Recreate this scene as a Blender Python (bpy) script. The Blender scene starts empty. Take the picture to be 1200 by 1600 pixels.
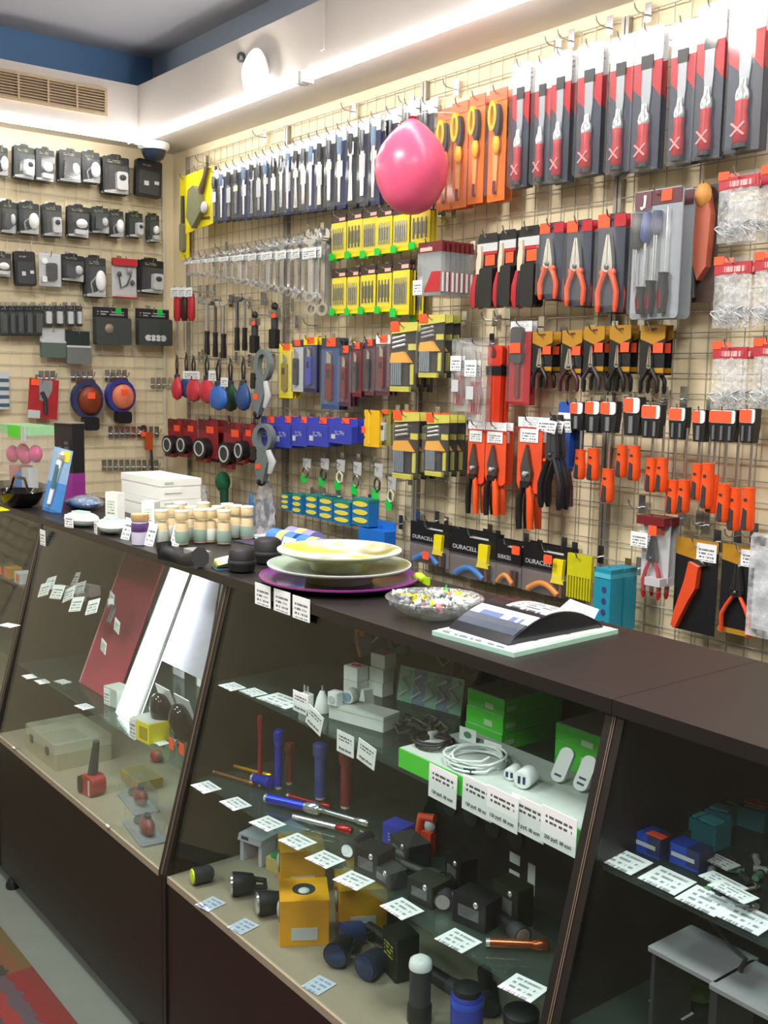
import bpy, bmesh, math, random
from mathutils import Vector, Matrix, Euler
random.seed(7)
S = bpy.context.scene
COL = S.collection
PI = math.pi
# ------------------------------------------------------------------ camera
FPX = 1647.7
YAW, PIT, ROL = -0.90471696, 0.12715841, -0.01948369
CAM = Vector((4.6, -2.33, 1.577))
_f = Vector((math.sin(YAW) * math.cos(PIT), math.cos(YAW) * math.cos(PIT), -math.sin(PIT)))
_r = Vector((math.cos(YAW), -math.sin(YAW), 0))
_d = _f.cross(_r)
CR = math.cos(ROL) * _r + math.sin(ROL) * _d
CD = -math.sin(ROL) * _r + math.cos(ROL) * _d
CF = _f
cd = bpy.data.cameras.new('camera'); co = bpy.data.objects.new('camera', cd); COL.objects.link(co)
cd.sensor_fit = 'AUTO'; cd.sensor_width = 36; cd.lens = FPX / 1600 * 36; cd.clip_start = .02
m3 = Matrix((CR, -CD, -CF)).transposed()
co.matrix_world = Matrix.Translation(CAM) @ m3.to_4x4()
S.camera = co
# ------------------------------------------------------------------ world, exposure
wd = bpy.data.worlds.new('world'); S.world = wd; wd.use_nodes = True
wd.node_tree.nodes['Background'].inputs[0].default_value = (.75, .82, .9, 1)
wd.node_tree.nodes['Background'].inputs[1].default_value = .35
S.view_settings.view_transform = 'Standard'; S.view_settings.look = 'None'
S.view_settings.gamma = 1; S.view_settings.use_curve_mapping = False
S.view_settings.exposure = 0.0
try:
    S.cycles.transparent_max_bounces = 32
except Exception: pass
CEIL = 2.945
def area(loc, sx, sy, power, rot=(0, 0, 0), col=(1, .96, .9)):
    l = bpy.data.lights.new('ceiling_area', 'AREA'); l.shape = 'RECTANGLE'; l.size = sx; l.size_y = sy
    l.energy = power; l.color = col
    o = bpy.data.objects.new('ceiling_area', l); o.location = loc; o.rotation_euler = rot; COL.objects.link(o)
UNSEEN_LAMPS = [(2.3, -1.55), (4.2, -1.55), (2.3, -3.3), (4.4, -3.3)]
for lx, ly in UNSEEN_LAMPS: area((lx, ly, CEIL - .065), .56, .56, 46)
# ------------------------------------------------------------------ pixel helpers (photo pixels -> points on real planes)
def ray(px, py): return CR * ((px - 600) / FPX) + CD * ((py - 800) / FPX) + CF
def on(px, py, ax, val):
    r = ray(px, py); return CAM + r * ((val - CAM[ax]) / r[ax])
def W(px, py, off=0): return on(px, py, 1, -off)      # tool wall (y = 0)
def Lw(px, py, off=0): return on(px, py, 0, off)      # left wall (x = 0)
def proj(p):
    d = Vector(p) - CAM; k = FPX / d.dot(CF); return 600 + d.dot(CR) * k, 800 + d.dot(CD) * k
def mpp(p): return (Vector(p) - CAM).dot(CF) / FPX    # metres per photo pixel at p
def xat(px, y, z):
    lo, hi = -2., 4.45
    for _ in range(40):
        m = (lo + hi) / 2
        if proj((m, y, z))[0] < px: lo = m
        else: hi = m
    return lo
def Zp(px, py, z): return on(px, py, 2, z)            # shelf / floor
# ------------------------------------------------------------------ materials
MATS = {}
def _new(name):
    m = bpy.data.materials.new(name); m.use_nodes = True
    return m, m.node_tree, m.node_tree.nodes['Principled BSDF']
def lin(c):
    return tuple(((x / 12.92) if x <= .04045 else ((x + .055) / 1.055) ** 2.4) for x in c)
def hx(s): return lin(tuple(int(s[i:i + 2], 16) / 255 for i in (0, 2, 4)))
def mat(name, col, rough=.5, metal=0, var=.12, nscale=40, emit=0, spec=.5, bump=0):
    if name in MATS: return MATS[name]
    if isinstance(col, str): col = hx(col)
    m, nt, b = _new(name)
    b.inputs['Roughness'].default_value = rough; b.inputs['Metallic'].default_value = metal
    b.inputs['Specular IOR Level'].default_value = spec
    if emit:
        b.inputs['Emission Color'].default_value = (*col, 1); b.inputs['Emission Strength'].default_value = emit
    tc = nt.nodes.new('ShaderNodeTexCoord'); n = nt.nodes.new('ShaderNodeTexNoise'); n.inputs['Scale'].default_value = nscale
    n.inputs['Detail'].default_value = 3
    nt.links.new(tc.outputs['Object'], n.inputs['Vector'])
    mx = nt.nodes.new('ShaderNodeMix'); mx.data_type = 'RGBA'
    mx.inputs[6].default_value = (*[max(0, c * (1 - var)) for c in col], 1)
    mx.inputs[7].default_value = (*[min(1, c * (1 + var)) for c in col], 1)
    nt.links.new(n.outputs['Fac'], mx.inputs[0]); nt.links.new(mx.outputs[2], b.inputs['Base Color'])
    if bump:
        bp = nt.nodes.new('ShaderNodeBump'); bp.inputs['Strength'].default_value = bump; bp.inputs['Distance'].default_value = .004
        nt.links.new(n.outputs['Fac'], bp.inputs['Height']); nt.links.new(bp.outputs[0], b.inputs['Normal'])
    MATS[name] = m; return m
def clearmat(name, tint=(1, 1, 1), body=.06, bodycol=(.8, .85, .9), gloss=.12, rough=.08, nscale=0):
    """thin clear plastic or glass: see-through + a little milky body + reflections"""
    if name in MATS: return MATS[name]
    m = bpy.data.materials.new(name); m.use_nodes = True; nt = m.node_tree
    for n in list(nt.nodes): nt.nodes.remove(n)
    o = nt.nodes.new('ShaderNodeOutputMaterial'); t = nt.nodes.new('ShaderNodeBsdfTransparent'); t.inputs[0].default_value = (*tint, 1)
    d = nt.nodes.new('ShaderNodeBsdfDiffuse'); d.inputs[0].default_value = (*bodycol, 1)
    g = nt.nodes.new('ShaderNodeBsdfGlossy'); g.inputs['Roughness'].default_value = rough
    a = nt.nodes.new('ShaderNodeMixShader'); a.inputs[0].default_value = body
    nt.links.new(t.outputs[0], a.inputs[1]); nt.links.new(d.outputs[0], a.inputs[2])
    fr = nt.nodes.new('ShaderNodeLayerWeight'); fr.inputs[0].default_value = .5
    pw = nt.nodes.new('ShaderNodeMath'); pw.operation = 'POWER'; pw.inputs[1].default_value = 5; nt.links.new(fr.outputs['Facing'], pw.inputs[0])
    ml = nt.nodes.new('ShaderNodeMath'); ml.operation = 'MULTIPLY_ADD'; ml.inputs[1].default_value = .8; ml.inputs[2].default_value = .015 + gloss * .15
    nt.links.new(pw.outputs[0], ml.inputs[0])
    b = nt.nodes.new('ShaderNodeMixShader'); nt.links.new(ml.outputs[0], b.inputs[0])
    nt.links.new(a.outputs[0], b.inputs[1]); nt.links.new(g.outputs[0], b.inputs[2]); nt.links.new(b.outputs[0], o.inputs[0])
    if nscale:
        tc = nt.nodes.new('ShaderNodeTexCoord'); n = nt.nodes.new('ShaderNodeTexNoise'); n.inputs['Scale'].default_value = nscale; n.inputs['Detail'].default_value = 4
        nt.links.new(tc.outputs['Object'], n.inputs['Vector'])
        bp = nt.nodes.new('ShaderNodeBump'); bp.inputs['Strength'].default_value = .9; bp.inputs['Distance'].default_value = .01
        nt.links.new(n.outputs['Fac'], bp.inputs['Height'])
        nt.links.new(bp.outputs[0], g.inputs['Normal']); nt.links.new(bp.outputs[0], d.inputs['Normal'])
        mr = nt.nodes.new('ShaderNodeMapRange'); mr.inputs[1].default_value = .35; mr.inputs[2].default_value = .7
        mr.inputs[3].default_value = body * .3; mr.inputs[4].default_value = min(1, body * 1.9)
        nt.links.new(n.outputs['Fac'], mr.inputs[0]); nt.links.new(mr.outputs[0], a.inputs[0])
    MATS[name] = m; return m
def printmat(name, base, ink, rows=6, fill=.55, rough=.5, z0=.1, z1=.9, dens=14):
    """flat print: rows of small illegible type"""
    if name in MATS: return MATS[name]
    if isinstance(base, str): base = hx(base)
    if isinstance(ink, str): ink = hx(ink)
    m, nt, b = _new(name); b.inputs['Roughness'].default_value = rough
    L = nt.links.new; N = nt.nodes.new
    tc = N('ShaderNodeTexCoord'); sp = N('ShaderNodeSeparateXYZ'); L(tc.outputs['Generated'], sp.inputs[0])
    def mth(op, a, b_=None):
        n = N('ShaderNodeMath'); n.operation = op
        if isinstance(a, (int, float)): n.inputs[0].default_value = a
        else: L(a, n.inputs[0])
        if b_ is not None:
            if isinstance(b_, (int, float)): n.inputs[1].default_value = b_
            else: L(b_, n.inputs[1])
        return n.outputs[0]
    zr = mth('MULTIPLY', sp.outputs[2], rows); fz = mth('FRACT', zr); row = mth('FLOOR', zr)
    inrow = mth('LESS_THAN', fz, fill)
    cb = N('ShaderNodeCombineXYZ'); L(mth('MULTIPLY', sp.outputs[0], dens), cb.inputs[0]); L(mth('MULTIPLY', row, 7.31), cb.inputs[1])
    nz = N('ShaderNodeTexNoise'); nz.inputs['Scale'].default_value = 1.0; nz.inputs['Detail'].default_value = 2; L(cb.outputs[0], nz.inputs['Vector'])
    ink_on = mth('GREATER_THAN', nz.outputs['Fac'], .47)
    mg = mth('MULTIPLY', mth('GREATER_THAN', sp.outputs[0], .12), mth('LESS_THAN', sp.outputs[0], .88))
    mz = mth('MULTIPLY', mth('GREATER_THAN', sp.outputs[2], z0), mth('LESS_THAN', sp.outputs[2], z1))
    fac = mth('MULTIPLY', mth('MULTIPLY', inrow, ink_on), mth('MULTIPLY', mg, mz))
    mx = N('ShaderNodeMix'); mx.data_type = 'RGBA'; mx.inputs[6].default_value = (*base, 1); mx.inputs[7].default_value = (*ink, 1)
    L(fac, mx.inputs[0]); L(mx.outputs[2], b.inputs['Base Color'])
    MATS[name] = m; return m
# ------------------------------------------------------------------ mesh builder
class MB:
    def __init__(s): s.v = []; s.f = []
    def add(s, v, f):
        n = len(s.v); s.v += [tuple(p) for p in v]; s.f += [tuple(i + n for i in q) for q in f]; return s
    def box(s, x0, x1, y0, y1, z0, z1):
        return s.add([(x0, y0, z0), (x1, y0, z0), (x1, y1, z0), (x0, y1, z0), (x0, y0, z1), (x1, y0, z1), (x1, y1, z1), (x0, y1, z1)],
                     [(0, 3, 2, 1), (4, 5, 6, 7), (0, 1, 5, 4), (1, 2, 6, 5), (2, 3, 7, 6), (3, 0, 4, 7)])
    def prism(s, pts, y0, y1, inset=0):          # outline in x,z (counter-clockwise seen from -y), extruded along y
        n = len(pts); v = [(x, y0, z) for x, z in pts] + [(x, y1, z) for x, z in pts]
        f = [tuple(range(n)), tuple(range(2 * n - 1, n - 1, -1))] + [(i, i + n, (i + 1) % n + n, (i + 1) % n) for i in range(n)]
        return s.add(v, f)
    def hprism(s, pts, z0, z1):                  # outline in x,y extruded along z
        n = len(pts); v = [(x, y, z0) for x, y in pts] + [(x, y, z1) for x, y in pts]
        f = [tuple(range(n - 1, -1, -1)), tuple(range(n, 2 * n))] + [(i, (i + 1) % n, (i + 1) % n + n, i + n) for i in range(n)]
        return s.add(v, f)
    def rprism(s, x0, x1, z0, z1, y0, y1, r, k=3):
        return s.prism(rrect(x0, x1, z0, z1, r, k), y0, y1)
    def blister(s, x0, x1, z0, z1, d, ch=None):  # raised tray, back open at y=0
        c = ch or d * .6
        v = [(x0, 0, z0), (x1, 0, z0), (x1, 0, z1), (x0, 0, z1), (x0 + c, -d, z0 + c), (x1 - c, -d, z0 + c), (x1 - c, -d, z1 - c), (x0 + c, -d, z1 - c)]
        return s.add(v, [(4, 5, 6, 7), (0, 1, 5, 4), (1, 2, 6, 5), (2, 3, 7, 6), (3, 0, 4, 7)])
    def tube(s, pts, r, n=6, cap=True):
        pts = [Vector(p) for p in pts]; k = len(pts); rs = r if isinstance(r, (list, tuple)) else [r] * k
        prev = None; base = len(s.v); vs = []
        for i, p in enumerate(pts):
            t = (pts[min(i + 1, k - 1)] - pts[max(i - 1, 0)]).normalized()
            if prev is None:
                a = Vector((0, 0, 1)) if abs(t.z) < .9 else Vector((1, 0, 0)); u = t.cross(a).normalized()
            else:
                u = (prev - t * prev.dot(t)).normalized()
            prev = u; w = t.cross(u)
            for j in range(n):
                a = 2 * PI * j / n; vs.append(p + (u * math.cos(a) + w * math.sin(a)) * rs[i])
        f = [(i * n + j, i * n + (j + 1) % n, (i + 1) * n + (j + 1) % n, (i + 1) * n + j) for i in range(k - 1) for j in range(n)]
        if cap: f += [tuple(range(n - 1, -1, -1)), tuple(range((k - 1) * n, k * n))]
        return s.add(vs, f)
    def lathe(s, prof, n=16, c=(0, 0, 0), ax='z', sx=1, sy=1, cap=True):
        k = len(prof); vs = []
        for r, z in prof:
            for j in range(n):
                a = 2 * PI * j / n; x, y = r * math.cos(a) * sx, r * math.sin(a) * sy
                p = (x, y, z) if ax == 'z' else ((x, z, y) if ax == 'y' else (z, x, y))
                vs.append((p[0] + c[0], p[1] + c[1], p[2] + c[2]))
        f = [(i * n + j, i * n + (j + 1) % n, (i + 1) * n + (j + 1) % n, (i + 1) * n + j) for i in range(k - 1) for j in range(n)]
        if cap: f += [tuple(range(n - 1, -1, -1)), tuple(range((k - 1) * n, k * n))]
        if ax == 'y': f = [q[::-1] for q in f]
        return s.add(vs, f)
    def ell(s, c, r, nu=12, nv=8):
        prof = []
        vs = []
        for i in range(1, nv):
            t = PI * i / nv
            for j in range(nu):
                a = 2 * PI * j / nu
                vs.append((c[0] + r[0] * math.sin(t) * math.cos(a), c[1] + r[1] * math.sin(t) * math.sin(a), c[2] - r[2] * math.cos(t)))
        vs += [(c[0], c[1], c[2] - r[2]), (c[0], c[1], c[2] + r[2])]
        b = (nv - 1) * nu
        f = [(i * nu + j, i * nu + (j + 1) % nu, (i + 1) * nu + (j + 1) % nu, (i + 1) * nu + j) for i in range(nv - 2) for j in range(nu)]
        f += [((j + 1) % nu, j, b) for j in range(nu)] + [((nv - 2) * nu + j, (nv - 2) * nu + (j + 1) % nu, b + 1) for j in range(nu)]
        return s.add(vs, f)
    def xf(s, M):
        s.v = [tuple(M @ Vector(p)) for p in s.v]; return s
    def mesh(s, name, m, smooth=False):
        me = bpy.data.meshes.new(name); me.from_pydata(s.v, [], s.f); me.update()
        if m: me.materials.append(m)
        if smooth:
            me.shade_smooth()
            try: me.set_sharp_from_angle(angle=math.radians(50))
            except Exception: pass
        return me
def rrect(x0, x1, z0, z1, r, k=3):
    p = []
    for cx, cz, a0 in ((x1 - r, z0 + r, -90), (x1 - r, z1 - r, 0), (x0 + r, z1 - r, 90), (x0 + r, z0 + r, 180)):
        for i in range(k + 1):
            a = math.radians(a0 + 90 * i / k); p.append((cx + r * math.cos(a), cz + r * math.sin(a)))
    return p
def oval(cx, cz, rx, rz, n=16, a0=0): return [(cx + rx * math.cos(a0 + 2 * PI * i / n), cz + rz * math.sin(a0 + 2 * PI * i / n)) for i in range(n)]
def box(*a): return MB().box(*a)
# ------------------------------------------------------------------ things and parts
def P(name, mb, m, smooth=False, subs=(), label=None, kind=None):
    return (name, mb.mesh(name, m, smooth), list(subs), label, kind)
def _child(spec, parent):
    nm, me, subs, lab, kind = spec
    o = bpy.data.objects.new(nm, me); COL.objects.link(o); o.parent = parent
    if lab: o['label'] = lab
    if kind: o['kind'] = kind
    for q in subs: _child(q, o)
    return o
def tag(o, label, cat, group=None):
    o['label'] = label; o['category'] = cat
    if group: o['group'] = group
    return o
def spawn(name, parts, loc, label, cat, group=None, rot=0, scale=(1, 1, 1), tilt=0, roll=0):
    if len(parts) == 1 and not parts[0][2]:
        o = bpy.data.objects.new(name, parts[0][1])
    else:
        o = bpy.data.objects.new(name, None); o.empty_display_size = .02
        for q in parts: _child(q, o)
    COL.objects.link(o)
    o.location = loc; o.rotation_euler = (tilt, roll, rot); o.scale = scale
    return tag(o, label, cat, group)
def struct(name, mb, m, parent=None, smooth=False):
    o = bpy.data.objects.new(name, mb.mesh(name, m, smooth)); COL.objects.link(o)
    if parent: o.parent = parent
    else: o['kind'] = 'structure'
    return o
_FONT = None
def textmesh(body, size, m, depth=.0002):
    cu = bpy.data.curves.new('price_print', 'FONT'); cu.body = body; cu.size = size; cu.extrude = depth
    cu.align_x = 'CENTER'; cu.align_y = 'CENTER'
    o = bpy.data.objects.new('tmp', cu); COL.objects.link(o)
    bpy.context.view_layer.update()
    me = bpy.data.meshes.new_from_object(o.evaluated_get(bpy.context.evaluated_depsgraph_get()))
    bpy.data.objects.remove(o); me.materials.clear(); me.materials.append(m); return me
# ------------------------------------------------------------------ common materials
M_cream = mat('cream_wall', 'E2D4B2', .7, var=.05, nscale=6)
M_soff = mat('soffit_paint', 'D2CBC6', .55, var=.04, nscale=5)
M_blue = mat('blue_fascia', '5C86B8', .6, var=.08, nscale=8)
M_ceil = mat('ceiling_paint', '9C9EA6', .75, var=.06, nscale=3)
M_floor = mat('grey_floor', '646C66', .5, var=.08, nscale=12)
M_steel = mat('steel', 'C9CCCE', .25, 1, var=.1)
M_wire = mat('grid_wire', 'A9A69C', .4, .35, var=.1)
M_wireL = mat('pale_grid_wire', 'DCD6C6', .45, .1, var=.05)
M_post = mat('grid_post', '9A968E', .4, .4, var=.1)
M_chrome = mat('chrome', 'E4E6E8', .22, .75, var=.05)
M_dsteel = mat('dark_steel', '6C6F73', .35, .9, var=.15)
M_black = mat('black_plastic', '17181B', .45, var=.2)
M_dkgrey = mat('dark_grey', '33363B', .5, var=.15)
M_grey = mat('grey_plastic', '8A8E92', .45)
M_lgrey = mat('light_grey', 'C4C8CC', .45, var=.06)
M_white = mat('white_card', 'F1F3F4', .5, var=.03)
M_red = mat('red_card', 'B3222C', .45)
M_dred = mat('dark_red', '6E1A22', .45)
M_orange = mat('orange_plastic', 'E8541E', .4, var=.1)
M_orangeT = mat('fluorescent_orange_tag', 'FF5A30', .6, var=.04)
M_greenT = mat('fluorescent_green_tag', '10C845', .6, var=.04)
M_yellow = mat('yellow_card', 'F0DE1A', .5, var=.06)
M_amber = mat('amber_card', 'B0801E', .5)
M_blueP = mat('blue_plastic', '2448C8', .4)
M_navy = mat('navy_card', '2A3560', .5)
M_royal = mat('royal_blue', '3340B0', .45)
M_teal = mat('teal_card', '1C8CA8', .5)
M_green = mat('green_card', '52D040', .5, var=.06)
M_wood = mat('dark_laminate', '1C1817', .42, var=.25, nscale=18)
M_beige = mat('beige_board', '958C7A', .5, var=.06)
M_purple = mat('purple_card', '8A2C86', .45)
M_clear = clearmat('clear_plastic', body=.05)
M_milk = clearmat('milky_bag', body=.2, bodycol=(.8, .84, .88), gloss=.2, rough=.2, nscale=60)
M_bag = clearmat('cling_bag', body=.45, bodycol=(.8, .84, .9), gloss=.25, rough=.2, nscale=25)
M_glass = clearmat('counter_glass', tint=(.93, .97, .96), body=.0, gloss=.1, rough=.01)
M_shelf = clearmat('shelf_glass', tint=(.86, .95, .93), body=.03, bodycol=(.5, .7, .65), rough=.02)
M_tagp = printmat('printed_price_tag', 'EEF3F6', '6A6E78', rows=5, fill=.5, z0=.05, z1=.8, dens=16)
M_head = printmat('printed_header', 'F2F4F6', 'A8AEB8', rows=6, fill=.4, dens=10)
M_fine = printmat('fine_print_white', 'F0F2F0', '8C9488', rows=9, fill=.4, dens=12)
M_dprint = printmat('print_on_black', '1B1C20', 'AEB2B6', rows=5, fill=.45, z0=.3, z1=.8, dens=8)
M_led = mat('led_strip', (1, .97, .93), .5, emit=22, var=0)
M_lampw = mat('unseen_lamp_diffuser', (1, .98, .95), .5, emit=3, var=0)
# ------------------------------------------------------------------ room shell
RX, RY = 6.6, -4.6
struct('floor', box(-.1, RX, RY, .1, -.1, 0), M_floor)
struct('ceiling', box(-.1, RX, RY, .1, CEIL, CEIL + .1), M_ceil)
struct('wall_tools', box(-.1, RX, 0, .1, 0, CEIL), M_cream)
struct('wall_left', box(-.1, 0, RY, 0, 0, CEIL), M_cream)
M_far = mat('far_wall_paint', '7C7468', .8, var=.08, nscale=4)
struct('wall_back', box(-.1, RX, RY - .1, RY, 0, CEIL), M_far)
struct('wall_right', box(RX, RX + .1, RY, .1, 0, CEIL), M_far)
# soffit boxing (two runs), set-back blue fascia above
SX, SY, SZ0, SZ1 = .25, -.29, 2.582, 2.787
struct('trim_1', box(SX, RX, SY, 0, SZ0, SZ1), M_soff)
struct('trim_2', box(0, SX, RY, 0, SZ0, SZ1), M_soff)
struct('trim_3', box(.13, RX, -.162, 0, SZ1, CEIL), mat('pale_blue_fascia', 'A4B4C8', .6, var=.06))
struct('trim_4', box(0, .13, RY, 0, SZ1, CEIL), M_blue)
# seam on the soffit boxing
pa = on(505, 30, 1, SY)
struct('trim_5', MB().box(pa.x - .012, pa.x + .012, SY - .006, SY, SZ0 + .045, SZ1), M_soff)
# LED tubes along the lower edge of the boxing
for k in range(4):
    x0 = SX - .01 + k * 1.3
    spawn('led_tube', [P('diffuser', MB().tube([(0, 0, 0), (1.26, 0, 0)], .016, 8), M_led, True), P('end_cap', MB().box(-.012, .006, -.02, .02, -.02, .02), M_white), P('end_cap', MB().box(1.254, 1.272, -.02, .02, -.02, .02), M_white)],
          (x0, SY + .006, SZ0 - .016), 'glowing white tube light along the boxing above the tool wall', 'light', 'tube lights on the tool wall boxing')
for k in range(3):
    spawn('led_tube', [P('diffuser', MB().tube([(0, 0, 0), (1.26, 0, 0)], .016, 8), M_led, True), P('end_cap', MB().box(-.012, .006, -.02, .02, -.02, .02), M_white), P('end_cap', MB().box(1.254, 1.272, -.02, .02, -.02, .02), M_white)],
          (SX - .006, SY - .03 - k * 1.3, SZ0 - .016), 'glowing white tube light along the boxing under the air vent', 'light', 'tube lights on the vent wall boxing', rot=-PI / 2)
# bright spot lamp on the boxing
p = on(408, 116, 1, SY)
M_spot = mat('spot_lamp_glass', (1, .93, .82), .4, emit=120, var=0)
spawn('spot_lamp', [P('housing', MB().lathe([(.03, 0), (.07, -.012), (.08, -.03), (.07, -.03)], 20, ax='y'), M_white, True), P('bulb', MB().ell((0, -.032, 0), (.062, .03, .062)), M_spot, True)],
      (p.x, SY, p.z), 'glaring round spot lamp on the boxing above the wrench packs', 'lamp')
p = on(380, 90, 1, SY)
spawn('ceiling_sensor', [P('body', MB().lathe([(.016, 0), (.018, -.012), (.012, -.02)], 14, ax='y'), M_dkgrey, True)], (p.x, SY, p.z), 'small dark round sensor beside the glaring spot lamp', 'sensor')
# unseen ceiling lamps put in as the main light for the tool wall
for lx, ly in UNSEEN_LAMPS:
    spawn('unseen_ceiling_lamp', [P('housing', MB().box(-.31, .31, -.31, .31, -.05, 0), M_white), P('diffuser', MB().box(-.28, .28, -.28, .28, -.055, -.05), M_lampw)], (lx, ly, CEIL), 'unseen square white ceiling lamp lighting the tool wall', 'lamp', 'unseen square ceiling lamps')
# air vent
vx = SX + .001
a, b = on(-60, 125, 0, SX), on(162, 163, 0, SX)
y0, y1 = a.y - .1, b.y
zt, zb = SZ0 + .155, SZ0 + .065
M_vent = mat('vent_cream', 'BFA98A', .5)
M_ventd = mat('vent_dark', '6A5A48', .8)
vp = [P('frame', MB().box(0, .012, y0, y1, zt, zt + .012).box(0, .012, y0, y1, zb - .012, zb).box(0, .012, y0 - .012, y0, zb - .012, zt + .012).box(0, .012, y1, y1 + .012, zb - .012, zt + .012), M_vent),
      P('backing', MB().box(0, .002, y0, y1, zb, zt), M_ventd)]
sl = MB().add([(0.002, y0, 0), (.012, y0, -.006), (.012, y1, -.006), (.002, y1, 0), (.002, y0, .0035), (.012, y0, -.0025), (.012, y1, -.0025), (.002, y1, .0035)],
              [(0, 1, 2, 3), (4, 7, 6, 5), (0, 4, 5, 1), (1, 5, 6, 2), (2, 6, 7, 3), (3, 7, 4, 0)]).mesh('slat', M_vent)
vo = spawn('air_vent', vp, (SX, 0, 0), 'cream louvred air vent on the boxing above the gadget packs', 'vent')
nsl = 8
for i in range(nsl):
    o = bpy.data.objects.new('slat', sl); COL.objects.link(o); o.parent = vo; o.location = (0, 0, zb + .007 + (zt - zb) * i / nsl)
mu = MB().box(.004, .014, -.004, .004, zb, zt).mesh('mullion', M_vent)
for i in range(5):
    o = bpy.data.objects.new('mullion', mu); COL.objects.link(o); o.parent = vo; o.location = (0, y1 - .12 * (i + 1), 0)
# dome camera
p = Zp(240, 222, SZ0)
spawn('dome_camera', [P('base_ring', MB().lathe([(.045, -.002), (.068, -.004), (.07, -.022), (.06, -.036), (.045, -.034)], 24), M_white, True),
                      P('dome', MB().lathe([(.054, -.03), (.052, -.05), (.042, -.07), (.024, -.084), (.004, -.088)], 20), mat('smoked_dome', '20283A', .08), True)],
      (p.x, p.y, SZ0), 'white dome security camera with smoked dome in the room corner', 'camera')
# ------------------------------------------------------------------ grid panels: every wire is a part
CELL = .0521
POST0 = W(448, 760).x
GZ1 = 2.543; GZN = 36
def grid_panel(x0, n, yy, wall, mw, mp, zl, zt, label):
    """n cells wide; local x along the wall, wires 4 mm, standing 12 mm off the wall"""
    o = bpy.data.objects.new('grid_panel', None); COL.objects.link(o)
    wdt = n * CELL
    if wall == 'tools': o.location = (x0, 0, 0)
    else: o.location = (0, x0, 0); o.rotation_euler = (0, 0, PI / 2)
    vm = MB().tube([(0, 0, zl), (0, 0, zt)], .0017, 5).mesh('wire', mw, True)
    hm = MB().tube([(0, 0, 0), (wdt, 0, 0)], .0017, 5).mesh('wire', mw, True)
    pm = MB().box(-.0055, .0055, -.016, 0, zl, zt).mesh('post', mp)
    for i in range(n + 1):
        if i in (0, n):
            q = bpy.data.objects.new('post', pm); q.location = (i * CELL + (.0075 if i == 0 else -.0075), -.002, 0)
        else:
            q = bpy.data.objects.new('wire', vm); q.location = (i * CELL, -.012, 0)
        COL.objects.link(q); q.parent = o
    k = 0
    z = zt - .004
    while z > zl:
        q = bpy.data.objects.new('wire', hm); q.location = (0, -.016, z); COL.objects.link(q); q.parent = o; z -= CELL
    return tag(o, label, 'grid panel', 'wall grids')
gl = ['grey wire wall grid in the corner holding the tape measures', 'grey wire wall grid holding the yellow drill cards', 'grey wire wall grid holding the orange snips', 'grey wire wall grid holding the orange screwdrivers']
for i in range(4):
    grid_panel(POST0 + (i - 1) * 16 * CELL, 16, 0, 'tools', M_wire, M_post, .66, GZ1, gl[i])
gll = ['pale wire wall grid in the corner holding the headlamps', 'pale wire wall grid holding the gadget packs away from the corner', ]
for i in range(2):
    grid_panel(-.05 - (i + 1) * 16 * CELL, 16, 0, 'left', M_wireL, M_wireL, .66, GZ1 - .05, gll[i])
# ------------------------------------------------------------------ hooks
HOOKM = {}
def hook(x, z, ln, wall='tools', lab=None, rotj=0):
    key = round(ln, 2)
    if key not in HOOKM:
        HOOKM[key] = [P('rod', MB().tube([(0, -.012, 0), (0, -key * .5, -.004), (0, -key, -.002), (0, -key - .012, .006), (0, -key - .017, .02)], .0022, 6), M_steel, True),
                      P('back_clip', MB().box(-.011, .011, -.02, -.0185, -.02, .03), M_steel)]
    loc = (x, 0, z) if wall == 'tools' else (0, x, z)
    spawn('wall_hook', HOOKM[key], loc, lab or ('steel hook on the tool wall carrying hung goods' if wall == 'tools' else 'steel hook on the gadget wall carrying hung goods'), 'hook',
          'loaded hooks on the tool wall' if wall == 'tools' else 'loaded hooks on the gadget wall', rot=0 if wall == 'tools' else PI / 2)
# ------------------------------------------------------------------ price tags (parts)
def otag(x0, x1, z0, z1, y, m=None): return P('price_tag', box(x0, x1, y - .0012, y, z0, z1), m or M_orangeT, label='fluorescent orange price sticker' if (m or M_orangeT) is M_orangeT else ('fluorescent green price sticker' if m is M_greenT else 'white printed price tag'))
def wtag(x0, x1, z0, z1, y): return P('price_tag', box(x0, x1, y - .0012, y, z0, z1), M_tagp, label='white printed price tag')
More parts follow.
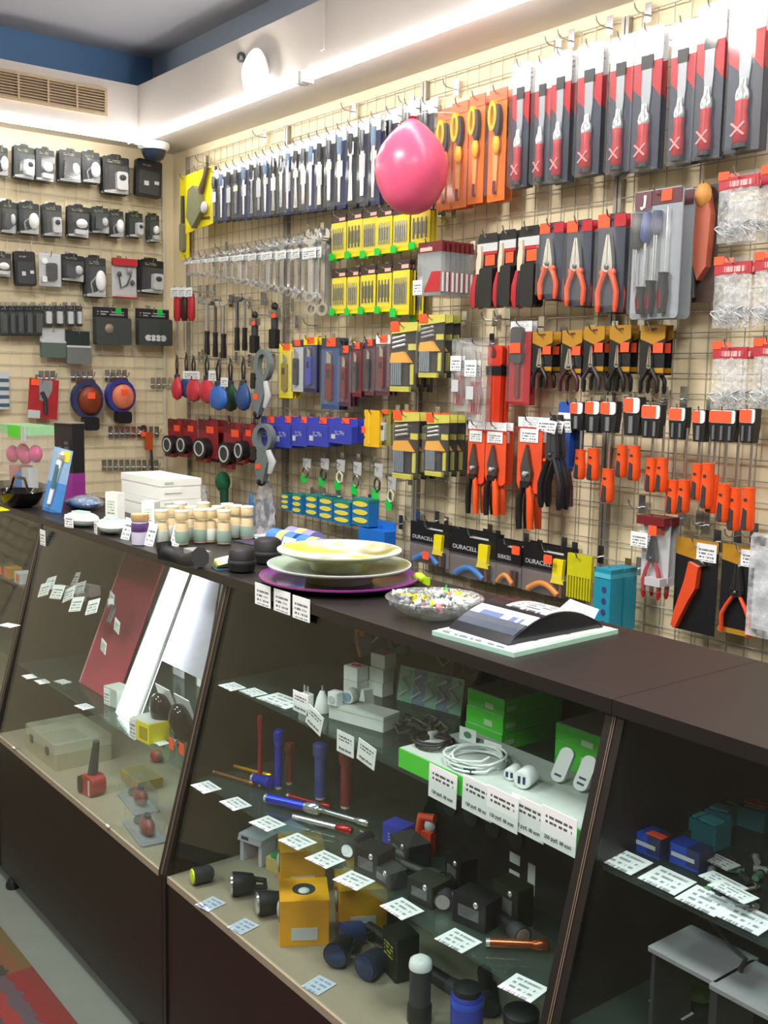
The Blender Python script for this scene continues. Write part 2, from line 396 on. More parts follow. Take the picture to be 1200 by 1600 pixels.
# ------------------------------------------------------------------ tool shapes
def pliers_parts(h, jl=.32, m_jaw=None, m_h=None, m_h2=None, spread=.5, y=-.012, jw=.1, th=.012, curve=.06, guard=None, hr=.033):
    """pliers hanging jaws-up inside height h, centred at x=0; subs list"""
    m_jaw = m_jaw or M_steel; pz = h * (1 - jl); w = h * jw
    jaws = MB()
    for s in (-1, 1):
        jaws.prism([(s * .001, pz), (s * w * .95, pz + h * .03), (s * w * .62, pz + h * jl * .55), (s * w * .22, h), (s * .001, h)][::s], y - th, y)
    jaws.prism([(-w * .95, pz - h * .03), (0, pz - h * .07), (w * .95, pz - h * .03), (w * .95, pz + h * .03), (-w * .95, pz + h * .03)], y - th, y)
    out = [P('jaws', jaws, m_jaw), P('pivot', MB().lathe([(w * .3, 0), (w * .3, -.004), (w * .2, -.005)], 10, (0, y - th, pz), 'y'), M_dsteel, True)]
    for s, mm in ((-1, m_h), (1, m_h2 or m_h)):
        a = h * spread * .22
        pts = [(s * w * .5, y - th / 2, pz - h * .04), (s * (w * .75 + a * .5), y - th / 2, pz - h * .2), (s * (w * .7 + a * .95), y - th / 2, pz * .45), (s * (w * .55 + a), y - th / 2, pz * .1), (s * (w * .5 + a), y - th / 2, 0)]
        r = h * hr
        out.append(P('handle', MB().tube(pts, [r * 1.25 if guard else r * .8, r * .95, r * 1.05, r, r * .6], 7), mm, True))
        if guard: out.append(P('finger_guard', MB().ell((s * (w * .75 + a * .2), y - th / 2, pz - h * .07), (h * .058, th * .7, h * .05), 8, 6), guard, True))
    return out
# 1 --- chisel in long clear pack
def kit_chisel():
    w, h = .06, .40
    ch = P('chisel', MB().prism([(-.007, .165), (.007, .165), (.010, .215), (.0105, .315), (-.0105, .315), (-.010, .215)], -.007, -.004), mat('brushed_blade', '9EA4AA', .5, .4), subs=[
        P('tip_cap', box(-.0125, .0125, -.0085, -.0035, .285, .322), M_black),
        P('ferrule', MB().lathe([(.006, .185), (.007, .165), (.011, .155), (.0125, .14), (.011, .128)], 12, (0, -.0105, 0)), M_chrome, True),
        P('handle', MB().lathe([(.009, .02), (.0125, .026), (.0125, .06), (.010, .1), (.0115, .128), (.009, .135)], 12, (0, -.0105, 0)), M_red, True),
        P('grip_cross', MB().box(-.002, .002, -.0235, -.021, .035, .075).xf(Matrix.Translation((0, 0, .055)) @ Matrix.Rotation(.6, 4, 'Y') @ Matrix.Translation((0, 0, -.055))).add(*[list(x) for x in (MB().box(-.002, .002, -.0235, -.021, .035, .075).xf(Matrix.Translation((0, 0, .055)) @ Matrix.Rotation(-.6, 4, 'Y') @ Matrix.Translation((0, 0, -.055))).v, [(0, 3, 2, 1), (4, 5, 6, 7), (0, 1, 5, 4), (1, 2, 6, 5), (2, 3, 7, 6), (3, 0, 4, 7)])]), mat('pink_mark', 'E89A9A', .4)),
        P('striking_cap', MB().lathe([(.013, .008), (.013, .02), (.009, .022)], 12, (0, -.0105, 0)), M_black, True)])
    return [P('backing_card', box(-w / 2, w / 2, -.002, 0, 0, .235), mat('slate_card', '3A4150', .45)),
            P('red_card', MB().prism([(-w / 2, .235), (-.012, .21), (.012, .235), (w / 2, .20), (w / 2, .31), (-w / 2, .31)], -.0035, -.001), M_red),
            P('header_label', box(-w / 2, w / 2, -.0045, 0, .305, h), M_head), ch,
            P('blister', MB().blister(-w / 2, w / 2, 0, .4, .0245, .006), M_clear)], w, h
# 2 --- slim silver tool in dark pack
def kit_file(v, lv=0):
    w, h = .045, .26
    tool = [MB().box(-.009, .009, -.012, -.007, .03, .17), MB().tube([(0, -.012, .02), (0, -.012, .17)], [.006, .008], 8), MB().prism([(-.012, .02), (.012, .02), (.005, .12), (.008, .17), (-.008, .17), (-.005, .12)], -.012, -.006)][v]
    cap = P('tool_handle', MB().tube([(0, -.013, .165), (0, -.013, .185), (0, -.013, .225)], [.006, .010, .008], 8), [M_dsteel, mat('steel_blue', '6F8BA8', .4), M_dkgrey][v], True)
    return [P('backing_card', box(-w / 2, w / 2, -.002, 0, 0, h), [mat('slate_card', '3A4150', .45), M_navy, M_dkgrey][v]),
            P('header_label', box(-w / 2, w / 2, -.003, 0, h - .045, h), M_head),
            P('tool', tool, M_steel, v == 1, subs=[cap]), P('name_label', box(-w * .34, w * .34, -.0125, -.0115, (.10, .13, .085, .16)[lv], (.15, .155, .155, .2)[lv]), [M_white, mat('cream_label', 'E8E0C8', .5), M_lgrey, M_white][lv]),
            P('blister', MB().blister(-w * .46, w * .46, .006, h - .03, .02, .004), M_clear)], w, h
# 3 --- orange card with yellow loop saw
def kit_saw():
    w, h = .075, .33
    loop = MB()
    o, i = oval(-.006, .25, .018, .045, 18), oval(-.006, .25, .008, .03, 18)
    n = 18
    v = [(x, -.022, z) for x, z in o] + [(x, -.022, z) for x, z in i] + [(x, -.006, z) for x, z in o] + [(x, -.006, z) for x, z in i]
    f = []
    for k in range(n):
        k2 = (k + 1) % n
        f += [(k, k2, n + k2, n + k), (2 * n + k2, 2 * n + k, 3 * n + k, 3 * n + k2), (k2, k, 2 * n + k, 2 * n + k2), (n + k, n + k2, 3 * n + k2, 3 * n + k)]
    loop.add(v, f)
    return [P('backing_card', box(-w / 2, w / 2, -.002, 0, 0, h), mat('orange_card', 'DE7A35', .5)),
            P('header_label', box(-w / 2, w / 2, -.004, 0, h - .035, h), mat('salmon_label', 'E46A4A', .5)),
            P('saw', MB().prism([(-.006, .045), (.006, .03), (.012, .16), (-.012, .16)], -.009, -.005), mat('tan_blade', 'E2A860', .4), subs=[
                P('loop_grip', loop, mat('saw_yellow', 'F2B417', .4), True), P('grip_body', MB().prism(oval(.012, .235, .013, .048, 14), -.02, -.006), M_dkgrey, True),
                P('thumb_rest', MB().ell((.008, -.014, .165), (.014, .009, .03), 10, 8), mat('saw_yellow', 'F2B417', .4), True),
                P('blade_tip', MB().rprism(-.006, .006, .02, .06, -.011, -.007, .005), M_dred)]),
            P('blister', MB().blister(-w * .45, w * .45, .012, h - .04, .026, .006), M_clear)], w, h
# 4 --- combination wrench hanging open jaw up
def kit_wrench(tv=0):
    h = .20; w = .04
    jaw = []
    for a in range(-50, 231, 20):
        jaw.append((.018 * math.cos(math.radians(a)), h - .018 + .018 * math.sin(math.radians(a))))
    # open jaw: ring section with a slot at the top
    outer = [(.018 * math.cos(math.radians(a)), h - .02 + .018 * math.sin(math.radians(a))) for a in range(-250, 71, 20)]
    poly = outer[:] + [(.007, h - .004), (.0065, h - .022), (-.0065, h - .022), (-.007, h - .004)]
    body = MB().prism(poly, -.006, 0)
    body.prism([(-.0055, .03), (.0055, .03), (.006, h - .036), (-.006, h - .036)], -.005, -.001)
    n = 16; o, i = oval(0, .016, .0155, .0155, n), oval(0, .016, .0085, .0085, n)
    v = [(x, -.007, z) for x, z in o] + [(x, -.007, z) for x, z in i] + [(x, .001, z) for x, z in o] + [(x, .001, z) for x, z in i]
    f = []
    for k in range(n):
        k2 = (k + 1) % n
        f += [(k, k2, n + k2, n + k), (2 * n + k2, 2 * n + k, 3 * n + k, 3 * n + k2), (k2, k, 2 * n + k, 2 * n + k2), (n + k, n + k2, 3 * n + k2, 3 * n + k)]
    ring = MB().add(v, f)
    return [P('shank', body, M_chrome), P('ring_end', ring, M_chrome, True), wtag(-.02, .02, .112 + .012, .142 + .012, -.008)], w, h
def kit_wrench_plain():
    k, w, h = kit_wrench(); k = [x for x in k if x[0] != 'price_tag']
    return k, w, h
# 5 --- yellow drill bit card
def kit_drill(v):
    w, h = .066, .15
    bits = []
    n = [5, 4, 6][v]
    for i in range(n):
        x = -.022 + .044 * i / (n - 1)
        bits.append(P('drill_bit', MB().tube([(x, -.005, .03), (x, -.005, .075), (x, -.005, .10)], [.0028, .0028, .0018], 6), M_dsteel if v == 1 else M_steel, True))
    return [P('card', box(-w / 2, w / 2, -.0015, 0, 0, h * .8), M_yellow), P('header', box(-w / 2, w / 2, -.002, 0, h * .8, h), mat('brown_header', '3A2A26', .5)),
            P('brand_patch', box(.002, w / 2 - .004, -.003, -.002, h * .83, h * .9), mat('pink_patch', 'E8B8B0', .5)),
            P('window', box(-.024, .024, -.003, -.0015, .045, .085), mat('olive_window', '8C8430', .5))] + bits + [
            P('blister', MB().blister(-w * .45, w * .45, .012, h * .78, .011, .003), M_clear), otag(-w / 2 + .001, -w / 2 + .024, -.006, .018, -.013, M_greenT)], w, h
# 6 --- clamshell with red triangle
def kit_bladebox():
    w, h = .10, .17
    return [P('header_card', box(-w / 2, w / 2, -.006, .006, h * .8, h), M_dred), P('brand_patch', box(-w * .4, w * .1, -.0075, -.006, h * .83, h * .9), mat('pink_patch', 'E8B8B0', .5)),
            P('clamshell', box(-w / 2, w / 2, -.008, .008, 0, h * .8), clearmat('smoky_clamshell', body=.35, bodycol=(.5, .55, .58), rough=.15)),
            P('red_insert', MB().prism([(-.02, .012), (w * .47, .012), (w * .47, .075), (.012, .075)], -.0095, .0095), M_red), P('white_stripe', MB().box(w * .492, w * .51, -.0035, .0035, .012, .072), M_white)], w, h
# 7 --- black hung multi-tool with red/black handles
def kit_multitool():
    w, h = .085, .20
    return [P('hang_card', MB().prism([(-.04, .105), (.04, .105), (.042, .165), (.03, .198), (-.03, .198), (-.042, .165)], -.003, 0), M_black),
            P('name_label', box(-.037, .037, -.005, -.003, .15, .172), M_lgrey), P('red_line', box(-.037, .037, -.005, -.003, .142, .149), M_red),
            P('pliers', MB().prism([(-.03, .085), (-.016, .085), (-.012, .13), (-.015, .165), (-.024, .16), (-.032, .12)], -.014, -.004), mat('cream_blade', 'CFC5AE', .4), subs=[
                P('handle', MB().tube([(-.028, -.012, .09), (-.036, -.012, .055), (-.038, -.012, .02), (-.034, -.012, 0)], [.007, .011, .011, .007], 8), M_red, True),
                P('handle_back', MB().tube([(-.022, -.012, .09), (-.022, -.012, .05), (-.024, -.012, .004)], [.006, .008, .007], 8), M_black, True)]),
            P('holster', MB().rprism(-.012, .036, .0, .105, -.022, -.003, .008), M_black), otag(-.005, .03, .112, .14, -.005)], w, h
# 8 --- orange-handled pliers in clear pack with red header
def kit_pliers_pack():
    w, h = .095, .21
    pl = pliers_parts(.165, .42, M_steel, mat('coral_grip', 'F0603A', .35), None, .55, -.006, .12, .012, hr=.046, guard=mat('coral_grip', 'F0603A', .35))
    j = pl[0]; tool = ('pliers', j[1], [q for q in pl[1:]], None, None)
    return [P('backing_card', MB().rprism(-w / 2, w / 2, 0, h, -.002, 0, .01), mat('slate_card', '3A4150', .45)), P('header_label', box(w * .08, w / 2, -.004, -.002, h * .86, h * .985), M_red), tool,
            P('blister', MB().blister(-w * .47, w * .47, .005, h * .88, .028, .008), M_clear), otag(-w / 2, -w * .06, h * .87, h * 1.0, -.005)], w, h
# 9 --- screwdriver set
def kit_sdset():
    w, h = .165, .30
    subs = []
    parts = [P('tray', MB().rprism(-w / 2, w / 2, 0, h, -.004, 0, .012), mat('grey_tray', '9AA2AA', .4)), P('header', box(-w / 2 + .003, w / 2 - .003, -.006, -.004, h * .88, h * .99), mat('maroon_header', '5E343C', .5)),
             P('logo_patch', box(-w / 2 + .006, -.022, -.0075, -.006, h * .845, h * .985), mat('plum_patch', '6A4450', .5), subs=[P('logo', MB().tube([(-.058, -.008, .262), (-.053, -.008, .258), (-.044, -.008, .262), (-.042, -.008, .278), (-.042, -.008, .288)], [.002, .004, .004, .004, .005], 6), M_white, True)]),
             otag(.012, .047, h * .9, h * .985, -.0065)]
    for i, x in enumerate((-.06, -.028, .008)):
        top, bot = .248, (.165, .178, .195)[i]
        parts.append(P('screwdriver', MB().tube([(x, -.014, bot - .1), (x, -.014, bot)], .003, 6), M_steel, True, subs=[
            P('handle', MB().tube([(x, -.014, bot), (x, -.014, bot + .01), (x, -.014, (top + bot) / 2), (x, -.014, top)], [.010, .016, .0165, .012], 10), [M_dkgrey, mat('driver_blue', '2E4A86', .4), M_navy][i], True)]))
    for i, x in enumerate((-.036, -.004, .038)):
        top, bot = (.075, .088, .105)[i], .012
        parts.append(P('screwdriver', MB().tube([(x + .004, -.014, top), (x + .004, -.014, top + .15)], .0025, 6), M_chrome, True, subs=[
            P('handle', MB().tube([(x, -.014, bot), (x, -.014, (top + bot) / 2), (x, -.014, top - .008), (x, -.014, top)], [.012, .0165, .013, .0155], 10), M_black, True), P('grip', MB().tube([(x, -.024, bot + .01), (x, -.025, top * .6)], .007, 6), M_dred, True)]))
    parts.append(P('blister', MB().blister(-w * .47, w * .47, .006, h * .86, .03, .006), M_clear))
    return parts, w, h
# 10 --- small pliers on black and amber card
def kit_miniplier(v):
    w, h = .075, .165
    m1 = [M_black, mat('maroon_grip', '4A2024', .45), M_dkgrey, M_black, M_black][v]
    pl = pliers_parts(.115, .42, M_steel, m1, None, [.75, .95, 1.0, .8, .85][v], -.004, [.09, .13, .07, .07, .06][v], .010, hr=.05)
    return [P('backing_card', box(-w / 2, w / 2, -.002, 0, .045, h * .82), M_black), P('header', MB().prism([(-w / 2, h * .8), (0, h * .72), (w / 2, h * .8), (w / 2, h), (-w / 2, h)], -.003, 0), M_amber),
            P('hang_slot', box(-.012, .012, -.0035, -.003, h * .93, h * .955), M_dkgrey), P('amber_band', box(-w * .2, w / 2, -.003, -.001, .05, .062), M_amber), ('pliers', pl[0][1], pl[1:], None, None), otag(.006, .036, .098, .122, -.006)], w, h
# 11 --- bag with red header
def kit_bag():
    w, h = .14, .19
    bg = MB()
    nx, nz = 8, 8
    for sgn, d in ((-1, .022), (1, .0)):
        vs = []
        for k in range(nz + 1):
            for i in range(nx + 1):
                u, t = i / nx, k / nz
                bul = math.sin(PI * u) * math.sin(PI * min(1, t * 1.05 + .02)) ** .5
                vs.append((-w / 2 + w * u, sgn * d * bul * (1.2 - .7 * t) + random.uniform(-.003, .003) * (1 if 0 < u < 1 else 0), h * .82 * t))
        fs = [(k * (nx + 1) + i, k * (nx + 1) + i + 1, (k + 1) * (nx + 1) + i + 1, (k + 1) * (nx + 1) + i) for k in range(nz) for i in range(nx)]
        bg.add(vs, fs if sgn < 0 else [q[::-1] for q in fs])
    ties = MB()
    for k in range(30):
        x = random.uniform(-.42, .42) * w; z = random.uniform(.06, .24) * h; a = random.uniform(-1.2, 1.2)
        d = Vector((math.cos(a), 0, math.sin(a))) * .016; c = Vector((x, -random.uniform(.004, .016), z + .008))
        ties.tube([c - d, c + d], .002, 4)
    pp = [P('bag', bg, M_milk, True), P('header_card', MB().box(-w / 2, w / 2, -.003, .002, h * .76, h * .93), mat('faded_red_card', 'B4303A', .5), subs=[P('header_print', box(-w * .3, w * .42, -.0042, -.003, h * .79, h * .88), printmat('print_on_red', 'B4404A', 'E0B0B0', rows=1, fill=.9, z0=0, z1=1))]),
          P('contents', ties, M_lgrey, kind='stuff', label='loose white pieces lying in the bag'), P('hang_strip', box(-w / 2, w / 2, -.0008, .0008, h * .92, h), M_clear), otag(-w / 2 - .002, -w / 2 + .036, h * .9, h * 1.02, -.0035)]
    return pp, w, h
# 12 --- hammer hung by its head
def kit_hammer(v):
    w, h = .1, .30
    return [P('head', MB().box(-.05, -.02, -.024, 0, h - .035, h - .008).prism([(-.02, h - .032), (.015, h - .034), (.05, h - .02), (.05, h - .014), (.015, h - .006), (-.02, h - .01)], -.021, -.003).lathe([(.014, -.056), (.015, -.05), (.012, -.045)], 10, (0, -.012, h - .021), 'x'), [M_steel, M_dsteel][v], False),
            P('shaft', MB().tube([(0, -.012, .12), (0, -.012, h - .02)], [.008, .0075], 8), [M_steel, M_dsteel][v], True), P('grip', MB().tube([(0, -.012, 0), (0, -.012, .02), (0, -.012, .09), (0, -.012, .125)], [.012, .0135, .011, .0125], 10), M_black, True)], w, h
# 13 --- slim knife / tester pack
def kit_slim(cm, tm, hm=None, long=False):
    w, h = .05, .17
    return [P('backing_card', box(-w / 2, w / 2, -.002, 0, 0, h * .9), cm), P('header_label', box(-w / 2, w / 2, -.003, 0, h * .86, h), hm or mat('slate_card', '3A4150', .45)),
            P('knife', MB().rprism(-.009, .009, .022, .11, -.014, -.004, .006), tm, subs=[P('blade', MB().prism([(-.006, .11), (.006, .11), (.006, .128), (-.006, .14)], -.011, -.008), M_steel), P('slider', box(-.004, .004, -.0165, -.014, .075, .095), M_black)]),
            P('blister', MB().blister(-w * .44, w * .44, .008, h * .85, .02, .005), M_clear), otag(-w * .2, w * .3, h * .88, h * 1.0, -.004)], w, h
# 14 --- yellow-black drill set pack
def kit_drillset(v):
    w, h = .095, .19
    parts = [P('backing_card', box(-w / 2, w / 2, -.002, 0, 0, h), mat('olive_black_card', '2E2E2A', .5)), P('header', MB().prism([(-w / 2, h * .84), (w / 2, h * .88), (w / 2, h), (-w / 2, h)], -.003, 0), mat('lime_yellow', 'CFC95A', .5)),
             P('bottom_band', box(-w * .45, w * .3, -.012, -.002, .0, .014), mat('lime_yellow', 'CFC95A', .5)), P('amber_wedge', MB().prism([(-w * .45, h * .42), (w * .35, h * .42), (w * .05, h * .58), (-w * .4, h * .56)], -.014, -.002), mat('wedge_amber', 'E8A83A', .5)),
             P('side_stripe', box(w * .28, w * .4, -.006, -.002, .02, h * .4), mat('lime_yellow', 'CFC95A', .5)), P('side_patch', box(w * .18, w * .47, -.005, -.002, h * .6, h * .69), mat('lime_yellow', 'CFC95A', .5))]
    for i in range(5):
        x = -w * .38 + i * .008
        parts.append(P('drill_bit', MB().tube([(x, -.012, .018), (x, -.012, h * .42)], .0032, 6), mat('pale_blue_steel', 'A8B8C8', .3, .7), True))
    for i in range(3):
        z = h * (.64 + .065 * i)
        parts.append(P('bit', MB().tube([(-w * .36, -.01, z), (w * .12, -.01, z + .008)], .004, 6), M_chrome, True))
    parts += [P('blister', MB().blister(-w * .47, w * .47, .006, h * .83, .03, .006), M_clear), otag(-w / 2 - .002, -w * .18, h * .88, h * 1.02, -.005)]
    return parts, w, h
# 15 --- red pouch knife / scissors pack
def kit_redpack():
    w, h = .08, .24
    return [P('red_card', box(-w / 2, w / 2, -.003, 0, 0, h * .88), mat('crimson_card', 'A8262C', .45)), P('header_label', box(-w / 2, w / 2, -.003, 0, h * .87, h), M_head),
            P('tool', MB().rprism(-.026, .016, h * .5, h * .93, -.018, -.003, .01), M_dkgrey, subs=[P('tool_blade', box(-.012, .004, -.012, -.004, h * .1, h * .5), M_dred)]), P('blister', MB().blister(-w * .48, w * .48, .004, h * .96, .022, .006), M_clear), otag(-.022, .018, h * .62, h * .74, -.0225)], w, h
def kit_orangeknife():
    w, h = .055, .26
    return [P('handle', MB().prism([(-.02, 0), (.022, 0), (.024, h * .62), (-.018, h * .62)], -.016, -.002), mat('vermilion', 'D83A22', .4)), P('collar', box(-.022, .026, -.018, -.001, h * .62, h * .74), M_black), P('sheath', MB().rprism(-.02, .024, h * .74, h, -.014, -.002, .008), mat('vermilion', 'D83A22', .4), subs=[P('loop', MB().rprism(-.012, .006, h * .84, h * .95, -.0155, -.014, .007), M_dred)]), P('ridge', box(.0, .006, -.018, -.016, .0, h * .6), mat('vermilion2', 'F05028', .4))], w, h
def kit_labelbag(tm):
    w, h = .08, .27
    return [P('bag', MB().blister(-w / 2, w / 2, 0, h, .016, .006), clearmat('thin_bag', body=.14, bodycol=(.8, .84, .9), gloss=.2, rough=.2, nscale=25)), P('scissor_blade', MB().prism([(-.012, h * .5), (.004, h * .5), (.0, h * .86), (-.006, h * .88)], -.01, -.004), M_steel), P('handle', MB().tube([(-.008, -.008, h * .5), (-.02, -.008, h * .3), (-.016, -.008, h * .12), (.004, -.008, h * .1), (.01, -.008, h * .3), (-.002, -.008, h * .5)], .006, 6), tm, True),
            wtag(-.036, .014, h * .56, h * .76, -.018), P('small_label', box(-.028, .004, -.019, -.017, h * .28, h * .44), M_lgrey)], w, h
# 16 --- tin snips on orange card
def kit_snips():
    w, h = .085, .34
    return [P('card', MB().prism([(-w / 2, h * .42), (-.03, h * .33), (.03, h * .33), (w / 2, h * .36), (w / 2, h), (-w / 2, h)], -.002, 0), mat('snips_card', 'E4512A', .5)), P('header_label', box(-w / 2, w / 2, -.003, 0, h * .9, h), M_head, subs=[P('header_line', box(-w / 2, w / 2, -.0042, -.003, h * .885, h * .915), M_red)]),
            P('snips', MB().prism([(-.014, h * .42), (.012, h * .42), (.018, h * .52), (.01, h * .6), (.004, h * .7), (-.002, h * .76), (-.01, h * .68), (-.02, h * .55)], -.016, -.004), M_dsteel, subs=[
                P('pivot', MB().lathe([(.008, 0), (.008, -.005), (.005, -.006)], 12, (-.001, -.016, h * .5), 'y'), M_chrome, True), P('latch', MB().rprism(-.016, .014, h * .38, h * .44, -.02, -.004, .004), M_black),
                P('handle', MB().tube([(-.01, -.012, h * .4), (-.022, -.012, h * .28), (-.022, -.012, h * .12), (-.02, -.012, 0)], [.007, .0095, .0095, .008], 8), M_black, True), P('handle', MB().tube([(.008, -.012, h * .4), (.016, -.012, h * .28), (.018, -.012, h * .12), (.02, -.012, .004)], [.007, .0105, .0105, .009], 8), M_orange, True)]),
            wtag(-.033, .03, h * .78, h * .9, -.004)], w, h
# 17 --- tape measure on red card
def kit_tape():
    w, h = .085, .14
    n = 14; body = oval(-.008, .042, .03, .036, n)
    ringo, ringi = oval(-.008, .042, .022, .027, n), oval(-.008, .042, .0175, .022, n)
    v = [(x, -.041, z) for x, z in ringo] + [(x, -.041, z) for x, z in ringi] + [(x, -.038, z) for x, z in ringo] + [(x, -.038, z) for x, z in ringi]
    f = []
    for k in range(n):
        k2 = (k + 1) % n; f += [(k, k2, n + k2, n + k), (k2, k, 2 * n + k, 2 * n + k2), (n + k, n + k2, 3 * n + k2, 3 * n + k)]
    return [P('card', box(-w / 2, w / 2, -.002, 0, .01, h), mat('tape_card', '8E2230', .5)), P('header', box(-w / 2, w * .1, -.003, 0, h * .75, h), M_dred), P('tape_measure', MB().prism(body, -.038, -.002), M_black, True, subs=[P('chrome_ring', MB().add(v, f), M_lgrey, True), P('face', MB().prism(oval(-.008, .042, .0165, .0205, 12), -.0395, -.037), M_dkgrey), P('blade_mouth', box(-.03, .02, -.03, -.012, -.004, .01), M_dred)]), otag(-.006, .026, .095, .118, -.004)], w, h
# 18 --- screwdriver in hanger
def kit_driver():
    w, h = .034, .26
    return [P('shaft', MB().tube([(0, -.014, .09), (0, -.014, .255)], .0032, 6), M_steel, True), P('handle', MB().tube([(0, -.014, 0), (0, -.014, .01), (0, -.014, .045), (0, -.014, .085), (0, -.014, .094)], [.012, .0155, .0145, .0125, .0135], 10), M_orange, True, subs=[
        P('grip_inlay', MB().prism([(-.006, .004), (.005, .004), (.004, .045), (-.003, .05)], -.0305, -.024), M_dkgrey), P('dot', MB().lathe([(.0035, 0), (.0035, -.003)], 8, (0, -.0265, .068), 'y'), M_dkgrey)])], w, h
def kit_hanger(n):
    w = .034 * n; h = .07
    pr = [P('body', MB().prism([(-w * .4, 0), (w * .4, 0), (w * .5, h * .5), (w * .5, h), (-w * .5, h), (-w * .5, h * .5)], -.026, -.004), M_black), P('white_plate', MB().rprism(-w * .46, w * .46, h * .58, h * .98, -.029, -.026, .006), M_white),
          P('price_tag', box(-w * .46, w * .46 - .012, -.0305, -.029, h * .6, h * .96), M_orangeT, label='fluorescent orange price sticker')]
    for i in range(n): pr.append(P('socket', MB().tube([((i - (n - 1) / 2) * .03, -.028, .004), ((i - (n - 1) / 2) * .03, -.028, h * .5)], .0045, 6), mat('grey_socket', '9AA0A4', .3, .6), True))
    return pr, w, h
# ------------------------------------------------------------------ hanging goods by photo box
KC = {}
def kit(fn, *a):
    key = (fn.__name__,) + tuple(str(x) for x in a)
    if key not in KC: KC[key] = fn(*a)
    return KC[key]
def core(label):
    for k in (' in ', ' with ', ' beside ', ' between ', ' on ', ' above ', ' hanging ', ' below ', ' behind ', ' near '): label = label.split(k)[0]
    return ' '.join(label.split()[:8])
def hang(K, name, x0, x1, yt, yb, off, label, cat, group=None, n=1, dn=.014, hk=True, wall='tools', rot=0, blabel=None, hz=.012, roll=0, ys=1, jit=.004):
    parts, w0, h0 = K
    xc, ym = (x0 + x1) / 2, (yt + yb) / 2
    if wall == 'tools':
        A, B, C = W(x0, ym, off), W(x1, ym, off), W(xc, ym, off); u = C.x; w = B.x - A.x
        zt, zb = W(xc, yt, off).z, W(xc, yb, off).z
    else:
        A, B, C = Lw(x0, ym, off), Lw(x1, ym, off), Lw(xc, ym, off); u = C.y; w = B.y - A.y
        zt, zb = Lw(xc, yt, off).z, Lw(xc, yb, off).z
    sc = (w / w0, ys, (zt - zb) / h0)
    base = 0 if wall == 'tools' else PI / 2
    for i in range(n):
        d = off - i * dn; uu = u + (random.uniform(-jit, jit) if i else 0)
        loc = (uu, -d, zb) if wall == 'tools' else (d, uu, zb)
        spawn(name, parts, loc, label if i == 0 else (blabel or core(label) + ' hung second' + (' among the ' + group.split(',')[0] if group else ' beside ' + (' '.join((label.split(' beside ')[-1] if ' beside ' in label else label.split(' in front of ')[-1] if ' in front of ' in label else 'the grid post').split()[:4])))), cat, group, base + rot + (random.uniform(-.03, .03) if i else 0), sc, roll=roll)
    if hk: hook(u, zt - hz, off + .012, wall, ('steel wall hook holding the ' if wall == 'tools' else 'steel gadget-wall hook holding the ') + core(label))
    return u, zt, zb, w
# 1 chisels
CHIS = [(801, 827, 100, 293), (836, 861, 95, 288), (862, 891, 82, 285), (903, 940, 70, 274), (953, 988, 58, 270), (990, 1033, 45, 266), (1048, 1086, 35, 256), (1088, 1131, 8, 248), (1139, 1193, -8, 236)]
for i, b in enumerate(CHIS):
    hang(kit(kit_chisel), 'chisel_pack', *b, .10, 'red-handled wood chisel in a long clear pack with white header', 'chisel pack', 'chisel packs on the top hooks', n=2, dn=.0255)
# 2 slim silver tools
xs = [338, 350, 361, 372, 385, 397, 408, 419, 431, 443, 454, 466, 478, 490, 503, 518, 535, 552, 570, 588]
for i, x in enumerate(xs):
    t = (x - 338) / 250
    w = 9 + 6 * t
    hang(kit(kit_file, i % 3, (i * 7) % 4), 'slim_tool_pack', x - w * .46, x + w * .46, 266 - 86 * t, 348 - 28 * t, .11,
         ['silver flat blade in a slim clear pack between the brush card and the balloon', 'silver rod tool in a slim navy pack between the brush card and the balloon', 'silver tapered blade in a slim dark pack between the brush card and the balloon'][i % 3], 'tool pack', 'slim silver tool packs on the top hooks', n=2, dn=.02)
for x, yt, yb in ((612, 172, 300), (640, 160, 290), (668, 158, 280)):
    hang(kit(kit_file, 0, 1), 'slim_tool_pack', x - 9, x + 9, yt, yb, .05, 'silver flat blade in a slim clear pack hidden behind the balloon', 'tool pack', 'slim silver tool packs behind the balloon')
# 3 saws
for x0, x1, yt, yb in ((684, 709, 172, 328), (706, 731, 160, 325), (733, 757, 149, 318), (764, 791, 140, 314)):
    hang(kit(kit_saw), 'folding_saw_pack', x0, x1, yt, yb, .09, 'orange card with a yellow loop-handled saw beside the chisel packs', 'saw pack', 'orange saw packs on the top hooks', n=2, dn=.03, jit=0)
# yellow brush card near the corner
def kit_brush():
    w, h = .14, .23
    return [P('card', MB().prism([(-w / 2, .0), (w / 2, .03), (w / 2 - .012, h), (-w / 2, h - .02)], -.003, 0), M_yellow), P('brush', MB().prism([(-.04, .055), (-.01, .015), (.03, .07), (.02, .14), (-.01, .165), (-.035, .15)], -.03, -.004), mat('brush_grey', '7E7E60', .8, bump=.5), subs=[
        P('handle', MB().tube([(.015, -.016, .14), (.035, -.016, .19), (.045, -.016, .225)], [.012, .008, .009], 8), mat('brush_handle', '5A4A3C', .5), True), P('roller', MB().ell((.04, -.018, .085), (.014, .012, .022), 8, 6), M_lgrey, True)]), P('card_print', box(.01, .055, -.0042, -.003, .045, .055), mat('olive_print', '6A6410', .5))], w, h
hang(kit(kit_brush), 'brush_card', 290, 333, 262, 364, .10, 'yellow card with a grey paint brush beside the room corner', 'brush card', roll=.06)
def kit_ycard():
    w, h = .09, .33
    return [P('card', box(-w / 2, w / 2, -.003, 0, 0, h), M_yellow), P('brush', MB().rprism(-.02, .02, .03, .14, -.02, -.003, .012), mat('brush_grey', '7E7E60', .8), subs=[P('handle', MB().tube([(0, -.012, .14), (0, -.012, .25)], [.01, .008], 8), M_dkgrey, True)])], w, h
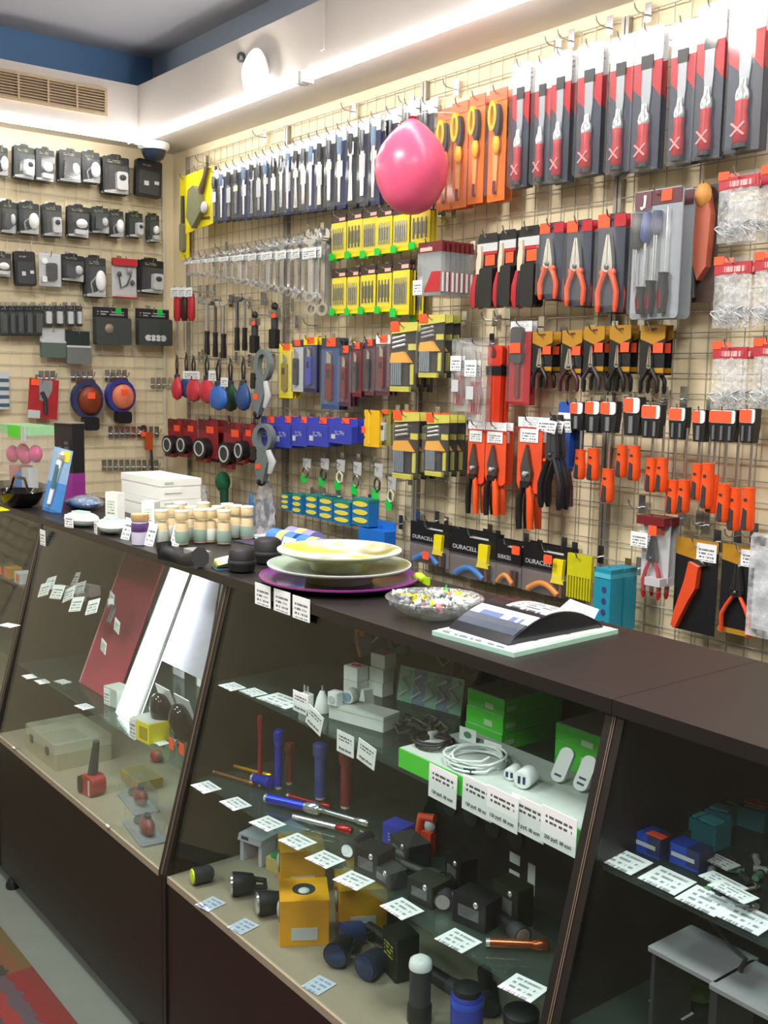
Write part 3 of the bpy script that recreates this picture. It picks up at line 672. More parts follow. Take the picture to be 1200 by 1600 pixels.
hang(kit(kit_ycard), 'brush_card', 282, 296, 275, 405, .03, 'narrow yellow brush card behind the grey paint brush card', 'brush card')
# 4 wrenches (graded sizes)
NW = 19
for i in range(NW):
    t = i / (NW - 1)
    x = 297 + 200 * t ** 1.0
    yt = 402 - 42 * t ; yb = 430 + 46 * t ** 1.3
    hw = 6 + 6 * t
    hang(kit(kit_wrench, i % 3), 'combination_wrench', x - hw, x + hw, yt, yb, .13 + .014 * (i % 2), 'chrome combination wrench with a white tag in the graded wrench row', 'wrench', 'graded wrench row', rot=random.uniform(-.25, .0), hz=.012 + .01 * t)
for x in (489, 506):
    hang(kit(kit_wrench_plain), 'combination_wrench', x - 12, x + 12, 354, 494, .06, 'large untagged chrome wrench beside the yellow drill cards', 'wrench', 'large untagged wrenches', rot=0, n=2, dn=.02)
# 5 drill cards
DR = [(519, 541, 334, 404), (543, 566, 329, 401), (567, 590, 325, 400), (590, 613, 324, 396), (615, 640, 321, 392), (643, 672, 316, 386),
      (519, 541, 420, 490), (543, 561, 418, 490), (564, 587, 415, 488), (590, 612, 412, 487), (614, 640, 405, 492)]
for i, b in enumerate(DR):
    hang(kit(kit_drill, (0, 1, 2, 0, 2, 1, 0, 0, 1, 1, 2)[i]), 'drill_bit_card', *b, .10, 'yellow drill bit card with green tag in the upper row' if i < 6 else 'yellow drill bit card with green tag in the lower row', 'drill card', 'upper yellow drill cards' if i < 6 else 'lower yellow drill cards', n=3, dn=.014)
hang(kit(kit_drill, 1), 'drill_bit_card', 646, 662, 425, 500, .05, 'dark-windowed yellow drill card behind the red blade boxes', 'drill card')
# 6 blade boxes seen edge-on
u, zt, zb, w = hang(kit(kit_bladebox), 'blade_box', 655, 692, 378, 462, .19, 'smoky clear box with dark red header in the stack beside the drill cards', 'blade box', 'blade box stack', n=7, dn=.0195, jit=.001)
spawn('price_card', [P('tag', box(-.022, .022, -.0012, 0, 0, .045), M_tagp)], (u - w * .45, -.2, zb + .004), 'white price card on the front of the red blade boxes', 'price card')
# 7 multi-tools, 8 pliers packs, 9 screwdriver set
for x0, x1, yt, yb in ((744, 780, 364, 481), (779, 808, 358, 479), (808, 845, 352, 480)):
    hang(kit(kit_multitool), 'multitool_pack', x0, x1, yt, yb, .13, 'black card with red-handled tool and holster beside the blade boxes', 'tool pack', 'red and black tool packs', n=2, dn=.025)
for x0, x1, yt, yb in ((844, 880, 348, 468), (886, 924, 344, 478), (934, 976, 334, 488)):
    hang(kit(kit_pliers_pack), 'pliers_pack', x0, x1, yt, yb, .13, 'orange-handled combination pliers in a clear pack with red header', 'pliers pack', 'orange-handled pliers packs', n=4, dn=.028)
hang(kit(kit_sdset), 'screwdriver_set', 989, 1064, 296, 498, .14, 'screwdriver set in a grey blister with maroon header', 'screwdriver set', n=2, dn=.045, blabel='grey screwdriver set hanging behind the front set', jit=.001)
def kit_holster():
    w, h = .11, .27
    return [P('card', box(-w / 2, w / 2, -.002, 0, 0, h), mat('brown_card', '4A3A34', .5)), P('holster', MB().prism([(-.04, .1), (-.01, .05), (.03, .08), (.04, .2), (.02, .24), (-.03, .23)], -.025, -.003), mat('salmon_leather', 'B4604A', .5), subs=[P('flap', MB().ell((-.005, -.02, .245), (.04, .014, .03), 10, 8), mat('tan_flap', 'C88A40', .5), True)]), P('strap', MB().tube([(-.03, -.014, .12), (-.035, -.014, .06), (-.03, -.014, .01)], .008, 6), M_dkgrey, True)], w, h
hang(kit(kit_holster), 'tool_holster', 1086, 1122, 290, 472, .07, 'brown card with a salmon tool holster beside the clear bags', 'holster')
# bags
BG = [(1122, 1184, 268, 378, .13), (1188, 1246, 258, 372, .10), (1115, 1172, 402, 512, .13), (1178, 1236, 394, 508, .13), (1112, 1166, 535, 640, .13), (1176, 1232, 530, 640, .13)]
bl = ['upper', 'upper', 'middle', 'middle', 'lower', 'lower']
for i, (x0, x1, yt, yb, off) in enumerate(BG):
    hang(kit(kit_bag), 'parts_bag', x0, x1, yt, yb, off, 'clear bag of white pieces with red header, %s row' % bl[i], 'bag', 'clear bags with red headers', n=2, dn=.035)
# 12 hammers
for i, (x, yt, yb) in enumerate(((327, 465, 555), (340, 466, 558), (353, 468, 560), (374, 462, 548), (386, 462, 548))):
    hang(kit(kit_hammer, i % 2), 'hammer', x - 7, x + 7, yt, yb, (.13, .08, .13, .14, .09)[i], ['bright steel hammer with black grip hanging above the chalk reels', 'dark steel hammer with black grip hanging above the chalk reels'][i % 2], 'hammer', 'hammers by the corner', rot=.2)
def kit_pump():
    w, h = .05, .26
    return [P('grip', MB().rprism(-.018, .018, 0, .11, -.024, -.002, .01), M_black), P('body', MB().tube([(0, -.012, .1), (0, -.012, .2)], [.012, .014], 8), M_dkgrey, True), P('collar', MB().rprism(-.02, .02, .17, .215, -.024, 0, .006), M_steel), P('cap', MB().ell((0, -.012, .235), (.014, .012, .024), 8, 6), M_black, True), otag(.0, .022, .17, .195, -.025)], w, h
hang(kit(kit_pump), 'scraper_tool', 396, 408, 486, 552, .12, 'black scraper with steel collar beside the hammers', 'scraper')
hang(kit(kit_pump), 'scraper_tool', 426, 440, 472, 545, .09, 'black scraper with orange sticker hanging apart near the grid post', 'scraper')
# red screwdrivers near the corner
for i, x in enumerate((281, 292, 303)):
    K = ([P('shaft', MB().tube([(0, -.012, 0), (0, -.012, .14)], .0035, 6), M_steel, True), P('handle', MB().tube([(0, -.012, .13), (0, -.012, .15), (0, -.012, .22), (0, -.012, .25)], [.008, .014, .013, .01], 8), [M_red, mat('black_red', '3A1418', .4), M_red][i], True), wtag(-.018, .02, .235, .275, -.026)], .04, .275)
    hang(K, 'long_screwdriver', x - 6, x + 6, 450, 548, .12, ['red-handled long screwdriver hanging in the corner', 'black-handled long screwdriver hanging in the corner', 'red-handled long screwdriver hanging in the corner'][i], 'screwdriver', 'long screwdrivers in the corner')
# 13 slim knife packs
SL = [(437, 458, 537, 622, M_yellow, mat('olive_knife', '8C7A18', .4), M_yellow), (456, 474, 531, 612, M_lgrey, M_dkgrey, None), (475, 496, 527, 613, M_navy, M_royal, M_yellow), (503, 531, 528, 640, mat('denim_card', '3A5484', .5), M_dred, None), (532, 549, 540, 635, mat('plum_card', '5A3442', .5), M_dred, None), (551, 566, 535, 620, M_dred, M_dkgrey, None), (571, 586, 530, 618, mat('plum_card', '5A3442', .5), M_black, None), (588, 610, 524, 618, mat('plum_card', '5A3442', .5), M_dred, M_head)]
SN = ['yellow card with an olive cutter', 'pale card with a dark cutter', 'navy card with a blue cutter and yellow header', 'long denim blue card with a dark red cutter', 'plum card with a dark red cutter beside the denim card', 'narrow dark red card with a grey cutter', 'plum card with a black cutter', 'plum card with white header and dark red cutter']
for (x0, x1, yt, yb, cm, tm, hm), nm in zip(SL, SN):
    hang(kit_slim(cm, tm, hm), 'cutter_pack', x0, x1, yt, yb, .12, nm + ' above the blue boxes', 'cutter pack', 'cutter packs', n=3, dn=.018)
# 14 drill sets
for i, (x0, x1, yt, yb, off) in enumerate(((612, 652, 504, 612, .15), (657, 695, 492, 590, .15), (616, 655, 644, 748, .15), (667, 702, 648, 744, .15))):
    hang(kit(kit_drillset, 0), 'drill_set_pack', x0, x1, yt, yb, off, ['yellow and black drill set pack beside the cutter packs', 'yellow and black drill set pack with white cable coil above the scissor bags', 'yellow and black drill set pack beside the yellow scraper card', 'yellow and black drill set pack beside the orange snips'][i], 'drill set', n=3, dn=.034, group='drill set packs')
# scissors, orange knives, red pack
hang(kit(kit_labelbag, mat('wine_grip', '8E2A30', .4)), 'scissors_bag', 709, 735, 528, 645, .14, 'clear bag with dark red scissors and white tag beside the drill sets', 'scissors bag', n=2, dn=.02)
hang(kit(kit_labelbag, mat('wine_grip', '8E2A30', .4)), 'scissors_bag', 731, 760, 532, 660, .17, 'clear bag with scissors and white tag in front of the orange knife', 'scissors bag', n=2, dn=.02)
hang(kit(kit_orangeknife), 'orange_knife', 762, 790, 540, 662, .10, 'orange-red sheathed knife with black collar beside the scissor bags', 'knife', n=2, dn=.022)
hang(kit(kit_redpack), 'knife_pack', 797, 830, 502, 633, .10, 'crimson pack with grey tool and orange sticker beside the mini pliers', 'knife pack', n=2, dn=.02)
# 10 mini pliers
for i, (x0, x1, yt, yb) in enumerate(((832, 863, 518, 606), (878, 909, 516, 612), (912, 944, 510, 610), (952, 985, 508, 612), (1000, 1038, 508, 615))):
    hang(kit(kit_miniplier, i), 'mini_pliers', x0, x1, yt, yb, .10, ['side cutters with black grips on an amber and black card', 'end nippers with maroon grips on an amber and black card', 'long-nose pliers with wide grey grips on an amber card', 'round-nose pliers with black grips on an amber and black card', 'long-nose pliers with black grips beside the empty grid squares'][i], 'pliers', 'mini pliers on amber cards', n=2, dn=.03)
# chalk reels
def kit_reel(m, m2):
    w, h = .075, .16
    return [P('bulb', MB().lathe([(.004, 0), (.026, .008), (.036, .03), (.032, .055), (.018, .078), (.008, .088)], 16, (0, -.02, 0), sy=.55), m, True), P('cap', MB().lathe([(.012, .076), (.012, .09), (.006, .094)], 12, (0, -.02, 0)), m2, True), P('strap', MB().tube([(-.004, -.02, .088), (-.008, -.02, .13), (0, -.02, .158), (.008, -.02, .13), (.004, -.02, .088)], .0035, 6), M_black, True)], w, h
M_reelb = mat('reel_blue', '3468C0', .35); M_reelr = mat('reel_red', 'C43244', .35); M_reeln = mat('reel_navy', '2A4A86', .4); M_reelg = mat('reel_green', '1C4A34', .4)
RE = [(276, 290, 555, 625, M_reelr, 'red', .11), (289, 306, 552, 622, M_reeln, 'navy', .08), (298, 320, 556, 628, M_reelr, 'red', .13), (318, 342, 555, 630, M_reelr, 'red', .14), (334, 362, 562, 641, M_reelb, 'bright blue', .17), (355, 378, 560, 643, M_reelg, 'dark green', .09), (376, 398, 558, 642, M_reeln, 'navy', .14)]
for x0, x1, yt, yb, m, cn, off in RE:
    hang(kit_reel(m, M_dkgrey), 'chalk_reel', x0, x1, yt, yb, off, '%s teardrop rubber reel with black strap above the tape measures' % cn, 'reel', 'teardrop reels')
for x0, x1, yt, yb, off in ((286, 312, 580, 592, .16), (326, 338, 579, 595, .17), (345, 356, 590, 604, .2)):
    a = W(x0, yb, off); b = W(x1, yt, off)
    spawn('price_card', [P('tag', box(0, b.x - a.x, -.0012, 0, 0, b.z - a.z), M_tagp)], (a.x, -off, a.z), 'white price card hanging on the teardrop reels', 'price card', 'price cards on the reels')
# spring clamps
def kit_clamp():
    w, h = .11, .30
    m = mat('clamp_grey', '6E7A7E', .4)
    n = 16; o, i = oval(.005, .225, .042, .07, n), oval(.008, .225, .024, .05, n)
    v = [(x, -.03, z) for x, z in o] + [(x, -.03, z) for x, z in i] + [(x, -.008, z) for x, z in o] + [(x, -.008, z) for x, z in i]
    f = []
    for k in range(n):
        k2 = (k + 1) % n; f += [(k, k2, n + k2, n + k), (2 * n + k2, 2 * n + k, 3 * n + k, 3 * n + k2), (k2, k, 2 * n + k, 2 * n + k2), (n + k, n + k2, 3 * n + k2, 3 * n + k)]
    return [P('jaw_loop', MB().add(v, f), m, True), P('arm', MB().prism([(-.03, .0), (-.008, .0), (.02, .10), (.01, .17), (-.02, .165), (-.035, .08)], -.03, -.008), m), P('lever', MB().tube([(.02, -.02, .16), (.035, -.02, .10), (.02, -.02, .045)], [.01, .013, .008], 8), M_lgrey, True), P('tip', MB().ell((-.02, -.019, .01), (.016, .016, .022), 8, 6), M_black, True), P('pivot_pad', MB().rprism(-.045, -.022, .12, .19, -.034, -.006, .008), M_black), otag(-.028, -.006, .075, .1, -.031)], w, h
hang(kit(kit_clamp), 'spring_clamp', 398, 431, 544, 652, .14, 'grey-green clamp with orange sticker above the blue boxes', 'clamp', roll=.05)
hang(kit(kit_clamp), 'spring_clamp', 402, 443, 660, 755, .16, 'grey clamp with orange sticker above the plastic bag', 'clamp', roll=-.15)
# 17 tape measures
for i, (x0, x1, yt, yb) in enumerate(((263, 287, 655, 712), (285, 308, 656, 712), (311, 341, 656, 720), (350, 380, 660, 730), (376, 398, 662, 722))):
    hang(kit(kit_tape), 'tape_measure_card', x0, x1, yt, yb, .12, 'black tape measure with chrome ring on a dark red card', 'tape measure', 'tape measure cards', n=1 if i % 2 else 2, dn=.05)
# blue boxes
def kit_bluebox():
    w, h = .085, .125
    return [P('box', MB().rprism(-w / 2, w / 2, 0, h * .74, -.03, 0, .006), M_royal, subs=[P('print', box(-.022, .022, -.0312, -.03, h * .36, h * .54), printmat('print_on_blue', '3440A8', 'D0D4F0', rows=3, fill=.35, z0=0, z1=1, dens=4)), P('barcode', box(-.03, -.016, -.0312, -.03, h * .18, h * .36), M_lgrey)]), P('hang_tab', box(-w / 2, w / 2, -.004, 0, h * .72, h), M_royal), otag(-.014, .014, h * .8, h * 1.02, -.005)], w, h
for x0, x1, yt, yb in ((409, 441, 651, 700), (438, 466, 651, 699), (464, 490, 652, 697), (489, 524, 653, 697), (523, 560, 654, 693)):
    hang(kit(kit_bluebox), 'blue_box', x0, x1, yt, yb, .12, 'royal blue hang box with orange sticker beside the grey clamp', 'box', 'royal blue hang boxes', n=2, dn=.034)
def kit_ycomb():
    w, h = .075, .14
    return [P('card', MB().prism([(-w / 2, 0), (w / 2, 0), (w / 2, h), (-w / 2, h), (-w / 2, h * .85), (-w / 2 + .006, h * .8), (-w / 2, h * .72), (-w / 2, h * .3), (-w / 2 + .006, h * .25), (-w / 2, h * .18)], -.012, 0), mat('golden_card', 'E6B416', .45)), P('rib', box(-.012, -.006, -.016, -.012, .01, h * .94), mat('golden_rib', 'F4C838', .45)), P('price_tag', box(-.048, -.03, -.0135, -.012, h * .36, h * .54), M_orangeT)], w, h
hang(kit(kit_ycomb), 'scraper_card', 573, 597, 641, 698, .12, 'golden yellow scraper card beside the royal blue boxes', 'scraper card', n=1)
hang(kit_slim(mat('olive_card', '8C8A20', .5), M_lgrey, mat('olive_card', '8C8A20', .5)), 'scraper_card', 594, 611, 640, 696, .11, 'olive scraper card with orange sticker behind the drill set', 'scraper card', n=2)
# key rings with green tags
def kit_ring(v):
    w, h = .05, .11
    return [P('label', MB().prism([(-.014, h * .66), (.016, h * .6), (.018, h), (-.014, h)], -.0012, 0), mat('grey_paper', 'B8BCBE', .6)), P('carabiner', MB().tube([(0, -.006, h * .62), (.012, -.006, h * .5), (.010, -.006, h * .3), (.0, -.006, h * .24), (-.01, -.006, h * .36), (-.008, -.006, h * .52), (0, -.006, h * .62)], .003, 6), [M_steel, M_dsteel, mat('bone', 'DCD8C0', .4)][v % 3], True), P('price_tag', box(-.02, .004, -.004, -.0028, 0, h * .3), M_greenT)], w, h
for i, (x, yt, yb) in enumerate(((478, 716, 754), (506, 716, 760), (531, 718, 766), (557, 722, 773), (590, 724, 782), (611, 745, 797))):
    hang(kit(kit_ring, i), 'carabiner', x - 9, x + 11, yt, yb, .10, ['steel carabiner with green tag below the blue boxes', 'dark carabiner with green tag below the blue boxes', 'bone-white carabiner with green tag below the blue boxes', 'steel carabiner with green tag below the blue boxes', 'dark carabiner with green tag below the blue boxes', 'bone-white carabiner with green tag lowest of its row'][i], 'carabiner', 'carabiners with green tags')
# blue and yellow tape packs
def kit_lens():
    w, h = .07, .11
    ps = [P('box', box(-w / 2, w / 2, -.045, 0, 0, h), mat('cobalt_card', '2276B8', .45))]
    for k in range(3): ps.append(P('yellow_oval', MB().prism(oval(0, h * (.2 + .3 * k), w * .44, h * .1, 12), -.0475, -.045), mat('lemon', 'E8DC50', .5)))
    ps.append(P('green_band', box(-w / 2 - .0008, w / 2 + .0008, -.046, .0005, h * .9, h * 1.0), mat('tape_green', '2A8A6A', .5)))
    return ps, w, h
for i, (x0, x1, yt, yb) in enumerate(((455, 466, 770, 796), (472, 486, 771, 802), (493, 511, 772, 806), (514, 535, 775, 812), (537, 562, 782, 818), (566, 592, 778, 820))):
    hang(kit(kit_lens), 'tape_pack', x0, x1, yt, yb, .10, 'cobalt blue pack with three yellow ovals below the carabiners', 'pack', 'cobalt packs with yellow ovals')
# 16 snips
for x0, x1, yt, yb in ((731, 757, 658, 803), (758, 790, 660, 806), (808, 846, 652, 828)):
    hang(kit(kit_snips), 'tin_snips', x0, x1, yt, yb, .12, 'tin snips with orange handle on an orange card with white tag', 'snips', 'tin snips on orange cards', n=2, dn=.03)
# black pliers and blue card
def kit_longpl():
    w, h = .10, .33
    pl = pliers_parts(h, .42, M_dkgrey, M_black, None, .35, -.006, .07, .014)
    return [('jaws', pl[0][1], [], None, None)] + pl[1:] + [P('rivet', MB().lathe([(.006, 0), (.006, -.004)], 8, (-.02, -.02, h * .52), 'y'), M_orange, True), P('tag_card', MB().prism([(-.055, h * .84), (.02, h * .8), (.03, h * .93), (-.045, h * .96)], -.026, -.0245), M_tagp)], w, h
hang(kit(kit_longpl), 'long_pliers', 848, 886, 648, 795, .20, 'long black pliers with a tilted white tag beside the blue sheath', 'pliers', n=2, dn=.03)
def kit_bluesheath():
    w, h = .09, .32
    return [P('sheath', MB().rprism(-.035, .012, h * .35, h, -.02, -.002, .01), mat('sheath_blue', '2450A8', .4)), P('back_card', box(.0, w / 2, -.002, .0, h * .4, h * .97), M_navy), P('handle', MB().tube([(-.02, -.01, h * .36), (-.025, -.01, h * .2), (-.02, -.01, 0)], .009, 8), M_dkgrey, True), P('handle', MB().tube([(.0, -.01, h * .36), (.012, -.01, h * .2), (.014, -.01, .01)], .008, 8), mat('plum_grip', '4A2838', .45), True), wtag(-.033, .018, h * .72, h * .9, -.021), P('red_dot', MB().lathe([(.011, 0), (.011, -.002)], 12, (.034, -.002, h * .76), 'y'), M_red, True)], w, h
hang(kit(kit_bluesheath), 'sheathed_pliers', 873, 911, 628, 796, .12, 'blue sheathed tool with dark handles and white tag beside the orange screwdrivers', 'pliers')
# 18 orange screwdrivers: handle box (x0,x1,top,bottom) and top of shaft
DV = [(903, 918, 702, 748, 655), (920, 942, 700, 750, 655), (939, 968, 732, 784, 655), (967, 984, 695, 745, 660), (985, 1005, 696, 750, 660), (1013, 1030, 715, 768, 665), (1030, 1046, 715, 768, 665), (1044, 1066, 749, 802, 668), (1065, 1079, 749, 800, 668), (1085, 1102, 724, 780, 672), (1101, 1116, 723, 794, 672), (1107, 1126, 741, 801, 675), (1124, 1143, 755, 815, 675), (1140, 1162, 761, 828, 675), (1162, 1182, 761, 828, 675)]
for i, (x0, x1, yt, yb, ys_) in enumerate(DV):
    parts, w0, h0 = kit(kit_driver)
    off = .13 if i % 2 == 0 else .115
    xc = (x0 + x1) / 2
    a, b, c = W(xc, yb, off), W(xc, yt, off), W(xc, ys_, off)
    hl = b.z - a.z; wdt = W(x1, yt, off).x - W(x0, yt, off).x; wdt = min(max(wdt, .039), .046)
    o = spawn('screwdriver', parts, (a.x, -off, a.z), 'orange-handled screwdriver with black inlay hanging handle down', 'screwdriver', 'orange screwdrivers', scale=(wdt / .033, 1, 1))
    for ch in o.children:
        if ch.name.startswith('shaft'): ch.scale = (1, 1, (c.z - a.z) / .255)
        else: ch.scale = (1, 1, hl / .094)
HG = [(901, 921, 628, 672, 1), (924, 947, 626, 676, 1), (948, 973, 627, 676, 1), (984, 1010, 620, 680, 1), (1012, 1042, 632, 684, 2), (1055, 1081, 636, 686, 2), (1092, 1112, 640, 690, 1), (1117, 1160, 640, 690, 3), (1165, 1190, 638, 692, 2)]
for i, (x0, x1, yt, yb, n) in enumerate(HG):
    hang(kit(kit_hanger, n), 'driver_hanger', x0, x1, yt, yb, .125, 'black hanger block with orange price sticker gripping %s' % ('one orange screwdriver', 'a pair of orange screwdrivers', 'three orange screwdrivers')[n - 1], 'hanger', 'black screwdriver hangers')
# bottom row: battery packs on black cards
def kit_battery(mc, ym=True):
    w, h = .15, .13
    ps = [P('card', box(-w / 2, w / 2, -.002, 0, h * .45, h), M_black, label='black printed card'), P('tray', MB().blister(-w / 2, w / 2, 0, h * .5, .03, .008), M_clear), P('back_card', box(-w / 2, w / 2, -.002, 0, 0, h * .45), mat('taupe_card', '6E6460', .5))]
    me = textmesh('DURACELL', .0165, mat('brand_ink', 'C8CCD0', .5)); me.transform(Matrix.Translation((-.026, -.0026, h * .62)) @ Matrix.Rotation(PI / 2, 4, 'X'))
    ps.append(('brand_print', me, [], None, None)); ps.append(P('top_print', box(-.01, .05, -.0028, -.002, h * .86, h * .9), M_lgrey))
    arc = [(-.045 + .09 * k / 8, -.016, .01 + .022 * math.sin(PI * k / 8)) for k in range(9)]
    ps.append(P('coloured_arc', MB().tube(arc, .008, 8), mc, True))
    for k in range(4): ps.append(P('battery', MB().tube([(.026 + .012 * k, -.01, .004), (.026 + .012 * k, -.01, .03), (.026 + .012 * k, -.01, .048)], [.005, .005, .0048], 8), M_black if k % 2 else mat('copper_band', '9A5A34', .35, .6), True))
    if ym: ps.append(P('yellow_badge', MB().prism([(.022, h * .3), (.062, h * .3), (.055, h * .4), (.059, h * .78), (.029, h * .78), (.027, h * .42)], -.016, -.004), M_yellow))
    return ps, w, h
M_arcb = mat('arc_blue', '2E7ACC', .4); M_arco = mat('arc_orange', 'E08A2A', .4)
for i, (x0, x1, yt, yb, mc, ym, nm) in enumerate(((641, 702, 818, 882, M_arcb, True, 'black battery card with blue arc beside the plates'), (703, 775, 830, 905, M_arcb, True, 'black battery card with blue arc and yellow badge'), (776, 815, 845, 915, M_arco, False, 'black battery card with orange arc and orange sticker'), (816, 893, 852, 930, M_arco, True, 'wide black battery card with orange arc and yellow badge'))):
    hang(kit(kit_battery, mc, ym), 'battery_pack', x0, x1, yt, yb, .09, nm, 'battery pack', 'battery packs', n=2, dn=.03)
for x, y, off in ((665, 868, .13), (806, 860, .125), (856, 874, .125)):
    a = W(x, y, off); spawn('price_sticker', [P('sticker', MB().rprism(-.016, .016, 0, .026, -.0012, 0, .004), M_orangeT)], (a.x, -off, a.z - .013), 'fluorescent orange sticker on a black battery card', 'sticker', 'orange stickers on battery cards')
def kit_comb():
    w, h = .09, .15
    ps = [P('plate', box(-w / 2, w / 2, -.01, 0, h * .5, h), mat('comb_yellow', 'C8C418', .45))]
    for k in range(9): ps.append(P('tooth', box(-w / 2 + k * w / 8.6, -w / 2 + k * w / 8.6 + .005, -.01, 0, 0, h * .5), mat('comb_yellow', 'C8C418', .45)))
    ps.append(P('brush_back', MB().rprism(-w * .3, w * .45, h * .05, h * .4, .001, .012, .01), mat('comb_dark', '4A4A30', .5)))
    return ps, w, h
hang(kit(kit_comb), 'yellow_comb', 889, 927, 866, 936, .10, 'olive yellow comb scraper with teeth beside the teal box', 'comb')
def kit_tealbox():
    w, h = .085, .20
    ps = [P('box', box(-w / 2, w / 2, -.05, 0, 0, h), M_teal), P('header', box(-w / 2, w / 2, -.052, .0, h * .86, h * .93), mat('teal_light', '58B8CC', .5))]
    for k in range(4): ps.append(P('dot', MB().prism(oval(.01, h * (.14 + .18 * k), .012, h * .05, 12), -.0515, -.05), mat('dot_plum', '4A3A70', .4)))
    return ps, w, h
hang(kit(kit_tealbox), 'teal_box', 947, 972, 886, 984, .12, 'teal box with plum dots hanging behind the green folder', 'box', n=2, dn=.055)
hang((kit_slim(mat('sage_card', '5E8A6E', .5), M_lgrey, mat('sage_card', '5E8A6E', .5))), 'sage_pack', 927, 949, 888, 980, .13, 'sage green pack with orange sticker beside the teal box', 'pack')
# red and grey pliers pack, two amber packs
def kit_grip():
    w, h = .10, .26
    pl = pliers_parts(.2, .36, M_dsteel, M_red, None, .4, -.006, .09, .014)
    return [P('card', box(-w / 2, w / 2, -.002, 0, .05, h), M_lgrey), P('header', box(-w / 2, w / 2, -.03, 0, h * .9, h), M_dred), ('pliers', pl[0][1], pl[1:], None, None), P('blister', MB().blister(-w * .46, w * .46, .02, h * .9, .03, .006), M_clear), P('clip', box(-.01, .045, -.03, -.004, .045, .07), M_lgrey), wtag(-w * .66, -.004, h * .62, h * .8, -.032), otag(-.004, .026, h * .78, h * .9, -.031)], w, h
hang(kit(kit_grip), 'gripping_pliers', 1003, 1046, 806, 935, .12, 'red-handled pliers on a grey card with white tag and orange sticker', 'pliers', n=2, dn=.03)
def kit_amber(v):
    w, h = .13, .25
    ps = [P('card', box(-w / 2, w / 2, -.003, 0, 0, h), M_black), P('header', MB().prism([(-w / 2, h * .82), (0, h * .78), (w / 2, h * .88), (w / 2, h), (-w / 2, h)], -.004, 0), M_amber), wtag(.002, .062, h * .78, h * .97, -.006)]
    if v == 0: ps.append(P('knife', MB().prism([(-.058, .01), (-.045, .005), (-.01, .08), (.012, .12), (.018, .18), (-.012, .19), (-.022, .14), (-.05, .05)], -.02, -.003), mat('knife_orange', 'E0502A', .4), subs=[P('blade', MB().prism([(-.01, .19), (.018, .18), (.04, .185), (.01, .2)], -.014, -.008), M_steel)]))
    else:
        pl = pliers_parts(.2, .4, M_steel, mat('knife_orange', 'E0502A', .4), None, .8, -.006, .1, .014); ps.append(('stripper', pl[0][1], pl[1:], None, None))
        ps.append(P('amber_band', box(-w / 2, w / 2, -.005, -.001, 0, .014), M_amber))
    return ps, w, h
hang(kit(kit_amber, 0), 'utility_knife_pack', 1054, 1120, 842, 988, .10, 'black and amber card with an orange knife', 'knife pack')
hang(kit(kit_amber, 1), 'wire_stripper_pack', 1126, 1186, 852, 992, .10, 'black and amber card with orange-handled wire strippers', 'stripper pack')
a = W(1196, 920, .11)
spawn('hang_bag', [P('bag', MB().blister(-.04, .05, -.12, .13, .02, .006), M_bag), P('card', box(-.03, .045, -.004, -.002, -.1, .1), M_lgrey)], (a.x, -.11, a.z), 'pale grey bag hanging beside the wire stripper card', 'bag')
# balloon tied to a hook
a = W(643, 262, .27)
prof = [(.004, -1.0), (.25, -.965), (.5, -.86), (.75, -.62), (.92, -.3), (.99, .02), (.96, .3), (.83, .58), (.62, .83), (.38, 1.04), (.18, 1.17), (.06, 1.22), (.03, 1.235)]
rb = .5 * (117 / FPX) * (a - CAM).dot(CF)
M_ball = mat('balloon_rubber', 'F0648C', .3, var=.03)
_bn = M_ball.node_tree.nodes['Principled BSDF']; _bn.inputs['Subsurface Weight'].default_value = .25; _bn.inputs['Subsurface Radius'].default_value = (.06, .02, .03)
spawn('balloon', [P('skin', MB().lathe([(r * rb, z * rb * 1.12) for r, z in prof], 28), M_ball, True), P('knot', MB().lathe([(.006, rb * 1.37), (.013, rb * 1.41), (.004, rb * 1.43)], 10), mat('knot_pink', 'C02A60', .4), True), P('string', MB().tube([(0, 0, rb * 1.42), (0, .05, rb * 1.6), (0, .16, rb * 1.75)], .0012, 5), M_white, True)],
      (a.x, -.27, a.z - .012), 'pink balloon tied knot-up in front of the slim tool packs', 'balloon')
def kit_azure():
    w, h = .1, .08
    return [P('box', box(-w / 2, w / 2, -.05, 0, 0, h), mat('azure_card', '1E70D0', .45), subs=[P('label', box(-.03, -.012, -.0512, -.05, .02, .04), M_lgrey)]), P('hang_tab', box(-w / 2, w / 2, -.003, 0, h, h + .02), mat('azure_card', '1E70D0', .45))], w, h
hang(kit(kit_azure), 'blue_carton', 577, 618, 826, 876, .10, 'azure blue hang carton on the wall behind the plates', 'carton', hz=-.012)
# empty hooks seen on the wall
EH = [(700, 340), (716, 332), (640, 350), (780, 500), (620, 338), (800, 498), (1020, 625), (1045, 622), (1075, 622), (1140, 320), (765, 840), (785, 843), (850, 858), (905, 862), (1010, 790), (1100, 815), (1110, 818), (1160, 835), (690, 812), (660, 812), (1185, 835), (470, 505), (500, 508), (360, 390), (330, 255), (420, 215), (560, 175), (650, 165), (720, 140), (900, 65), (960, 45), (1020, 25), (880, 75)]
for x, y in EH:
    a = W(x, y); hook(a.x, a.z, .06, 'tools', 'short empty steel hook on the grey wall grid')
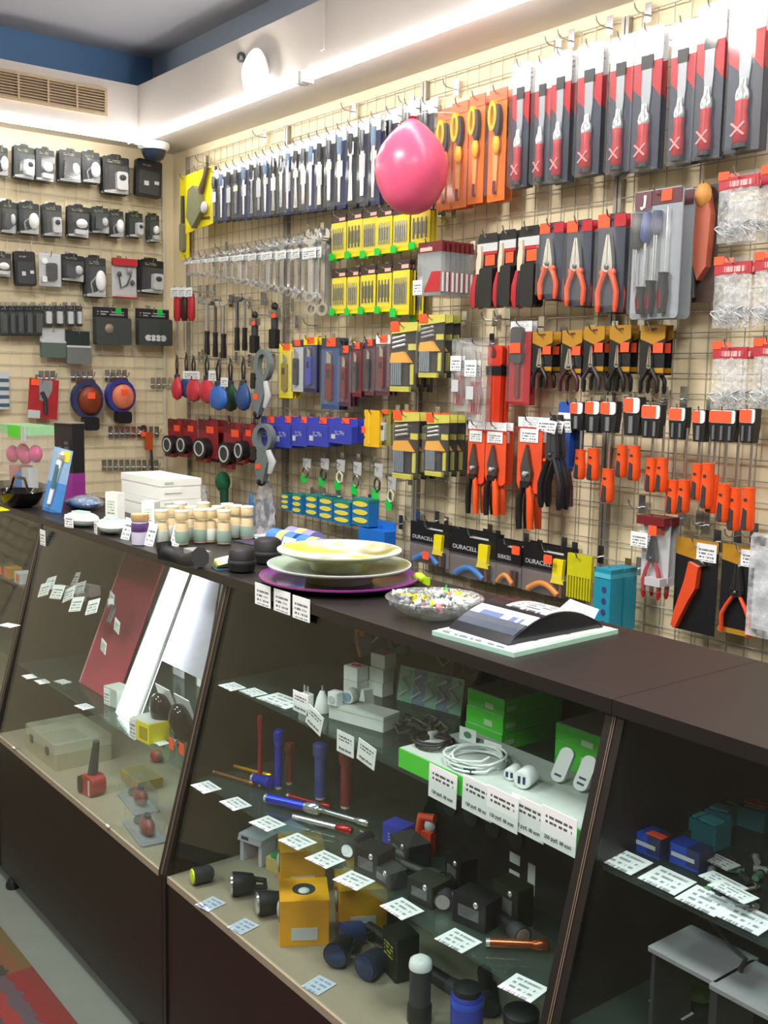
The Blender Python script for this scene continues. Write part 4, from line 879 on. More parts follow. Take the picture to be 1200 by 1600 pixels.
# ------------------------------------------------------------------ left wall: gadget packs
def kit_gadget(v):
    w, h = .10, .17
    card = [M_black, mat('graphite_card', '2A2E30', .5), mat('green_black_card', '1E2A28', .5)][v % 3]
    ps = [P('card', MB().rprism(-w / 2, w / 2, 0, h, -.003, 0, .006), card), P('header_print', box(-w * .4, w * .25, -.0042, -.003, h * .84, h * .93), printmat('print_on_graphite', '2A2E30', '8C9470', rows=2, fill=.5, z0=0, z1=1, dens=5)),
          P('hang_tab', MB().rprism(-w * .2, w * .2, h * .97, h * 1.07, -.002, 0, .006), M_black)]
    g = [P('gadget', MB().ell((.018, -.018, h * .42), (.026, .016, .045), 12, 8), M_white, True, subs=[P('cable', MB().tube([(-.02, -.012, .02), (-.028, -.012, .06), (.0, -.012, .09), (.02, -.012, .08)], .004, 6), M_grey, True)]),
         P('gadget', MB().rprism(-.004, .038, h * .12, h * .6, -.028, -.003, .01), M_lgrey, subs=[P('lens', MB().lathe([(.013, 0), (.013, -.004), (.008, -.006)], 14, (.017, -.028, h * .44), 'y'), M_dkgrey, True)]),
         P('gadget', MB().lathe([(.024, 0), (.026, -.012), (.018, -.02)], 16, (.012, -.004, h * .45), 'y'), M_white, True, subs=[P('plug', MB().rprism(-.02, .03, h * .1, h * .25, -.02, -.003, .006), M_lgrey)]),
         P('gadget', MB().prism([(-.035, .03), (.0, .02), (.035, .05), (.03, .1), (-.005, .085), (-.03, .11)], -.024, -.003), M_dkgrey, subs=[P('trim', MB().ell((.02, -.02, .075), (.018, .01, .03), 10, 8), M_lgrey, True)])][v % 4]
    ps += [g, P('white_foot', MB().prism([(-w * .46, .004), (w * .46, .004), (w * .46, h * .3), (0, h * .14), (-w * .46, h * .08)], -.006, -.003), M_lgrey), P('blister', MB().blister(-w * .45, w * .45, .006, h * .8, .032, .008), M_clear)]
    return ps, w, h
def B4(x0, x1, y0, y1, oy=200): return (x0 / 4, x1 / 4, oy + y0 / 4, oy + y1 / 4)
ROW1 = [(-40, 48, 120, 300), (80, 213, 115, 318), (217, 335, 132, 335), (370, 503, 142, 340), (512, 625, 152, 345), (645, 805, 182, 415)]
ROW2 = [(0, 95, 460, 660), (118, 243, 470, 665), (270, 388, 480, 680), (420, 553, 490, 685), (573, 680, 500, 660), (685, 772, 520, 685), (800, 890, 530, 685), (932, 995, 545, 715)]
ROW3 = [(-60, 65, 780, 930), (378, 523, 795, 960), (535, 662, 812, 1060), (872, 1020, 826, 1035)]
rn = ['top row of the gadget wall', 'second row of the gadget wall', 'third row of the gadget wall']
gn = ['white oval gadget', 'pale lens gadget', 'round white gadget', 'dark angular gadget']
for r, row in enumerate((ROW1, ROW2, ROW3)):
    for i, b in enumerate(row):
        v = (i * 5 + r * 3) % 4
        hang(kit(kit_gadget, (i + r) % 3 * 4 + v), 'gadget_pack', *B4(*b), .07, 'black pack with a %s, %s' % (gn[v], rn[r]), 'gadget pack', 'gadget packs ' + ('in the top row', 'in the second row', 'in the third row')[r], wall='left', n=2, dn=.034, rot=random.uniform(-.08, .12), roll=random.uniform(-.04, .04))
def kit_dark():
    w, h = .12, .17
    return [P('case', MB().rprism(-w / 2, w / 2, 0, h, -.03, 0, .012), M_black), P('front_panel', MB().rprism(-w * .4, w * .4, h * .06, h * .7, -.033, -.03, .008), M_dkgrey), P('print', box(-w * .35, w * .1, -.0315, -.03, h * .78, h * .9), M_dprint), P('sticker', box(-w * .2, -w * .02, -.035, -.033, h * .3, h * .42), M_lgrey), P('sticker', box(w * .2, w * .38, -.035, -.033, h * .36, h * .45), M_lgrey)], w, h
hang(kit(kit_dark), 'dark_case', *B4(830, 988, 205, 435), .06, 'black case hanging below the dome camera', 'case', wall='left', roll=.05)
hang(kit(kit_dark), 'dark_case', *B4(84, 213, 775, 990), .07, 'black case with white stickers in the third row of the gadget wall', 'case', wall='left', roll=-.04)
def kit_clearpk():
    w, h = .11, .17
    return [P('card', MB().rprism(-w / 2, w / 2, 0, h, -.003, 0, .006), M_lgrey), P('device', MB().rprism(-.02, .03, .03, .12, -.022, -.003, .012), M_dkgrey), P('disc', MB().lathe([(.016, 0), (.016, -.006)], 14, (-.028, -.003, .13), 'y'), M_white, True), P('plug', MB().rprism(-.045, -.02, .02, .05, -.018, -.003, .006), M_white), P('blister', MB().blister(-w * .47, w * .47, .005, h * .95, .03, .008), M_clear)], w, h
hang(kit(kit_clearpk), 'gadget_pack', *B4(242, 380, 785, 990), .08, 'pale clear pack with a dark device beside the black case', 'gadget pack', wall='left')
def kit_redhead():
    w, h = .12, .20
    return [P('card', MB().rprism(-w / 2, w / 2, 0, h, -.003, 0, .004), M_lgrey), P('header', box(-w / 2, w / 2, -.02, 0, h * .82, h), M_red), P('bottom_line', box(-w / 2, w / 2, -.03, 0, 0, .006), M_red), P('earbud', MB().ell((-.03, -.016, .12), (.012, .01, .014), 8, 6), M_dkgrey, True), P('earbud', MB().ell((.035, -.016, .08), (.012, .01, .014), 8, 6), M_dkgrey, True), P('cord', MB().tube([(-.03, -.012, .11), (-.02, -.012, .05), (.01, -.012, .07), (.03, -.012, .12)], .004, 6), M_dkgrey, True), P('puck', MB().ell((.02, -.016, .14), (.014, .01, .018), 8, 6), M_grey, True), P('blister', MB().blister(-w * .47, w * .47, .008, h * .8, .032, .008), M_clear)], w, h
hang(kit(kit_redhead), 'earphone_pack', *B4(699, 850, 818, 1065), .07, 'white earphone pack with red header on the gadget wall', 'earphone pack', wall='left')
# fourth row: narrow packs
def kit_narrow(v):
    w, h = .05, .16
    return [P('card', box(-w / 2, w / 2, -.003, 0, 0, h), [mat('graphite_card', '2A2E30', .5), mat('green_black_card', '1E2A28', .5)][v]), P('stylus', MB().rprism(-.012, .014, .02, h * .72, -.016, -.003, .006), [M_lgrey, M_dkgrey][v]), P('header_print', box(-w * .4, w * .4, -.0042, -.003, h * .84, h * .94), M_dprint), P('blister', MB().blister(-w * .45, w * .45, .006, h * .8, .024, .005), M_clear)], w, h
for i, b in enumerate(((0, 46, 112, 298), (50, 93, 112, 298), (97, 146, 112, 298), (152, 202, 112, 298), (206, 260, 112, 298))):
    hang(kit(kit_narrow, 1), 'narrow_pack', *B4(*b, oy=450), .07, 'narrow dark pack in the fourth row of the gadget wall', 'pack', 'narrow dark packs', wall='left', n=2, dn=.028)
for i, b in enumerate(((267, 330, 112, 238), (336, 398, 112, 238), (404, 464, 112, 240), (468, 512, 112, 240))):
    hang(kit(kit_narrow, 0), 'narrow_pack', *B4(*b, oy=450), .07, 'short narrow pack with a pale stick in the fourth row of the gadget wall', 'pack', 'short narrow packs', wall='left')
def kit_half(top, bot):
    w, h = .12, .15
    return [P('card', box(-w / 2, w / 2, -.003, 0, h * .5, h), top), P('pouch', MB().rprism(-w / 2, w / 2, 0, h * .52, -.016, 0, .006), bot), P('fold', box(-w / 2, w / 2, -.018, -.001, h * .5, h * .56), M_lgrey)], w, h
hang(kit_half(M_lgrey, mat('pouch_green', '55665C', .6)), 'pouch_pack', *B4(250, 405, 250, 435, 450), .05, 'pale card with red line and grey-green pouch on the gadget wall', 'pouch', wall='left')
hang(kit_half(mat('green_black_card', '1E2A28', .5), mat('pouch_grey', '6A706E', .6)), 'pouch_pack', *B4(412, 560, 270, 475, 450), .06, 'dark card with a grey pouch on the gadget wall', 'pouch', wall='left')
def kit_sock(v):
    w, h = .15, .16
    ps = [P('card', box(-w / 2, w / 2, -.004, 0, h * .66, h), M_dprint), P('box', MB().rprism(-w / 2, w / 2, 0, h * .72, -.04, 0, .008), mat('sock_grey', '3C4242', .5)), otag(w * .14, w * .3, h * .84, h * 1.0, -.005, M_greenT)]
    if v: ps += [P('ring', MB().lathe([(.014, 0), (.014, -.004)], 14, (-.035 + .022 * k, -.04, h * .2), 'y'), M_lgrey, True) for k in range(4)]
    else: ps += [P('blob', MB().ell((-.02, -.038, h * .42), (.02, .01, .022), 10, 8), mat('blob_tan', '8C7A6A', .5), True)]
    return ps, w, h
hang(kit(kit_sock, 0), 'socket_box', *B4(580, 800, 122, 355, 450), .06, 'dark grey hang box with green sticker and tan picture', 'hang box', wall='left')
hang(kit(kit_sock, 1), 'socket_box', *B4(847, 1055, 132, 360, 450), .06, 'dark grey hang box with green sticker and row of pale rings', 'hang box', wall='left')
# headlamps, red pack
def kit_headlamp(m1, m2):
    w, h = .13, .19
    n = 18; o, i = oval(0, .115, .06, .07, n), oval(0, .115, .044, .052, n)
    v = [(x, -.045, z) for x, z in o] + [(x, -.045, z) for x, z in i] + [(x, -.005, z) for x, z in o] + [(x, -.005, z) for x, z in i]
    f = []
    for k in range(n):
        k2 = (k + 1) % n; f += [(k, k2, n + k2, n + k), (2 * n + k2, 2 * n + k, 3 * n + k, 3 * n + k2), (k2, k, 2 * n + k, 2 * n + k2), (n + k, n + k2, 3 * n + k2, 3 * n + k)]
    return [P('strap', MB().add(v, f), m1, True), P('lamp_face', MB().lathe([(.044, 0), (.046, -.03), (.034, -.045)], 18, (.006, -.02, .11), 'y', sy=1.15), m2, True), P('top_band', MB().rprism(-.035, .03, .155, .19, -.04, -.008, .012), mat('band_brown', '4A2A22', .6)), P('battery', MB().rprism(-.02, .04, .0, .05, -.05, -.006, .012), M_black), otag(-.012, .018, .118, .142, -.066)], w, h
hang(kit_headlamp(M_navy, mat('lamp_brown', '7A3418', .4)), 'headlamp', 107, 158, 592, 672, .07, 'headlamp with navy strap and brown face on the gadget wall', 'headlamp', wall='left')
hang(kit_headlamp(mat('strap_blue', '2A3590', .5), mat('lamp_orange', 'D87A5A', .35)), 'headlamp', 160, 208, 590, 661, .07, 'headlamp with blue strap and orange face on the gadget wall', 'headlamp', wall='left')
def kit_redcard():
    w, h = .11, .15
    return [P('card', box(-w / 2, w / 2, -.004, 0, 0, h), mat('crimson_card', 'A8262C', .45)), P('picture', MB().prism([(-.015, .07), (.01, .06), (.03, .11), (.03, h - .004), (-.02, h - .004)], -.006, -.004), M_grey), P('tool', MB().tube([(-.01, -.012, .1), (.005, -.012, .075), (.01, -.012, .02)], .008, 6), M_dkgrey, True), P('corner_label', box(-w / 2, -.01, -.006, -.004, 0, .03), M_lgrey), otag(-w * .45, -w * .18, h * .82, h * .98, -.006)], w, h
hang(kit(kit_redcard), 'red_card_pack', 42, 88, 592, 654, .06, 'crimson tool card with grey picture beside the headlamps', 'card', wall='left', roll=.08)
def kit_orgun():
    w, h = .05, .2
    return [P('grip', MB().rprism(-.012, .012, .11, .19, -.02, -.004, .006), mat('gun_orange', 'B8502A', .4)), P('nose', MB().rprism(-.025, -.008, .17, .19, -.018, -.006, .004), M_orangeT), P('stem', MB().tube([(.008, -.012, .12), (.012, -.012, 0)], .005, 6), M_dkgrey, True)], w, h
hang(kit(kit_orgun), 'caulk_tool', 219, 242, 671, 742, .06, 'small orange tool with dark stem above the white boxes', 'tool', wall='left')
for k, (x0, y, n) in enumerate(((62, 640 - 50, 3), (112, 588, 4), (165, 588, 4), (236, 600, 4), (170, 676, 9), (160, 728, 10))):
    for i in range(n):
        a = Lw(x0 + i * 9, y, 0); hook(a.y, a.z, .05, 'left', 'short empty pale hook on the gadget wall grid')
a = Lw(4, 610, .06)
spawn('striped_pack', [P('pouch', MB().rprism(-.05, .03, -.08, .08, -.02, 0, .01), M_lgrey)] + [P('stripe', box(-.051, .031, -.0212, .0, -.07 + .035 * k, -.055 + .035 * k), mat('stripe_teal', '3C5A6E', .5)) for k in range(4)], (.03, a.y, a.z), 'pale pack with dark teal stripes at the far end of the gadget wall', 'pack', rot=PI / 2)
# ------------------------------------------------------------------ display counters
TZ, TY0, TY1 = 1.126, -1.153, -.80
BZ, BY = .46, -1.3185
XS = [.24, 1.378, 2.536, 3.654, 4.79]
SH1, SH2 = .89, .672
def gy(z): return BY + (TY0 - BY) * (z - BZ) / (TZ - BZ)      # y of the sloped glass at height z
TH = .016
cl = ['dark sloped-glass display counter in the corner with the yellow-tagged bowl', 'dark sloped-glass display counter holding the mice and beige cases', 'dark sloped-glass display counter holding the green boxes and flashlights', 'dark sloped-glass display counter holding the blue packs and grey platforms']
M_edge = mat('edge_band', '6E5F50', .4)
for i in range(4):
    x0, x1 = XS[i] + .001, XS[i + 1] - .001
    L = x1 - x0
    side = [(BY - .004, 0.03), (BY - .004, BZ), (TY0 - .002, TZ - .022), (TY1, TZ - .022), (TY1, .03)]
    def yz(pts, xa, xb):
        n = len(pts); v = [(xa, y, z) for y, z in pts] + [(xb, y, z) for y, z in pts]
        return MB().add(v, [tuple(range(n)), tuple(range(2 * n - 1, n - 1, -1))] + [(k, k + n, (k + 1) % n + n, (k + 1) % n) for k in range(n)])
    backm = [M_wood, mat('grey_back_panel', '6A6E70', .4), M_wood, M_wood][i]
    ps = [P('side_panel', yz(side, 0, TH), M_wood), P('side_panel', yz(side, L - TH, L), M_wood),
          P('edge_band', yz([(BY - .0055, BZ), (BY - .0045, BZ), (TY0 - .0025, TZ - .022), (TY0 - .0035, TZ - .022)], 0, .0016), M_edge), P('edge_band', yz([(BY - .0055, BZ), (BY - .0045, BZ), (TY0 - .0025, TZ - .022), (TY0 - .0035, TZ - .022)], L - .0016, L), M_edge),
          P('top_panel', box(-.0005, L + .0005, TY0 - .012, TY1 + .005, TZ - .022, TZ), M_wood), P('front_panel', box(TH, L - TH, BY, BY + TH, .03, BZ - .016), M_wood),
          P('bottom_board', box(TH, L - TH, BY, TY1 - TH, BZ - .016, BZ), M_beige)]
    if i == 3: ps.append(P('back_panel', box(TH, .42, TY1 - .008, TY1, .03, TZ - .022), backm))
    else: ps.append(P('back_panel', box(TH, L - TH, TY1 - .008, TY1, .03, TZ - .022), backm))
    g = .006
    ps.append(P('front_glass', yz([(gy(BZ) + .004, BZ + .002), (gy(BZ) + .008, BZ + .002), (gy(TZ - .022) + .008, TZ - .024), (gy(TZ - .022) + .004, TZ - .024)], TH + .001, L - TH - .001), M_glass))
    for sh in (SH1, SH2):
        xe = (xat(150, -1.0, SH1) - x0) if (i == 1 and sh == SH1) else L - TH - .001
        ps.append(P('glass_shelf', box(TH + .001, xe, gy(sh) + .022, TY1 - .012, sh - .006, sh), M_shelf))
    for fx in (.12, L - .12):
        for fy in (BY + .004, TY1 - .05):
            ps.append(P('foot', MB().lathe([(.02, 0), (.022, .012), (.014, .03)], 12, (fx, fy, 0)), M_black, True))
    ps.append(P('glass_clip', MB().ell((.18, BY - .002, BZ + .004), (.012, .005, .006), 8, 6), M_chrome, True)); ps.append(P('glass_clip', MB().ell((L - .3, BY - .002, BZ + .004), (.012, .005, .006), 8, 6), M_chrome, True))
    spawn('display_counter', ps, (x0, 0, 0), cl[i], 'counter', 'display counters')
# rug on the floor in front of the counters
def rugmat():
    m, nt, b = _new('striped_rug'); b.inputs['Roughness'].default_value = .95
    L = nt.links.new; N = nt.nodes.new
    tc = N('ShaderNodeTexCoord'); sp = N('ShaderNodeSeparateXYZ'); L(tc.outputs['Object'], sp.inputs[0])
    nz = N('ShaderNodeTexNoise'); nz.inputs['Scale'].default_value = 40; L(tc.outputs['Object'], nz.inputs['Vector'])
    def stripes(cols, per):
        mu = N('ShaderNodeMath'); mu.operation = 'MULTIPLY_ADD'; mu.inputs[1].default_value = 1 / per; L(sp.outputs[1], mu.inputs[0])
        sc = N('ShaderNodeMath'); sc.operation = 'MULTIPLY'; sc.inputs[1].default_value = .25; L(nz.outputs['Fac'], sc.inputs[0]); L(sc.outputs[0], mu.inputs[2])
        fr = N('ShaderNodeMath'); fr.operation = 'FRACT'; L(mu.outputs[0], fr.inputs[0])
        r = N('ShaderNodeValToRGB'); r.color_ramp.interpolation = 'CONSTANT'
        while len(r.color_ramp.elements) < len(cols): r.color_ramp.elements.new(.5)
        for k, c in enumerate(cols):
            r.color_ramp.elements[k].position = k / len(cols); r.color_ramp.elements[k].color = (*hx(c), 1)
        L(fr.outputs[0], r.inputs[0]); return r.outputs[0]
    a = stripes(['5E2420', '3A3238', '6E2824', '443A40', '62201C'], .2); c = stripes(['4E4424', '2C2E22', '66502C', '2A2C24', '5A3C26'], .2)
    mr = N('ShaderNodeMath'); mr.operation = 'GREATER_THAN'; mr.inputs[1].default_value = 0; L(sp.outputs[0], mr.inputs[0])
    mx = N('ShaderNodeMix'); mx.data_type = 'RGBA'; L(mr.outputs[0], mx.inputs[0]); L(c, mx.inputs[6]); L(a, mx.inputs[7]); L(mx.outputs[2], b.inputs['Base Color'])
    bp = N('ShaderNodeBump'); bp.inputs['Strength'].default_value = .5; bp.inputs['Distance'].default_value = .004; L(nz.outputs['Fac'], bp.inputs['Height']); L(bp.outputs[0], b.inputs['Normal'])
    return m
rx = Zp(55, 1515, 0).x
spawn('striped_rug', [P('pile', MB().box(-1.6, 3.0, -1.5, 0, 0.001, .012), rugmat())], (rx, -1.428, 0), 'red and olive striped rug on the grey floor', 'rug')
# ------------------------------------------------------------------ goods on the counter top
def put(name, parts, px, py, z, label, cat, group=None, rot=0, scale=(1, 1, 1), tilt=0, roll=0):
    p = Zp(px, py, z)
    return spawn(name, parts, (p.x, p.y, z), label, cat, group, rot, scale, tilt, roll)
def rbx(w, d, h, m, name='box', subs=(), r=.004, label=None):
    return P(name, MB().hprism(rrect(-w / 2, w / 2, -d / 2, d / 2, min(r, w / 4, d / 4), 2), 0, h), m, subs=subs, label=label)
def tagflat(w=.045, d=.035): return [P('tag', box(-w / 2, w / 2, -d / 2, d / 2, 0, .0012), M_flat)]
def flatprint(name, base, ink, rows, dens):
    m = printmat(name, base, ink, rows=rows, fill=.45, z0=-1, z1=2, dens=dens)
    for n in m.node_tree.nodes:                      # lines run across x, stacked along y
        if n.type == 'SEPXYZ': sep = n
    for l in list(m.node_tree.links):
        if l.from_node == sep and l.from_socket.name == 'Z':
            t = l.to_socket; m.node_tree.links.remove(l); m.node_tree.links.new(sep.outputs[1], t)
    return m
M_flat = flatprint('flat_price_tag', 'DDE4E8', '8E929A', 4, 12)
M_paper = flatprint('printed_sheet', 'E8EEF0', '8A9098', 10, 10)
# plates
def platemat(name, c1, c2, c3, sc, rough=.18):
    m, nt, b = _new(name); b.inputs['Roughness'].default_value = rough
    tc = nt.nodes.new('ShaderNodeTexCoord'); n = nt.nodes.new('ShaderNodeTexNoise'); n.inputs['Scale'].default_value = sc; n.inputs['Detail'].default_value = 1.5
    nt.links.new(tc.outputs['Object'], n.inputs['Vector']); r = nt.nodes.new('ShaderNodeValToRGB'); e = r.color_ramp.elements
    e[0].position = .38; e[0].color = (*hx(c1), 1); e[1].position = .72; e[1].color = (*hx(c3), 1); k = e.new(.5); k.color = (*hx(c2), 1)
    nt.links.new(n.outputs['Fac'], r.inputs[0]); nt.links.new(r.outputs[0], b.inputs['Base Color']); return m
def plate(c, rpx, z, zr, m, label, rim=None):
    h = zr - z; r = rpx * mpp((c[0], c[1], zr))
    d = min(h, .02)                                            # dish depth; the rest is a foot ring
    prof = [(.004, h - d + .002), (r * .42, h - d + .002), (r * .42, 0), (r * .46, 0), (r * .5, h - d), (r * .75, h - d * .75), (r, h - .003), (r * 1.004, h), (r * .985, h), (r * .78, h - d * .5), (r * .6, h - d * .62), (.004, h - d * .62)]
    spawn('decor_plate', [P('dish', MB().lathe(prof, 40), m, True), P('rim', MB().lathe([(r * .985, h - .0015), (r * 1.006, h - .001), (r * 1.006, h + .001), (r * .985, h + .0012), (r * .985, h - .0015)], 40, cap=False), rim or M_lgrey, True)], (c[0], c[1], z), label, 'plate', 'stacked plates')
pc = Zp(530, 899, TZ + .018)
z2, z3 = on(533, 881, 1, pc.y).z, on(535, 859, 1, pc.y).z
plate((pc.x, pc.y), 124, TZ, TZ + .018, platemat('plate_purple', '8A3AA4', '7A2E94', '84784E', 2.5), 'purple and olive plate, lowest of the plate stack', M_purple)
plate((pc.x, pc.y), 112, TZ + .006, z2, platemat('plate_sage', 'B4C8B8', 'A4B8A6', '8A8448', 7, .3), 'sage green glass plate in the middle of the plate stack')
plate((pc.x, pc.y), 97, z2 - .012, z3, platemat('plate_top', 'C8BE4A', 'D0DCD0', '8A8034', 11, .3), 'yellow and white patterned plate, topmost of the plate stack')
p = Zp(655, 893, TZ + .03)
spawn('lime_wrapper', [P('leaf', MB().ell((0, 0, .012), (.02, .014, .012), 10, 6), mat('lime_plastic', 'B8E028', .3), True), P('tail', MB().prism([(.012, .004), (.034, .0), (.034, .018), (.014, .016)], -.003, .003), mat('lime_plastic', 'B8E028', .3))], (p.x, p.y, TZ + .004), 'lime green wrapped sweet beside the plates', 'sweet')
# glass bowl of sweets
p = Zp(679, 938, TZ + .03); rb = 78 * mpp(p)
M_bowl = clearmat('cut_glass', tint=(.95, .97, .97), body=.12, bodycol=(.8, .84, .85), gloss=.5, rough=.06, nscale=70)
spawn('glass_bowl', [P('bowl', MB().lathe([(rb * .45, 0), (rb * .55, .002), (rb * .8, .018), (rb, .036), (rb * .985, .0375), (rb * .78, .022), (rb * .5, .006), (.004, .006)], 28), M_bowl, True), P('foot_ring', MB().lathe([(rb * .42, 0), (rb * .46, -.0), (rb * .46, .004), (rb * .42, .004), (rb * .42, 0)], 28, cap=False), M_bowl, True)], (p.x, p.y, TZ), 'cut glass bowl full of wrapped sweets', 'bowl')
cc = [('white', mat('candy_white', 'E8ECEE', .3)), ('yellow', mat('candy_yellow', 'E8E040', .3)), ('green', mat('candy_green', '2A9A5A', .3)), ('grey', mat('candy_grey', '8A9096', .25)), ('pink', mat('candy_pink', 'D88090', .3))]
ck = []
for nm, m in cc:
    ck.append((nm, [P('sweet', MB().ell((0, 0, .005), (.009, .0065, .006), 8, 6), m, True, subs=[P('twist', MB().prism([(.008, .003), (.017, -.001), (.017, .011), (.008, .007)], -.001, .001), m), P('twist', MB().prism([(-.017, -.001), (-.008, .003), (-.008, .007), (-.017, .011)], -.001, .001), m)])]))
rnd = random.Random(3)
for k in range(64):
    a = rnd.uniform(0, 2 * PI); rr = math.sqrt(rnd.random()) * rb * .76
    i = rnd.choice((0, 0, 0, 0, 3, 3, 1, 2, 4, 0, 3))
    if k % 9 == 0: i = 1
    z = TZ + .014 + .012 * rnd.random() + .013 * (rr / rb)
    spawn('wrapped_sweet', ck[i][1], (p.x + rr * math.cos(a), p.y + rr * math.sin(a), z), '%s wrapped sweet in the cut glass bowl' % ck[i][0], 'sweet', '%s sweets in the bowl' % ck[i][0], rot=rnd.uniform(0, 6), tilt=rnd.uniform(-.5, .5), roll=rnd.uniform(-.4, .4))
# folder with papers and arched stand
A = Zp(675, 987, TZ + .006); B = Zp(803, 1022, TZ + .006); C = Zp(966, 985, TZ + .006)
D = A + (C - B)
fold = MB().hprism([(A.x, A.y), (B.x, B.y), (C.x, C.y), (D.x, D.y)], 0, .008)
spawn('green_folder', [P('cover', fold, mat('mint_folder', 'A8CFC0', .5)), P('pages', MB().hprism([(q.x + (A.x + C.x) / 2 - (A.x + C.x) / 2, q.y) for q in (A.lerp(C, .03), B.lerp(D, .03), C.lerp(A, .03), D.lerp(B, .03))], .008, .0105), M_paper)], (0, 0, TZ), 'pale green folder with printed pages under the arched stand', 'folder')
fx0, fx1 = A.x + .012, B.x - .03
fy0, fy1 = A.y + .03, C.y - .02
ns = 16
arch = [(fy0 + (fy1 - fy0) * k / ns, .001 + .04 * math.sin(PI * k / ns) ** .8) for k in range(ns + 1)]
def archband(k0, k1, x0, x1, lift):
    mb = MB(); v = []
    for k in range(k0, k1 + 1):
        y, z = arch[k]; v += [(x0, y, z + lift), (x1, y, z + lift), (x0, y, z + lift - .003), (x1, y, z + lift - .003)]
    f = []
    for k in range(k1 - k0):
        a = 4 * k; f += [(a, a + 1, a + 5, a + 4), (a + 2, a + 6, a + 7, a + 3), (a, a + 4, a + 6, a + 2), (a + 1, a + 3, a + 7, a + 5)]
    f += [(0, 2, 3, 1), (4 * (k1 - k0), 4 * (k1 - k0) + 1, 4 * (k1 - k0) + 3, 4 * (k1 - k0) + 2)]
    return mb.add(v, f)
endp = [(y, z) for y, z in arch] + [(arch[-1][0], 0), (arch[0][0], 0)]
n = len(endp)
ends = []
for xe in (fx0 + .002, fx1 - .006):
    v = [(xe, y, z) for y, z in endp] + [(xe + .004, y, z) for y, z in endp]
    ends.append(P('end_plate', MB().add(v, [tuple(range(n - 1, -1, -1)), tuple(range(n, 2 * n))] + [(k, (k + 1) % n, (k + 1) % n + n, k + n) for k in range(n)]), mat('stand_black', '1A1C24', .2)))
spawn('arched_stand', [P('shell', archband(0, ns, fx0, fx1, .001), mat('stand_black', '1A1C24', .2)), *ends, P('white_band', archband(3, 5, fx0 + .004, fx1 - .002, .0022), flatprint('stand_band', 'D8E2F0', '5A6AA0', 1, 4)), P('sheet', archband(6, 12, fx0 + .05, fx1 - .002, .0022), flatprint('stand_sheet', 'C8CCD2', '5A5E66', 7, 6)), P('label', archband(1, 3, fx0 + .004, fx1 - .004, .002), mat('stand_navy', '3A4456', .25))], (0, 0, TZ + .011), 'black arched stand with a printed white sheet on the green folder', 'stand')
p = Zp(795, 1012, TZ)
spawn('grey_card', [P('card', MB().hprism([(-.03, -.022), (.03, -.022), (.034, .012), (-.026, .012)], 0, .0015), M_grey)], (p.x, p.y + .004, TZ + .0005), 'small grey card under the front corner of the green folder', 'card')
p = Zp(852, 952, TZ + .03)
spawn('white_leaflet', [P('sheet', MB().add([(-.05, 0, 0), (.05, 0, 0), (.045, .03, .03), (-.03, .034, .036), (-.05, .0015, 0), (.05, .0015, 0), (.045, .0315, .03), (-.03, .0355, .036)], [(0, 1, 2, 3), (7, 6, 5, 4), (0, 4, 5, 1), (1, 5, 6, 2), (2, 6, 7, 3), (3, 7, 4, 0)]), M_paper)], (fx0 + .06, fy1 + .008, TZ + .0005), 'curled white leaflet behind the arched stand', 'leaflet')
# blue rolls
M_roll = mat('roll_blue', '3A7AE0', .35)
RY_ = -.845
for i, (px, yy, ln, z) in enumerate(((447, -.87, .12, TZ), (492, -.87, .11, TZ), (474, -.813, .12, TZ), (530, -.86, .09, TZ))):
    x = xat(px, yy, z + .028)
    spawn('bag_roll', [P('roll', MB().tube([(-ln / 2, 0, .028), (ln / 2, 0, .028)], .027, 16), [M_roll, M_roll, mat('roll_lilac', '8A86D8', .4), mat('roll_deep', '2A4AC8', .4)][i], True), P('core', MB().tube([(-ln / 2 - .001, 0, .028), (ln / 2 + .001, 0, .028)], .009, 10), mat('roll_core', '5AB0E8', .4), True), P('band', MB().tube([(-.012, 0, .028), (.018, 0, .028)], .0276, 16), mat('roll_band', 'D8D070', .5), True)],
          (x, yy, z), ['sky blue bag roll carrying the white tag', 'sky blue bag roll behind the plates', 'lilac bag roll lying behind the blue rolls', 'deep blue bag roll behind the top plate'][i], 'roll', 'bag rolls', rot=0)
x = xat(450, -.905, TZ + .03)
spawn('price_card', [P('tag', box(-.028, .028, -.001, 0, 0, .05), M_tagp)], (x, -.915, TZ), 'white price card leaning on the sky blue bag roll', 'price card', tilt=-.35)
# black clips and small camera-like goods at the front edge
p = Zp(290, 885, TZ)
M_rub = mat('matt_black', '101114', .6)
spawn('black_strap', [P('strap', MB().tube([(-.09, -.01, .03), (-.085, -.01, .012), (-.06, 0, .008), (-.02, .0, .006), (.02, .004, .012), (.04, .0, .02)], [.016, .018, .013, .012, .016, .018], 8), M_rub, True), P('buckle', MB().hprism(rrect(-.035, .03, .002, .03, .006, 2), .018, .026), M_grey)], (p.x, p.y + .012, TZ), 'black strap with grey buckle at the counter edge in front of the jars', 'strap', scale=(1.25, 1.25, 1.4))
for i, (px, py, s) in enumerate(((378, 893, 1), (418, 880, 1.1))):
    p = Zp(px, py, TZ)
    spawn('lens_pouch', [P('pouch', MB().lathe([(.02, 0), (.03, .004), (.032, .02), (.03, .05), (.022, .056)], 16), M_rub, True), P('lid_band', MB().lathe([(.0325, .02), (.034, .024), (.0325, .028)], 16), M_dkgrey, True)], (p.x, p.y, TZ), ['round black pouch beside the blue card at the counter edge', 'round black pouch beside the purple plate'][i], 'pouch', scale=(s, s, s))
p = Zp(345, 890, TZ)
